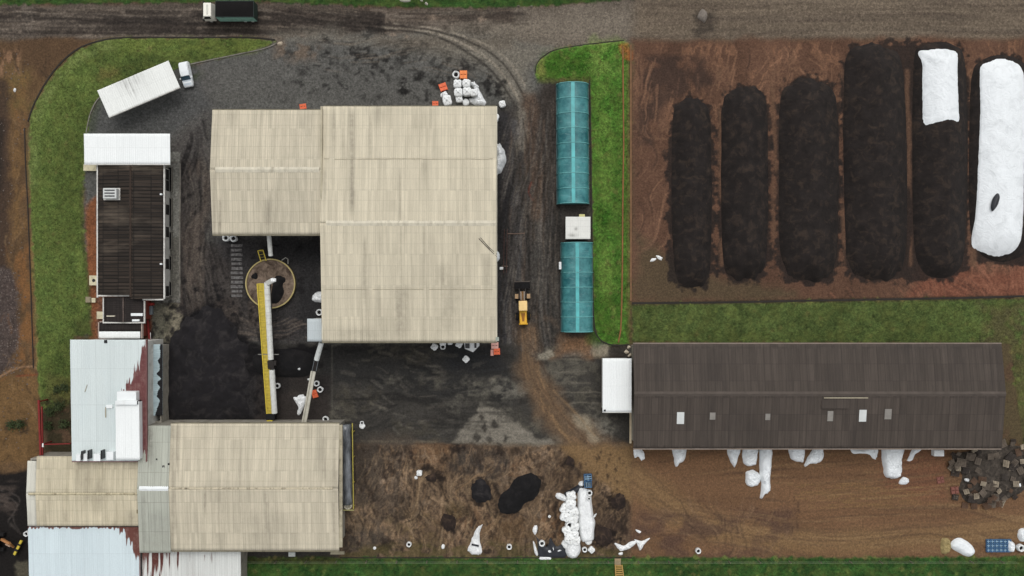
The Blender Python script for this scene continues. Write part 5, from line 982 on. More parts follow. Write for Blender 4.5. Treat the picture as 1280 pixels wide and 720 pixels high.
sheet([(390, 371), (394, 366), (400, 364), (405, 366), (405, 377), (397, 378.5), (391, 376)], 'crumpled white sheet against the west wall above the funnel bag', .9, .6, seed=6); sheet([(366, 497), (371, 495), (378, 493), (383, 496), (381, 506), (378, 513), (376, 518), (372, 519), (371.5, 514), (373, 510), (369, 502)], 'crumpled white sheet on the concrete left of the pale sloping conveyor', .55, .6, seed=7)
sheet(oval(374, 461, 1.8, 2, 0, 8, .2, 3), 'tiny white scrap on the black heap between the conveyors', .35, .3, seed=8, cat='plastic scrap', z0=.8); sheet(oval(386, 474, 2, 1.4, 0, 8, .2, 3), 'tiny pale scrap under the pale sloping conveyor', .2, .2, seed=9, cat='plastic scrap')
sheet([(584, 688), (588, 678), (591, 670), (597, 658), (603, 656), (600, 664), (600, 676), (602.5, 688), (600, 693), (592, 693)], 'tall torn white sheet with a thin pointed tip in the mud', .7, .7, seed=10); tag(MB().bar(P(589.5, 680.5, .62), P(598.5, 682.5, .6), .3, .06).build('strap', PLK), 'narrow dark strap across the torn pointed sheet', 'strap')
sheet([(768, 679), (773, 680), (780, 682), (788, 677), (797, 676), (790, 684), (782, 688), (774, 688)], 'torn white sheet by the grass bank steps', .4, .5, seed=12); sheet(oval(776, 692, 3, 2.2, 0, 8, .2, 3), 'small white scrap above the bank steps', .3, .3, seed=13, cat='plastic scrap'); sheet([(793, 674), (802, 676), (813, 672), (806, 680), (800, 688), (796, 680)], 'three-pointed white sheet in the mud east of the bank steps', .4, .5, seed=14); sheet(oval(798, 664, 4, 2, .6, 8, .3, 3), 'small pale scrap above the three-pointed sheet', .2, .3, seed=15, cat='plastic scrap')
bag(873, 689, .72, 'open', 'ragged open pale bag by the grass south of the long dark shed')
# the long stack of white bags and the sheets on it
mound('tarp', [(668, 668), (671, 676), (672, 690), (676, 697), (706, 697), (712, 686), (706, 676), (696, 683), (688, 672), (684, 684), (676, 676)], .2, .5, PLK, .08, 1.5, 33, .02, label='dark crumpled tarp in the mud at the foot of the white stack', cat='tarp')
mound('tarp', [(705, 616), (714, 611), (724, 605), (728, 604), (729, 612), (718, 618), (708, 622)], .5, .5, PLK, .08, 1.5, 34, .02, label='dark tarp wedge at the top of the white stack', cat='tarp')
ST = 'white bags in the long stack by the mud road'
sheet([(722, 612), (726, 607), (730, 610), (738, 614), (740, 630), (742, 645), (744, 652), (743, 664), (741, 675), (728, 677), (723, 660), (722, 640)], 'long smooth white sheet over the east side of the bag stack', 1.35, .55, seed=16, nz=.06)
for i, (a, c, s, k, lb) in enumerate(((714, 620, .95, 'full', 'top white bag of the western row of the long stack'), (713, 629.5, 1.0, 'full', 'second white bag down the western row of the long stack'), (706, 636, .9, 'full', 'white bag bulging west from the upper part of the long stack'), (717, 639, .95, 'full', 'third white bag down, tucked against the long smooth sheet'), (706.5, 645, .95, 'full', 'broad white bag at the western waist of the long stack'), (716.5, 648.5, .9, 'full', 'white bag at the waist, tucked against the long smooth sheet'), (711, 656, .85, 'open', 'white bag with a black opening just below the waist of the stack'), (718.5, 658, .85, 'full', 'white bag below the waist, tucked against the smooth sheet'), (709, 664, .85, 'full', 'puckered white bag lower on the western side of the stack'), (718, 667, .85, 'full', 'puckered white bag lower in the stack beside the smooth sheet'), (712, 673, .95, 'full', 'white bag just above the big rounded bag of the stack'), (720, 676, .8, 'full', 'white bag just above the gap at the foot of the stack'), (708, 681, .9, 'flat', 'slumped white bag on the dark tarp at the foot of the stack'))):
    bag(a, c, s * 1.32, k, lb, ST, seed=i, squash=.9 + .25 * ((i * 7) % 3) / 2, tilt=.12 * ((i % 3) - 1))
sheet([(709, 676), (717, 672), (724, 677), (726, 688), (722, 696), (716, 698), (709, 695), (706, 686)], 'big rounded white bag at the foot of the long stack', 1.3, .8, seed=17, cat='bulk bag', nz=.05); bag(731, 687.5, .66, 'open', 'open ring bag with black filling at the southeast foot of the stack', ST, seed=1); bag(739.5, 687.5, .78, 'full', 'rounded white bag at the southeast corner of the stack', ST, seed=2); bag(736, 678, .85, 'flat', 'slumped white bag between smooth sheet and the ring bag', ST, seed=3); bag(737, 616.5, .72, 'open', 'open ring bag below the blue crates at the stack head', ST, seed=1, z=.6); bag(736.5, 624, .45, 'open', 'small open bag on the smooth sheet near the stack head', ST, seed=3, z=1.1)
sheet([(694, 618), (699, 616), (707, 619), (712, 622), (707, 627), (700, 625), (695, 622)], 'white sheet sticking out west from the head of the stack', .7, .5, seed=18); sheet(oval(726.5, 604.5, 3.4, 4.2, 0, 8, .2, 3), 'small white bundle right beside the blue crates', .9, .4, seed=19, cat='bundle'); sheet([(743, 643), (746, 642), (744, 646), (741, 648)], 'tiny white flap on the east side of the stack', .5, .3, seed=20, cat='plastic scrap')
bag(677.5, 679.5, .78, 'open', 'white ring bag standing on the dark tarp west of the stack'); sheet([(666, 660), (669, 656), (672, 658), (671.5, 665), (669, 669), (666, 665)], 'upright cream scrap above the dark tarp', .4, .4, seed=21, cat='plastic scrap'); sheet([(666, 676), (669, 680), (672.5, 692), (671, 695), (668, 690)], 'narrow white strip along the west edge of the dark tarp', .35, .3, seed=22, cat='plastic scrap'); sheet([(684, 688), (688, 686), (690, 690), (686, 691)], 'small white triangle on the dark tarp', .35, .2, seed=23, cat='plastic scrap'); sheet([(696, 688), (701, 685), (703, 688), (698, 690)], 'white scrap on the east part of the dark tarp', .35, .2, seed=24, cat='plastic scrap'); sheet([(690, 684), (692, 682), (693, 688), (691, 688)], 'thin pale scrap in the middle of the dark tarp', .35, .2, seed=25, cat='plastic scrap'); sheet([(674.5, 696), (688, 695.5), (688, 699.5), (675, 700)], 'white folded sheet at the edge of the grass bank', .35, .25, seed=26)
# stacks along the south wall of the long dark shed
for i, (pl, lb, h) in enumerate(((([(792, 562), (797, 560), (803, 562), (806, 572), (802, 576), (798, 571), (793, 572)]), 'torn white sheet at the southwest corner of the long dark shed', .5), ([(841, 558), (857, 558), (856, 574), (850, 579), (845, 583), (842, 574)], 'pointed white covered pile, first along the long shed wall', 1.1), ([(909, 558), (925, 558), (923, 572), (918, 584), (911, 573)], 'pointed white covered pile left of the big twin pile', 1.1), ([(930, 558), (947, 558), (946, 574), (944, 582), (930, 581), (928, 572)], 'squarish white covered pile in the twin pile', 1.1), ([(950, 556), (964, 556), (965, 576), (963, 600), (963, 612), (956, 618), (950, 624), (951, 606), (949, 590)], 'long white covered pile reaching far from the shed wall', 1.2), ([(932, 590), (942, 588), (950, 594), (950, 603), (942, 608), (933, 606)], 'squarish white covered pile detached from the shed wall', 1.0), ([(986, 558), (1005, 558), (1004, 576), (998, 577), (989, 574)], 'white covered pile with a straight west side', 1.0), ([(1008, 574), (1014, 564), (1018, 558), (1028, 558), (1030, 566), (1026, 578), (1014, 580), (1005, 583)], 'slanting white covered pile with a pointed foot', .9), ([(1062, 558), (1074, 562), (1090, 558), (1098, 560), (1096, 572), (1092, 574), (1086, 568), (1074, 567), (1066, 567)], 'ragged white strip of sheet along the shed wall', .5), ([(1102, 558), (1128, 558), (1127, 576), (1126, 592), (1118, 598), (1108, 596), (1104, 586)], 'widest white covered bag pile against the long shed', 1.3), ([(1123, 604), (1128, 596), (1135, 598), (1136, 603), (1130, 606)], 'small white lump just off the widest covered pile', .7), ([(1136, 570), (1142, 560), (1154, 558), (1150, 564), (1144, 568), (1140, 576), (1134, 576)], 'ragged white sheet east of the widest covered pile', .5))):
    sheet(pl, lb, h, .6, PLG, 40 + i, 'covered pile' if h > .9 else 'plastic sheet', .02)
MB().box(-.8, .8, -.5, .5, 0, 1.0).build('white_box', PLW, None, bevel=.06, loc=P(1170, 565)); tag(bpy.data.objects['white_box.001'], 'white box shaped bale at the east end of the shed wall row', 'box')
sheet([(1188, 684), (1190, 676), (1198, 672), (1208, 676), (1217, 684), (1218, 692), (1210, 696), (1200, 692)], 'large pale oval tarpaulin heap on the edge of the grass bank', 1.0, .9, PLG, 60, 'tarp', nz=.05)
# pallets, crates
ORG = mat('orange_plastic', (234, 136, 74), .55, .1, 3, dirt=(190, 100, 56), damt=.4); ORR = mat('red_orange_plastic', (232, 112, 72), .55, .1, 3); PINK = mat('pale_red_plastic', (222, 172, 160), .6, .15, 3); WOOD = mat('weathered_wood', (98, 88, 78), .9, .5, .5, dirt=(60, 52, 44), damt=.7); WOODR = mat('reddish_wood', (126, 82, 72), .9, .2, 3)
def pallet(px, py, w, d, n, m, label, rz=0, group=None, z=0, name='plastic_pallet', cat='pallet'):
    q = P(px, py, z + .15 * n); t = thing(name, label, cat, (q.x, q.y, z), rz, group)
    for k in range(n):
        b = MB(); z0 = k * .16
        for i in range(2):
            for j in range(2): x, y = (-w / 2 + w * (i + .5) / 2), (-d / 2 + d * (j + .5) / 2); b.box(x - w / 4 + .07, x + w / 4 - .07, y - d / 4 + .07, y + d / 4 - .07, z0 + .10, z0 + .15)
        for x in (-w * .36, -w * .14, w * .14, w * .36): b.box(x - .04, x + .04, -d / 2, d / 2, z0 + .06, z0 + .098)
        b.build('deck', m, t)
        for i in (-1, 0, 1): MB().box(i * (w / 2 - .08) - .06, i * (w / 2 - .08) + .06, -d / 2 + .02, d / 2 - .02, z0, z0 + .06).build('runner', m, t)
    return t
pallet(579.2, 93, 1.2, 1.35, 4, ORG, 'orange pallet stack beside the open white bag, northernmost at the hall'); pallet(553.8, 108.5, 1.25, 1.25, 3, ORR, 'orange pallet stack above the tall white bag, tilted', .35); pallet(544, 129.5, 1.0, .9, 2, ORR, 'red-orange pallet half under the north roof edge, left of the bags'); pallet(378.5, 133, 1.1, .9, 1, ORR, 'lone red-orange pallet at the north edge of the smaller gable', .15)
pallet(618.5, 432, 1.2, 1.1, 3, PINK, 'faded pink pallet stack at the southeast corner of the hall'); pallet(621, 439.5, 1.05, 1.05, 3, ORR, 'bright orange pallet stack below the faded pink one', .05); pallet(393, 492.5, .9, 1.3, 2, ORR, 'orange pallet leaning beside the pale sloping conveyor', .3); pallet(615, 441, .5, 1.0, 2, PINK, 'narrow faded pallet squeezed beside the bright orange stack')
BLU = mat('blue_crate', (74, 112, 150), .5, .2, 3); 
def crate(px, py, w, d, h, m, label, rz=0, group=None, rows=3, cols=2, z=0, fill=None):
    q = P(px, py, h); t = thing('crate', label, 'crate', (q.x, q.y, z), rz, group); b = MB(); c = .07
    b.box(-w / 2, w / 2, -d / 2, -d / 2 + c, .03, h); b.box(-w / 2, w / 2, d / 2 - c, d / 2, .03, h); b.box(-w / 2, -w / 2 + c, -d / 2 + c, d / 2 - c, .03, h); b.box(w / 2 - c, w / 2, -d / 2 + c, d / 2 - c, .03, h); b.build('side', m, t)
    b = MB(); b.box(-w / 2 + c, w / 2 - c, -d / 2 + c, d / 2 - c, 0, h * .55); b.build('bottom', M['dark'], t); g = MB()
    for i in range(1, rows): y = -d / 2 + d * i / rows; g.box(-w / 2 + c, w / 2 - c, y - .04, y + .04, h * .5, h - .02)
    for i in range(1, cols): x = -w / 2 + w * i / cols; g.box(x - .035, x + .035, -d / 2 + c, d / 2 - c, h * .5, h - .03)
    g.build('divider', mat('blue_pale', (150, 182, 206), .5, .15, 3), t); return t
crate(735, 597.5, 1.25, 1.0, .9, BLU, 'blue crate at the head of the white stack, the one farther from the bags', .05); crate(735.2, 606, 1.2, .95, .75, BLU, 'dark blue crate right below the other, touching the open ring bag', .02, rows=1, cols=4)
for i, (a, c) in enumerate(((1234, 680), (1244, 681))): pass
blues = thing('crate', 'first', 'crate', (0, 0, 0)); bpy.data.objects.remove(blues)
BG = 'blue and white crates at the southeast corner'
cr0 = None
for j in range(3):
    for i in range(6):
        lb = 'small blue crate, ' + ('first', 'second', 'third', 'fourth', 'fifth', 'sixth')[i] + ' from the west in the ' + ('top', 'middle', 'bottom')[j] + ' row of the southeast block'
        q = P(1236 + i * 5.2, 677 + j * 5.4, .4)
        if cr0 is None: cr0 = crate(1236, 677, .6, .62, .4, BLU, lb, 0, BG, 2, 2)
        else: dup(cr0, (q.x, q.y, 0), rnd.uniform(-.08, .08), lb, BG)
sheet([(1258, 676), (1263, 675), (1268, 680), (1266, 689), (1259, 689)], 'pale bundle on the east side of the blue crate block', .9, .4, PLG, 61, 'bundle'); sheet([(1272, 664), (1278, 660), (1284, 662), (1284, 676), (1274, 676)], 'pale upright bundle above the open bag in the southeast corner', .9, .5, PLG, 62, 'bundle'); bag(1276, 685, .9, 'open', 'open pale bag at the southeast corner of the frame')
yb = MB(); sheet([(1176, 674), (1186, 673), (1189, 682), (1186, 691), (1177, 691)], 'yellowish flattened heap of sacks beside the pale oval tarpaulin', .6, .5, mat('sack_yellow', (150, 134, 92), .8, .3, 2), 63, 'sack heap')
# scrap pallets heap
def woodpallet(WOOD):
    t = thing('wooden_pallet', 'weathered pallet lying in the heap at the shed end', 'pallet', (0, 0, 0)); b = MB()
    for k in range(6): y = -.5 + k * .19; b.box(-.58, .58, y, y + .13, .12, .145)
    b.build('deck', WOOD, t)
    for x in (-.52, 0, .52): MB().box(x - .05, x + .05, -.5, .6, 0, .118).build('runner', WOOD, t)
    return t
PG = 'weathered pallets heaped at the east end of the long shed'; WPL = 'grey weathered pallet lying in the heap at the east end of the long shed'
WK = [(WOOD, 'grey'), (mat('pale_wood', (150, 138, 120), .9, .4, .6, dirt=(96, 84, 70), damt=.6), 'pale'), (mat('brown_wood', (88, 68, 54), .9, .4, .6), 'brown'), (mat('dark_wood', (58, 52, 48), .9, .4, .6), 'blackened')]; wps = [woodpallet(m) for m, _ in WK]; firsts = [True] * 4; r2 = random.Random(5)
heap = [(1182, 566), (1200, 560), (1252, 552), (1290, 548), (1290, 612), (1268, 626), (1240, 636), (1205, 634), (1190, 622), (1196, 600), (1184, 590)]
hm = np.array(heap)
for i in range(170):
    a, c = r2.uniform(1180, 1290), r2.uniform(545, 638)
    d = float(sdist(heap, np.array([a]), np.array([c]))[0])
    if d < 1 or (1226 < a < 1252 and 566 < c < 602 and r2.random() < .8): continue
    z = min(d / 9, 1.2) * r2.uniform(0, 1); q = P(a, c, z + .3); rot = (r2.uniform(-.3, .3) if z > .25 else 0, r2.uniform(-.3, .3) if z > .25 else 0, r2.choice([0, 1.57, .3, -.6, .9, -.2]) + r2.uniform(-.2, .2))
    wi = r2.choice([0, 0, 0, 1, 2, 2, 3]); o = wps[wi] if firsts[wi] else dup(wps[wi]); firsts[wi] = False
    o.location = (q.x, q.y, z + (.28 if rot[0] else 0)); o.rotation_euler = rot; tag(o, WK[wi][1] + ' weathered pallet lying in the heap at the east end of the long shed', 'pallet', PG)
    sc_ = r2.choice([.55, .7, .85, 1.0, 1.15]); o.scale = (sc_, sc_, 1)
mound('scrap_heap', [(1190, 570), (1220, 562), (1262, 556), (1280, 565), (1284, 606), (1262, 622), (1236, 630), (1208, 628), (1198, 612), (1202, 594)], .8, 2.5, mat('scrap_dark', (62, 56, 50), .95, .4, 2, dirt=(110, 100, 90), damt=.6, bump=.1), .25, 1.4, 71, .04, label='low dark scrap heap under the weathered pallets', cat='scrap heap')
pallet(1194, 613, 1.3, 1.2, 2, WOODR, 'reddish pallet stack at the west foot of the weathered heap', .1, name='wooden_pallet'); pallet(1176, 600, 1.2, 1.1, 1, WOODR, 'reddish brown pallet lying alone west of the weathered heap', .2, name='wooden_pallet')
sheet(oval(1209, 600, 3.4, 2.6, .4, 8, .25, 3), 'small bright white scrap on the weathered pallet heap', .4, .3, PLW, 64, 'plastic scrap', z0=.6); sheet(oval(1272, 606, 5, 4.4, .4, 9, .25, 3), 'pale bundle on the southeast side of the pallet heap', .7, .4, PLG, 65, 'bundle', z0=.3); sheet(oval(1263, 612, 2, 4, .3, 8, .25, 3), 'narrow pale bundle leaning left of the bigger pale bundle', .5, .3, PLG, 66, 'bundle', z0=.2)

# ------------------------------------------------------------------ machinery of the yard
YEL = mat('yellow_paint', (206, 184, 66), .5, .14, 2, dirt=(126, 112, 60), damt=.5); YELD = mat('yellow_grating', (184, 164, 66), .6, .2, 3, dirt=(112, 98, 54), damt=.6); CAT = mat('loader_yellow', (226, 172, 52), .45, .1, 2, dirt=(150, 110, 50), damt=.4); CABT = mat('cab_roof', (238, 204, 140), .5, .08, 2); TYRE = mat('tyre', (26, 25, 25), .9, .2, 4); STEEL = mat('dark_steel', (44, 40, 38), .6, .3, 2, metal=.3); RIM = mat('rim_yellow', (196, 152, 60), .6, .1, 3); CVW = mat('conveyor_cover', (212, 213, 208), .5, .1, 1.5, dirt=(150, 144, 132), damt=.4); RIMT = mat('tank_rim', (176, 160, 108), .6, .15, 1.5)
tk = thing('round_hopper', 'round open hopper with a yellow rim and brown sloping inside', 'hopper', P(337.8, 354.5, .8)); tk.location.z = 0
Rt = 31.2 * S * .98
MB().lathe([(Rt, -.1), (Rt, .75), (Rt - .16, .75), (Rt - .16, .2)], 64, None, False, False).build('wall', mat('hopper_wall', (134, 118, 78), .8, .2, 1), tk, smooth=False)
MB().lathe([(Rt - .13, .72), (Rt + .06, .72), (Rt + .06, .82), (Rt - .13, .82), (Rt - .13, .72)], 64, None, False, False).build('rim', RIMT, tk)
V = []; n_ = 72; prof = [(Rt - .15, .62), (Rt - .5, .58), (3.1, .5), (2.5, .42), (2.0, .36), (1.5, .3), (1.0, .26), (.5, .24), (.02, .24)]
t = NT('hopper_soil'); v = t.co(); n1 = t.noise(v, .9, 6, .65, .8); hs_ = t.mix(t.rng(n1, .35, .65, 0, 1), lin4((68, 56, 47)), lin4((134, 117, 102))); n2 = t.noise(v, 3, 5, .7, .4); hs_ = t.mix(t.rng(n2, .55, .7, 0, .7), hs_, lin4((66, 46, 38))); t.bump(n2, .12); HS = t.out(hs_, .95)
MB().lathe(prof, n_, lambda a, i: 1 + (.04 * math.sin(3 * a + i) + .03 * math.sin(7 * a - i)) * (i > 1), False, True).build('fill', HS, tk, smooth=True)
mound('substrate', [(344, 346), (350, 344), (357, 346), (358, 352), (354, 356), (356, 366), (352, 378), (344, 382), (338, 380), (339, 366), (341, 354)], .35, .7, SOIL, .1, 1.4, 31, .06, z0=.3, parent=tk); mound('substrate', oval(318, 345, 5, 4.4, .3, 9, .25, 3), .25, .5, SOIL, .1, 1.4, 32, .08, z0=.45, parent=tk)
# yellow ladder and bracket on its rim
b = MB(); a0, a1 = P(325.5, 313, 1.0), P(329.5, 326.5, .9); sx = Vector((.42, .06, 0))
for s in (-1, 1): b.bar(a0 + sx * s, a1 + sx * s, .13, .1)
b.bar(a0 - sx, a0 + sx, .12, .1); o = b.build('ladder_rail', YEL, None)
b = MB()
for k in range(4): q = a0.lerp(a1, (k + .5) / 4); b.bar(q - sx * .9, q + sx * .9, .05, .05)
ld = thing('access_ladder', 'short yellow ladder frame at the north rim of the round hopper', 'ladder', (0, 0, 0)); o.parent = ld; b.build('rung', YELD, ld)
b = MB(); b.tube([P(352, 325.5, .9), P(357, 322, 1.1), P(360, 324, 1.0), P(360, 330, .9)], .07, 6)
tag(b.build('pipe_bracket', mat('bracket', (150, 148, 140), .6, .15, 2)), 'small bent pale pipe beside the northeast rim of the round hopper', 'pipe')
def pipecover(name, a, c, r, m, label, cat, seg=.9, legs=True):
    """covered screw conveyor: half-round cover in overlapping segments, side frame and legs"""
    a, c = Vector(a), Vector(c); mid = (a + c) / 2; t = thing(name, label, cat, (mid.x, mid.y, 0)); L = (c - a).length; n = max(2, int(L / seg)); b = MB(); d = (c - a) / n
    for k in range(n):
        p, q = a + d * k, a + d * (k + .97); b.tube([p, q], r * (1.0 if k % 2 else .975), 12)
    b.build('cover', m, t, True, smooth=False); s = d.cross(Vector((0, 0, 1))).normalized(); f = MB()
    for e in (-1, 1): f.bar(a + s * e * r * .9 - Vector((0, 0, r)), c + s * e * r * .9 - Vector((0, 0, r)), .08, .14)
    f.build('frame', STEEL, t, True)
    if legs:
        for k in range(1, max(2, int(L / 5))):
            q = a.lerp(c, k / max(2, int(L / 5)))
            if q.z > 1: MB().bar((q.x, q.y, -.1), (q.x, q.y, q.z - r), .12, .12).build('leg', STEEL, t, True)
    return t
pipecover('feed_pipe', P(336, 292, 5.0), P(338.4, 319.5, 3.6), .36, CVW, 'short white pipe running from the smaller gable to the hopper', 'pipe', .55)
cv = pipecover('conveyor', P(333.5, 353, 4.9), P(338.6, 449.5, 3.4), .46, CVW, 'long white covered conveyor with a yellow walkway, running south from the hopper', 'conveyor')
cp2 = P(340, 462, 3.0); z_ = MB(); z_.bar(P(338.8, 450.5, 3.3), P(339.7, 460.5, 3.1), 1.0, .9); z_.build('drive_box', STEEL, cv, True, .05); q = P(342.5, 454, 3.5); MB().box(q.x - .35, q.x + .35, q.y - .4, q.y + .4, 2.9, 3.6).build('motor', STEEL, cv, True, .08)
a, c = P(339.8, 462, 3.0), P(343.2, 516.5, 2.0); d = (c - a) / 10; b = MB()
for k in range(10): b.tube([a + d * k, a + d * (k + .97)], .46 * (1 if k % 2 else .97), 12)
b.build('cover', CVW, cv, True)
MB().bar(P(343, 349.5, 5.3), P(333.5, 354.5, 5.1), .75, .5).build('discharge_head', mat('head_grey', (176, 176, 170), .5, .1, 2), cv, True, .06); q = P(341.5, 350, 5.6); MB().box(q.x - .4, q.x + .4, q.y - .25, q.y + .25, 5.3, 5.62).build('head_cap', PLW, cv, True, .04)
wa, wb = P(325.8, 354.5, 4.7), P(337.6, 517, 1.9); b = MB(); d = (wb - wa); L = d.length; s = Vector((-d.y, d.x, 0)).normalized() * -1
if s.x < 0: s = -s
b.bar(wa, wb, .95, .06); b.build('walkway', YELD, cv, True)
for e in (-1, 1): MB().bar(wa + s * .5 * e + Vector((0, 0, .16)), wb + s * .5 * e + Vector((0, 0, .10)), .13, .16).build('side_rail', YEL, cv, True)
b = MB(); k = 0
while k * .55 < L: q = wa + d * (k * .55 / L) + Vector((0, 0, .05)); b.bar(q - s * .45, q + s * .45, .07, .05); k += 1
b.build('tread', YEL, cv, True)
for (pa, pb) in (((322.5, 443, 3.2), (348.5, 443, 3.2)),): MB().bar(P(*pa), P(*pb), .12, .12).build('cross_beam', mat('beam_grey', (120, 118, 112), .6, .2, 2), cv, True)
for (px, py, zt) in ((327, 380, 4.1), (331, 430, 3.2), (335, 480, 2.3)): q = P(px, py, zt); MB().bar((q.x, q.y, -.1), (q.x, q.y, zt), .14, .14).build('leg', STEEL, cv, True)
q = P(337.5, 521, 1.7); MB().box(q.x - .7, q.x + .7, q.y - .55, q.y + .5, .3, 1.6).build('tail_box', M['dark'], cv, True, .05); q = P(336.5, 527.5, 1.8); MB().box(q.x - .45, q.x + .45, q.y - .22, q.y + .25, .2, 1.7).build('tail_guard', YEL, cv, True, .03)
cv2 = pipecover('conveyor', P(401.8, 428, 5.2), P(395.6, 450, 4.2), .42, mat('cover_grey', (202, 206, 204), .5, .1, 1.5), 'pale grey sloping conveyor between the booth and the bottom hall', 'conveyor', 1.2)
MB().bar(P(395.4, 450.5, 4.15), P(392.6, 463.5, 3.7), .75, .3).build('open_frame', STEEL, cv2, True); b = MB()
for e in (-.32, .32): b.bar(P(395.4, 450.5, 4.35) + Vector((e, 0, 0)), P(392.6, 463.5, 3.9) + Vector((e, 0, 0)), .07, .07)
b.build('frame_edge', mat('frame_grey', (110, 116, 120), .5, .2, 2), cv2, True)
a, c = P(391.8, 464, 3.7), P(380, 529, 2.6); d = (c - a); s = Vector((d.y, -d.x, 0)).normalized(); b = MB(); u = Vector((0, 0, 1))
b.bar(a, c, .78, .34); b.build('cover', mat('cover_tan', (190, 186, 172), .6, .12, 1.5, dirt=(130, 122, 104), damt=.4), cv2, True, .05); MB().bar(a + u * .2 + s * .1, c + u * .2 + s * .1, .07, .08).build('cover_seam', mat('seam', (140, 134, 120), .7, .1, 2), cv2, True)
# dark trough with the yellow rail
tr = thing('screw_trough', 'long dark plastic-covered trough with a thin yellow rail beside the bottom hall', 'trough', P(433, 580)); a, c = P(432, 530.5, 1.5), P(434, 630, 1.3); d = c - a
t = NT('glossy_black'); v = t.co((1, .25, 1)); n1 = t.noise(v, 1.2, 5, .7); gb_ = t.mix(t.rng(n1, .4, .66, 0, 1), lin4((70, 73, 76)), lin4((142, 146, 150))); GLB = t.out(gb_, .28, 0, .6)
b = MB(); b.tube([a + d * (k / 14) for k in range(15)], [.84 + .04 * (k % 2) for k in range(15)], 14); b.build('cover', GLB, tr, True, smooth=True); b = MB()
b.bar(a + d * .02 + Vector((-.05, 0, .80)), a + d * .62 + Vector((-.05, 0, .78)), .22, .03); b.build('gloss_streak', mat('gloss_silver', (190, 194, 198), .35, .4, 3, stretch=(1, .6, 1)), tr, True)  # silver bar along the crest: glossy highlight of the cover built as a strip
MB().bar(P(440.5, 529, 1.6), P(442, 636, 1.4), .11, .3).build('rail', mat('rail_olive', (186, 172, 84), .6, .15, 2), tr, True); MB().bar(P(428, 637.5, 1.4), P(442.5, 637.5, 1.4), .12, .3).build('end_rail', mat('rail_pale', (186, 180, 120), .6, .15, 2), tr, True)
for py in (540, 572, 604, 634): q = P(441.3, py, 1.3); MB().bar((q.x, q.y, -.1), (q.x, q.y, 1.3), .09, .09).build('post', YELD, tr, True)
for py in (540, 580, 620): q = P(433, py, .8); MB().box(q.x - .6, q.x + .6, q.y - .1, q.y + .1, -.1, .9).build('leg', STEEL, tr, True)
q = P(434.5, 632.5, 1.5); b = MB(); b.M = Matrix.Translation((q.x, q.y, 0)); b.lathe([(.62, .6), (.68, .9), (.62, 1.5), (.5, 1.58), (.42, 1.4), (.38, 1.1)], 20, lambda a, i: 1 + .04 * math.sin(5 * a + i)); b.build('drum', mat('drum_cream', (204, 198, 180), .6, .2, 3), tr, True, smooth=True)
# racks and pipes by the east wall
rk = thing('steel_rack', 'dark steel rack lying against the east wall of the big hall', 'rack', P(632, 315)); b = MB()
for x in (630.5, 634.2): b.bar(P(x, 286, .5), P(x - 1.2, 341, .5), .1, .1)
b.build('rail', mat('rack_red', (70, 46, 40), .7, .3, 2), rk, True); b = MB()
for k in range(12): y = 288 + k * 4.7; b.bar(P(630.4 - k * .1, y, .5), P(634 - k * .1, y, .5), .05, .05)
b.build('rung', STEEL, rk, True)
for (x, y) in ((630.5, 288), (634, 288), (629.6, 338), (633, 338)): q = P(x, y, .5); MB().bar((q.x, q.y, -.05), (q.x, q.y, .5), .08, .08).build('leg', STEEL, rk, True)
b = MB(); b.tube([P(634, 292, .12), P(644, 292.3, .1), P(656, 291.5, .1)], .07, 6); tag(b.build('pipe', mat('rusty_pipe', (112, 92, 80), .7, .2, 2)), 'thin rusty pipe lying across the dark aisle east of the hall', 'pipe')
b = MB(); b.tube([P(627, 332.5, .15), P(635, 332.8, .12)], .06, 6); tag(b.build('pipe', mat('rusty_pipe2', (120, 104, 92), .7, .2, 2)), 'short pipe lying beside the small white box at the east wall', 'pipe')
b = MB(); b.tube([P(778.6, 58, .2), P(778.9, 100, .15), P(779.6, 180, .17), P(778.4, 260, .15), P(778.0, 330, .18), P(777.2, 380, .15), P(776, 412, .15), P(773, 428, .12)], .12, 8); tag(b.build('irrigation_pipe', mat('pipe_orange', (138, 94, 58), .7, .2, .8, dirt=(96, 66, 40), damt=.5)), 'long orange-brown pipe along the east lawn', 'pipe')
MB().box(-.2, .2, -.6, .6, 0, 1.2).build('switch_box', PLW, None, bevel=.04, loc=P(700.3, 332, 1.2) * Vector((1, 1, 0)) if False else (P(700.3, 332, 1.2).x, P(700.3, 332, 1.2).y, 0)); tag(bpy.data.objects['switch_box'], 'narrow white box on the west side of the shorter polytunnel', 'box')

# ------------------------------------------------------------------ vehicles
def wheel(parent, x, y, r, w, rim=True, m=None):
    b = MB(); b.M = Matrix.Translation((x, y, r)) @ Matrix.Rotation(math.pi / 2, 4, 'X')
    b.lathe([(r * .55, -w / 2), (r * .92, -w / 2), (r, -w * .32), (r, w * .32), (r * .92, w / 2), (r * .55, w / 2)], 22, None, True, True); o = b.build('wheel', TYRE, parent, smooth=False)
    if rim:
        b = MB(); b.M = Matrix.Translation((x, y, r)) @ Matrix.Rotation(math.pi / 2, 4, 'X'); b.lathe([(r * .5, -w / 2 - .02), (r * .5, w / 2 + .02)], 14); b.build('rim', m or M['gutter'], o)
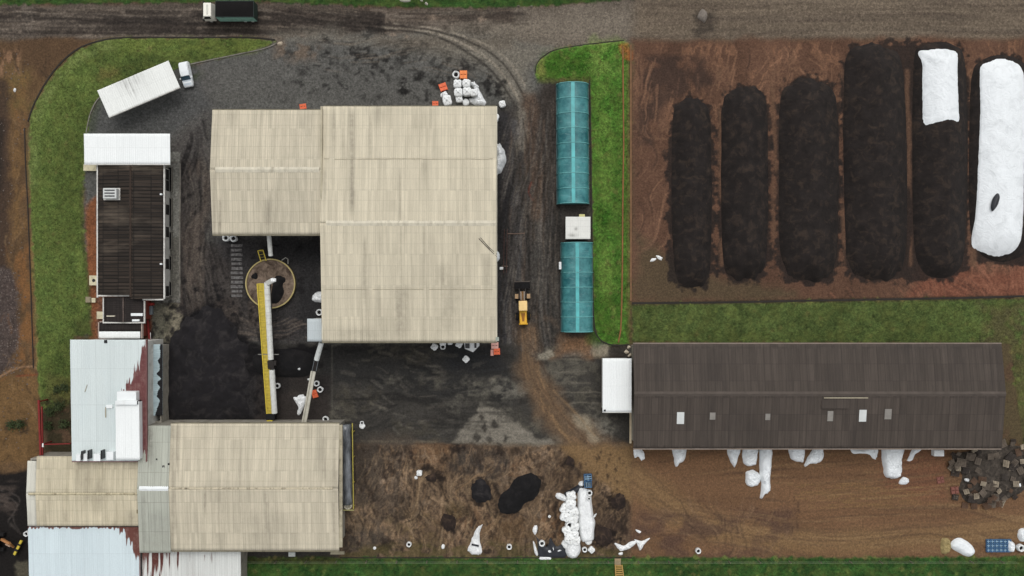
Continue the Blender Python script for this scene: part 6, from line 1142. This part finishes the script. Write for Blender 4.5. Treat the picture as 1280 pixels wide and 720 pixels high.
# tipper truck: x forward (towards the west after rotation)
tx = P(287, 15, 1.5); tq = thing('truck', 'white cabbed truck with a green sided body full of black substrate', 'truck', (tx.x, tx.y - .02, 0), math.pi)
GRN = mat('truck_green', (140, 184, 170), .55, .12, 1.5, dirt=(90, 104, 92), damt=.5); TW = mat('truck_white', (238, 234, 222), .4, .04, 1)
b = MB(); b.box(-4.2, 4.1, -.45, .45, .65, .95); b.build('chassis', STEEL, tq)
b = MB(); b.box(2.35, 4.25, -1.22, 1.22, .7, 1.75, .02, .02); b.add([(2.4, -1.2, 1.75), (4.2, -1.2, 1.75), (4.2, 1.2, 1.75), (2.4, 1.2, 1.75), (2.55, -1.08, 2.75), (3.75, -1.08, 2.75), (3.75, 1.08, 2.75), (2.55, 1.08, 2.75)], [(4, 5, 6, 7), (0, 1, 5, 4), (1, 2, 6, 5), (2, 3, 7, 6), (3, 0, 4, 7)]); cab = b.build('cab', TW, tq, bevel=.09)
MB().add([(4.21, -1.02, 1.82), (4.21, 1.02, 1.82), (3.83, .95, 2.62), (3.83, -.95, 2.62)], [(0, 1, 2, 3)]).build('windscreen', M['dark'], cab)
for s in (-1, 1): MB().add([(2.8, s * 1.205, 1.8), (3.95, s * 1.205, 1.8), (3.62, s * 1.115, 2.55), (2.8, s * 1.115, 2.55)], [(0, 1, 2, 3)]).build('side_window', M['dark'], cab); MB().box(3.9, 4.1, s * 1.45 - .12, s * 1.45 + .12, 1.7, 2.2).build('mirror', STEEL, cab); MB().box(4.22, 4.29, s * .95 - .16, s * .95 + .16, .9, 1.1).build('headlight', PLW, cab)
MB().box(3.0, 3.25, -.75, .75, 2.76, 2.83).build('roof_hatch', mat('hatch', (206, 204, 194), .5, .1, 2), cab)
bd = MB(); bd.box(-4.35, 1.75, -1.28, -1.23, 1.0, 3.0); bd.box(-4.35, 1.75, 1.23, 1.28, 1.0, 3.0); bd.box(-4.35, -4.30, -1.23, 1.23, 1.0, 3.0); bd.box(1.70, 1.75, -1.23, 1.23, 1.0, 3.0); bd.box(-4.27, 1.67, -1.2, 1.2, .98, 1.06)
for k in range(7):
    x = -4.3 + k * 1.0
    for s in (-1, 1): bd.box(x - .03, x + .03, s * 1.30 - .02, s * 1.30 + .02, 1.0, 2.9)
body = bd.build('tipper_body', mat('truck_dark_green', (40, 54, 50), .6, .2, 2), tq)
for s in (-1, 1): MB().box(-4.3, 1.7, s * 1.335 - .012, s * 1.335 + .012, 1.05, 2.85).build('side_panel', GRN, body); b = MB(); pts = []
for i in range(19):
    for j in range(8): x = -4.29 + 5.98 * i / 18; y = -1.22 + 2.44 * j / 7; pts.append((x, y, 2.96 + .3 * math.sin(math.pi * j / 7) * math.sin(math.pi * min(1, (i + 1) / 10 if i < 10 else (19 - i) / 9) / 2) + rnd.uniform(-.03, .03)))
b.add(pts, [(i * 8 + j, (i + 1) * 8 + j, (i + 1) * 8 + j + 1, i * 8 + j + 1) for i in range(18) for j in range(7)]); b.build('load', mat('load_black', (13, 11, 11), .95, .4, 1.5), tq, smooth=True)
for x in (3.3, -2.2, -3.4):
    for s in (-1, 1): wheel(tq, x, s * 1.02, .5, .34)
b = MB(); b.box(1.2, 2.2, .5, 1.2, .6, 1.2); b.build('fuel_tank', STEEL, tq, bevel=.08)
# small white car, nose towards the south-east
cx = P(232.3, 93, .8); cr = thing('parked_car', 'small white car parked beside the tilted carport, bonnet to the south', 'car', (cx.x, cx.y, 0), math.radians(-78.5)); CW = mat('car_white', (232, 236, 238), .3, .02, 1, spec=.5); CB = mat('car_bonnet', (196, 206, 214), .3, .03, 1, spec=.5)
def loft(secs, m, name, parent, bevel=0):
    b = MB(); pts = []
    for (x, w0, w1, z0, z1) in secs: pts += [(x, -w0, z0), (x, w0, z0), (x, w0 * 1.02, z0 + (z1 - z0) * .55), (x, w1, z1), (x, -w1, z1), (x, -w0 * 1.02, z0 + (z1 - z0) * .55)]
    n = len(secs); f = [(i * 6 + k, i * 6 + (k + 1) % 6, (i + 1) * 6 + (k + 1) % 6, (i + 1) * 6 + k) for i in range(n - 1) for k in range(6)] + [tuple(range(6))[::-1], tuple((n - 1) * 6 + k for k in range(6))]
    b.add(pts, [q[::-1] for q in f]); o = b.build(name, m, parent, smooth=False, bevel=bevel); return o
cb = loft([(-2.0, .72, .66, .35, .95), (-1.85, .80, .74, .28, 1.0), (-.6, .84, .78, .26, 1.0), (.6, .84, .76, .26, 1.0), (1.4, .82, .70, .28, .92), (1.85, .76, .62, .32, .80), (2.0, .64, .5, .36, .66)], CW, 'body', cr, .03)
MB().add([(.62, -.72, 1.005), (1.75, -.6, .85), (1.75, .6, .85), (.62, .72, 1.005), (.62, -.72, 1.02), (1.75, -.6, .866), (1.75, .6, .866), (.62, .72, 1.02)], [(4, 5, 6, 7), (0, 1, 5, 4), (1, 2, 6, 5), (2, 3, 7, 6), (3, 0, 4, 7)]).build('bonnet', CB, cr)
loft([(-1.8, .70, .58, .98, 1.30), (-1.5, .74, .62, .98, 1.46), (-.3, .76, .64, .98, 1.50), (.35, .74, .60, .98, 1.44), (.42, .73, .58, .98, 1.40)], CW, 'roof', cr, .03)
MB().add([(.36, -.62, 1.42), (.36, .62, 1.42), (.98, .74, 1.0), (.98, -.74, 1.0), (.30, -.60, .98), (.30, .60, .98)], [(0, 3, 2, 1), (0, 4, 3), (1, 2, 5)]).build('windscreen', mat('car_glass', (38, 62, 74), .15, .05, 1, spec=.6), cr)
for s in (-1, 1): MB().add([(-1.3, s * .77, 1.04), (.3, s * .775, 1.04), (.2, s * .67, 1.38), (-1.2, s * .67, 1.38)], [(0, 1, 2, 3)]).build('side_window', M['dark'], cr); MB().box(.55, .7, s * .95 - .09, s * .95 + .09, .98, 1.1).build('mirror', CW, cr, bevel=.02); MB().box(1.88, 1.96, s * .5 - .12, s * .5 + .12, .6, .72).build('headlight', PLG, cr)
for x in (-1.25, 1.25):
    for s in (-1, 1): wheel(cr, x, s * .72, .29, .18)
# wheel loader, bucket to the north
lx = P(653.5, 379, 1.5); ldr = thing('wheel_loader', 'yellow wheel loader with its dark bucket raised towards the north', 'wheel loader', (lx.x, lx.y, 0), math.radians(91.5))
b = MB(); b.box(-3.45, -1.15, -.62, .62, .75, 1.75, .06, .05); b.box(-3.5, -3.2, -.72, .72, .6, 1.6, .03, .03); b.build('engine_cover', CAT, ldr, bevel=.09)
MB().add([(-2.9, -.16, 1.76), (-1.6, -.3, 1.76), (-1.6, .3, 1.76), (-2.9, .16, 1.76), (-2.9, -.16, 1.80), (-1.6, -.3, 1.80), (-1.6, .3, 1.80), (-2.9, .16, 1.80)], [(4, 5, 6, 7), (0, 1, 5, 4), (1, 2, 6, 5), (2, 3, 7, 6), (3, 0, 4, 7)]).build('engine_grille', mat('grille_brown', (150, 100, 40), .7, .2, 4), ldr)
b = MB(); b.box(-1.15, .35, -.64, .64, .8, 2.75, .06, .06); b.build('cab', mat('cab_glass', (40, 42, 44), .25, .1, 2, spec=.5), ldr, bevel=.04); MB().box(-1.2, .42, -.70, .70, 2.75, 2.9, .05, .05).build('cab_roof', CABT, ldr, bevel=.06)
MB().box(.3, 1.9, -.42, .42, .7, 1.35).build('front_frame', mat('frame_brown', (120, 86, 48), .7, .3, 2), ldr, bevel=.05)
for s in (-1, 1):
    MB().bar((.7, s * .48, 1.6), (2.3, s * .5, .95), .16, .32).build('lift_arm', STEEL, ldr)
    MB().bar((.5, s * .25, 1.3), (1.9, s * .26, 1.3), .12, .12).build('cylinder', mat('ram_silver', (150, 146, 140), .35, .1, 2, metal=.6), ldr)
    MB().box(.75, 1.5, s * .95 - .28, s * .95 + .28, 1.28, 1.36).build('mudguard', mat('guard_tan', (170, 140, 106), .7, .2, 2), ldr, bevel=.03)
b = MB(); N = 8; prof = [(2.3, .95), (2.35, .45), (2.6, .18), (3.3, .12), (3.45, .14)]
pts = [(x, y, z) for (x, z) in prof for y in (-1.25, 1.25)]; b.add(pts, [(i * 2, i * 2 + 1, i * 2 + 3, i * 2 + 2) for i in range(4)])
for s in (-1.25, 1.25): b.add([(x, s, z) for (x, z) in prof] + [(2.5, s, 1.05)], [(0, 1, 2, 3, 4, 5)])
bk = b.build('bucket', STEEL, ldr); sm = bk.modifiers.new('s', 'SOLIDIFY'); sm.thickness = .05
MB().box(3.42, 3.56, -1.25, 1.25, .08, .14).build('cutting_edge', mat('edge_steel', (96, 88, 80), .5, .3, 3, metal=.4), bk)
pts = [(2.4 + .95 * i / 5, -1.2 + 2.4 * j / 5, .75 - .35 * i / 5 + .18 * math.sin(math.pi * j / 5) + rnd.uniform(-.04, .04)) for i in range(6) for j in range(6)]
MB().add(pts, [(i * 6 + j, (i + 1) * 6 + j, (i + 1) * 6 + j + 1, i * 6 + j + 1) for i in range(5) for j in range(5)]).build('load', SOIL, bk, smooth=True)
for x in (1.1, -2.1):
    for s in (-1, 1): wheel(ldr, x, s * .95, .62, .46, True, RIM)
# half-seen excavator in the bottom-left corner
ex = thing('excavator', 'yellow and rust excavator at the left edge on the black substrate', 'excavator', P(-2, 676)); a = P(-4, 676)
MB().box(a.x - 1.9, a.x + 1.6, a.y - 1.5, a.y - .9, 0, .85).build('track', TYRE, ex, True, .15); MB().box(a.x - 1.9, a.x + 1.6, a.y + .9, a.y + 1.5, 0, .85).build('track', TYRE, ex, True, .15)
MB().box(a.x - 1.8, a.x + 1.1, a.y - 1.2, a.y + 1.2, .95, 1.9).build('body', mat('rust_body', (120, 78, 44), .7, .3, 2, dirt=(52, 40, 34), damt=.7), ex, True, .12); MB().box(a.x - .2, a.x + 1.0, a.y + .2, a.y + 1.15, 1.9, 2.7).build('cab', M['dark'], ex, True, .08)
b = MB(); b.bar(P(2, 674, 1.6), P(12, 679.5, 2.3), .35, .4); b.bar(P(12, 679.5, 2.3), P(17, 684, 1.2), .28, .32); b.build('boom', mat('boom_tan', (170, 120, 76), .6, .3, 3, dirt=(70, 54, 40), damt=.6), ex, True, .04)
b = MB(); b.bar(P(18, 693, .7), P(26, 677, .7), .55, .5); b.build('bucket', STEEL, ex, True, .05); b = MB()
for (x, y) in ((25.5, 678), (22.3, 684.5), (18.5, 691.5)): b = MB(); q = P(x, y, 1.0); b.M = Matrix.Translation((q.x, q.y, .75)) @ Matrix.Rotation(1.1, 4, 'Z'); b.box(-.3, .3, -.2, .2, 0, .3); b.build('bucket_lug', YEL, ex, True, .05)
MB().bar(P(7, 680, 1.0), P(13, 683, .9), .22, .2).build('ram', mat('ram_pale', (178, 150, 128), .5, .2, 2), ex, True)
# ------------------------------------------------------------------ red frame, fences, steps, small fittings
RED = mat('red_steel', (122, 36, 34), .6, .2, 2); fr = thing('steel_gantry', 'red steel beam gantry over the scrub beside the pale blue building', 'gantry', P(60, 545))
for (a, c, w) in (((48.5, 500, 2.6), (51, 572, 2.6), .3), ((52.5, 508, 2.6), (53.5, 571, 2.6), .16), ((53, 555.5, 2.6), (88, 554.5, 2.6), .16), ((51, 571, 2.6), (88, 571, 2.6), .14)): MB().bar(P(*a), P(*c), w, .22).build('beam', RED, fr, True)
for p in ((48.6, 502), (51, 570), (53, 555.5), (87, 554.5)): q = P(*p, 2.5); MB().box(q.x - .08, q.x + .08, q.y - .08, q.y + .08, -.1, 2.5).build('post', RED, fr, True)
q = P(53.6, 556.5, 2.8); MB().box(q.x - .1, q.x + .1, q.y - .3, q.y + .3, 2.72, 2.85).build('tag_plate', PLB, fr, True)
LEAF = mat('shrub_leaf', (52, 62, 32), .8, .35, 1.5)
def shrub(px, py, r, label):
    rr = random.Random(int(px * 7 + py)); q = P(px, py); t = thing('shrub', label, 'shrub', q); b = MB()
    for k in range(5): a = rr.uniform(0, 6.28); b.tube([(0, 0, -.05), (math.cos(a) * r * .4, math.sin(a) * r * .4, r * .6), (math.cos(a) * r * .8, math.sin(a) * r * .8, r * .9)], [.05, .03, .015], 5)
    b.build('stem', STEEL, t); b = MB()
    for k in range(int(190 * r)):
        a, e, d = rr.uniform(0, 6.28), rr.uniform(.1, 1.5), r * rr.uniform(.3, 1.05) * (1 + .25 * math.sin(3 * rr.uniform(0, 6.28))); c = Vector((math.cos(a) * math.cos(e) * d, math.sin(a) * math.cos(e) * d, math.sin(e) * d * .9 + .1)); u = Vector((rr.uniform(-1, 1), rr.uniform(-1, 1), rr.uniform(-.4, .4))).normalized() * .16; w = u.cross(Vector((rr.uniform(-.4, .4), rr.uniform(-.4, .4), 1))).normalized() * .09
        b.add([c - u, c - w, c + u, c + w], [(0, 1, 2, 3)])
    b.build('crown', LEAF, t); return t
for (x, y, r, lb) in ((16, 531, .9, 'dark shrub in the brown soil west of the red frame, farthest west'), (27, 530, .9, 'dark shrub in the brown soil west of the red frame, nearest to the beam'), (64, 514, 1.0, 'leafy shrub just inside the top of the red frame'), (76, 508, 1.1, 'leafy shrub between the lawn end and the pale blue building'), (62, 532, .8, 'low shrub in the middle of the red frame'), (82, 530, .9, 'low shrub against the pale blue building wall'), (72, 487, .7, 'small shrub on the worn lawn above the red frame'), (82, 484, .8, 'small shrub touching the pale blue building, above the red frame')): shrub(x, y, r, lb)
def tank_box(px, py, w, d, h, m, name, label, cat, hole=False):
    q = P(px, py, h); t = thing(name, label, cat, (q.x, q.y, 0)); MB().box(-w / 2, w / 2, -d / 2, d / 2, -.1, h).build('body', m, t, bevel=.03); MB().box(-w / 2 - .04, w / 2 + .04, -d / 2 - .04, d / 2 + .04, h, h + .06).build('lid', m, t)
    if hole: b = MB(); b.lathe([(.26, h + .06), (.26, h + .09), (.02, h + .09)], 16); b.build('hatch', M['dark'], t)
CRM = mat('cream_concrete', (206, 198, 168), .85, .15, 1.5, dirt=(130, 116, 90), damt=.5)
tank_box(117.3, 350.5, 1.35, 1.5, .7, CRM, 'cistern', 'cream cistern with a dark round hatch between lawn and office', 'cistern', True); tank_box(110.3, 374.5, .75, .85, .4, mat('inspect', (140, 130, 108), .9, .2, 2), 'inspection_box', 'dull concrete inspection box at the lawn edge by the red earth', 'inspection box'); tank_box(117, 375.3, .55, .65, .4, CRM, 'inspection_box', 'cream inspection box on the red earth beside the dull one', 'inspection box'); tank_box(125, 394, .95, 1.1, .5, CRM, 'inspection_box', 'cream box touching the small black roofed annex', 'inspection box'); tank_box(112.5, 209.5, 2.0, .95, .6, CRM, 'planter_box', 'cream block at the southwest corner of the white canopy', 'block')
def planter(px, py0, py1, lb):
    a, c = P(210.5, py1), P(216.2, py0); t = thing('planter', lb, 'planter', ((a.x + c.x) / 2, (a.y + c.y) / 2, 0)); w, d = (c.x - a.x) / 2, (c.y - a.y) / 2; b = MB()
    for (x0, x1, y0, y1) in ((-w, w, -d, -d + .1), (-w, w, d - .1, d), (-w, -w + .1, -d + .1, d - .1), (w - .1, w, -d + .1, d - .1)): b.box(x0, x1, y0, y1, -.1, .4)
    b.build('rim', KM, t); MB().box(-w + .1, w - .1, -d + .1, d - .1, -.1, .3).build('soil', SOIL, t)
for i, (y0, y1, lb) in enumerate(((209, 240, 'longest dark planter at the north end of the office walk'), (248, 284, 'dark planter on the office walk, second from the canopy'), (290, 312, 'dark planter in the middle of the office walk'), (320, 338, 'short reddish dark planter on the office walk'), (352, 370, 'dark planter at the south end of the office walk'))): planter(212, y0, y1, lb)
q = P(188.6, 384); bt = thing('barrier', 'red and white barrier stand on the paving beside the small annex', 'barrier', q); MB().box(-.55, .65, .3, .75, .1, .9).build('red_board', mat('barrier_red', (150, 52, 46), .6, .15, 3), bt, bevel=.03); MB().box(-.45, -.15, -1.3, .28, .1, .8).build('white_board', mat('barrier_white', (196, 198, 198), .6, .1, 3), bt, bevel=.03); MB().box(.0, .45, -1.2, .2, .1, .6).build('grey_board', mat('barrier_grey', (112, 120, 124), .6, .15, 3), bt, bevel=.03); MB().box(-.5, .6, -.1, .0, 0, .1).build('foot', STEEL, bt)
sg = thing('guard_rail', 'red and white painted rail running south beside the small annexes', 'rail', P(186.5, 410)); MB().bar(P(184.5, 400, .9), P(187, 425, .9), .3, .12).build('rail', RED, sg, True); MB().bar(P(187.6, 416, .8), P(187.8, 426, .8), .2, .12).build('white_end', PLB, sg, True)
for p in ((184.6, 401), (186.8, 424)): q = P(*p, .85); MB().box(q.x - .06, q.x + .06, q.y - .06, q.y + .06, -.1, .85).build('post', STEEL, sg, True)
# wire fence along the grass bank
fe = thing('wire_fence', 'pale wire fence along the grass bank at the bottom', 'fence', P(640, 704)); PO = mat('fence_post', (112, 106, 92), .9, .2, 2); WI = mat('fence_wire', (140, 150, 124), .6, .1, 1); xs_ = list(np.arange(305, 1290, 38))
for x in xs_: q = P(x, 704, 1.2); MB().box(q.x - .06, q.x + .06, q.y - .06, q.y + .06, -.1, 1.25).build('post', PO, fe, True)
for z in (.4, .8, 1.2): b = MB(); b.tube([P(x + (z - 1.2) * 0, 704, 1.2) * Vector((1, 1, 0)) if False else (P(x, 704, 1.2).x, P(x, 704, 1.2).y, z - (.02 if i % 2 else 0)) for i, x in enumerate(np.arange(305, 1286, 19))], .016 if z > 1 else .006, 5); b.build('wire', WI, fe, True)
q0 = [P(769, 706, .5), P(777.5, 706, .5), P(780.5, 728, .9), P(770, 728, .9)]; sp = thing('steps', 'narrow ochre steps up the grass bank', 'steps', P(774, 715)); STY = mat('step_ochre', (168, 136, 78), .8, .2, 2)
for (i, j) in ((0, 3), (1, 2)): MB().bar(q0[i], q0[j], .14, .3).build('stringer', STY, sp, True)
for k in range(8): t_ = (k + .5) / 8; MB().bar(q0[0].lerp(q0[3], t_), q0[1].lerp(q0[2], t_), .22, .06).build('tread', STY, sp, True)
for k, py in enumerate((700.5,)): a = P(771.5, 701.5); MB().box(a.x - .45, a.x + .55, a.y - .6, a.y + .5, -.05, .35).build('landing', mat('landing', (150, 132, 104), .9, .2, 2), sp, True)
wd = MB(); q = P(632 if False else 363, 692); tg = thing('wheelbarrow', 'small silver trolley under the south edge of the bottom hall', 'trolley', (P(366.5, 691.5).x, P(366.5, 691.5).y, 0)); MB().box(-.6, .5, -.35, .35, .45, .62).build('tray', mat('tray', (196, 200, 196), .4, .15, 4), tg, bevel=.03)
for (a, c) in ((-.35, -.3), (.35, -.3), (-.35, .3), (.35, .3)): MB().bar((a, c, 0), (a * .8, c * .8, .46), .07, .07).build('leg', STEEL, tg)
for s in (-1, 1): MB().bar((.4, s * .2, .5), (.95, s * .35, .85), .06, .06).build('handle', STEEL, tg)
b = MB()
q = P(775, 443, .4)
for i, (x, y, r) in enumerate(((783, 440, 3), (786, 434, 2.4), (787, 444, 2.4))): mound('rubble', oval(x, y, r, r * .9, i, 8, .3, i), .4, .4, mat('pale_rubble2', (196, 184, 164), .9, .2, 3), .12, 2, i, label=('largest pale rubble lump above the white roofed store', 'northernmost pale rubble lump above the white roofed store', 'pale rubble lump touching the white roofed store')[i], cat='rubble')
for i, (x, y, w, d) in enumerate(((506, 1, 14, 5), (527, 0.5, 5, 4), (533, 5, 4, 5), (648, 7.5, 4, 3), (664, 8.5, 5, 3))): mound('rubble', oval(x, y, w / 2, d / 2, 0, 8, .25, i), .35, .3, mat('kerb_stone', (176, 172, 160), .9, .2, 3) if i < 3 else mat('dull_stone', (110, 104, 92), .9, .2, 3), .08, 2, i, label=('long pale rubble strip in the top grass verge', 'small pale rubble lump beside the long strip in the verge', 'pale rubble lump at the road edge of the top verge', 'dull stone on the verge, farther from the east lawn', 'dull stone on the verge, nearer the east lawn')[i], cat='rubble')
mound('stone', oval(350, 54.5, 3.5, 3, 0, 8, .2, 3), .4, .4, mat('tip_stone', (186, 172, 152), .9, .2, 3), .06, 2, 5, label='pale stone at the pointed east tip of the curved lawn', cat='stone')
mound('stone', oval(18.5, 113, 2, 2.6, 0, 8, .2, 4), .3, .3, PLB, .06, 2, 6, label='small white stone in the bare soil west of the curved lawn', cat='stone')
# loose rubble in the soil strip on the west edge (uncountable)
rs = np.random.RandomState(9); V = []; F = []
for i in range(900):
    if i < 520: x, y = rs.uniform(-10, 26), rs.uniform(335, 470)
    elif i < 700: x, y = rs.uniform(0, 36), rs.uniform(60, 560)
    else: x, y = rs.uniform(430, 785), rs.uniform(560, 694)
    s = rs.uniform(.04, .17) * (.5 if i >= 700 else 1); q = P(x, y); n = len(V); p = rs.uniform(.6, 1.3, (6,)) * s; V += [(q.x + p[0], q.y, .0), (q.x, q.y + p[1], .0), (q.x - p[2], q.y, .0), (q.x, q.y - p[3], .0), (q.x, q.y, p[4]), (q.x, q.y, -.05)]; F += [(n, n + 1, n + 4), (n + 1, n + 2, n + 4), (n + 2, n + 3, n + 4), (n + 3, n, n + 4)]
rb_ = npmesh('rubble_scatter', np.array(V), np.array(F), mat('rubble_grey', (98, 88, 82), .9, .6, .9)); tag(rb_, 'loose stones scattered over bare soil', None, None, 'stuff')
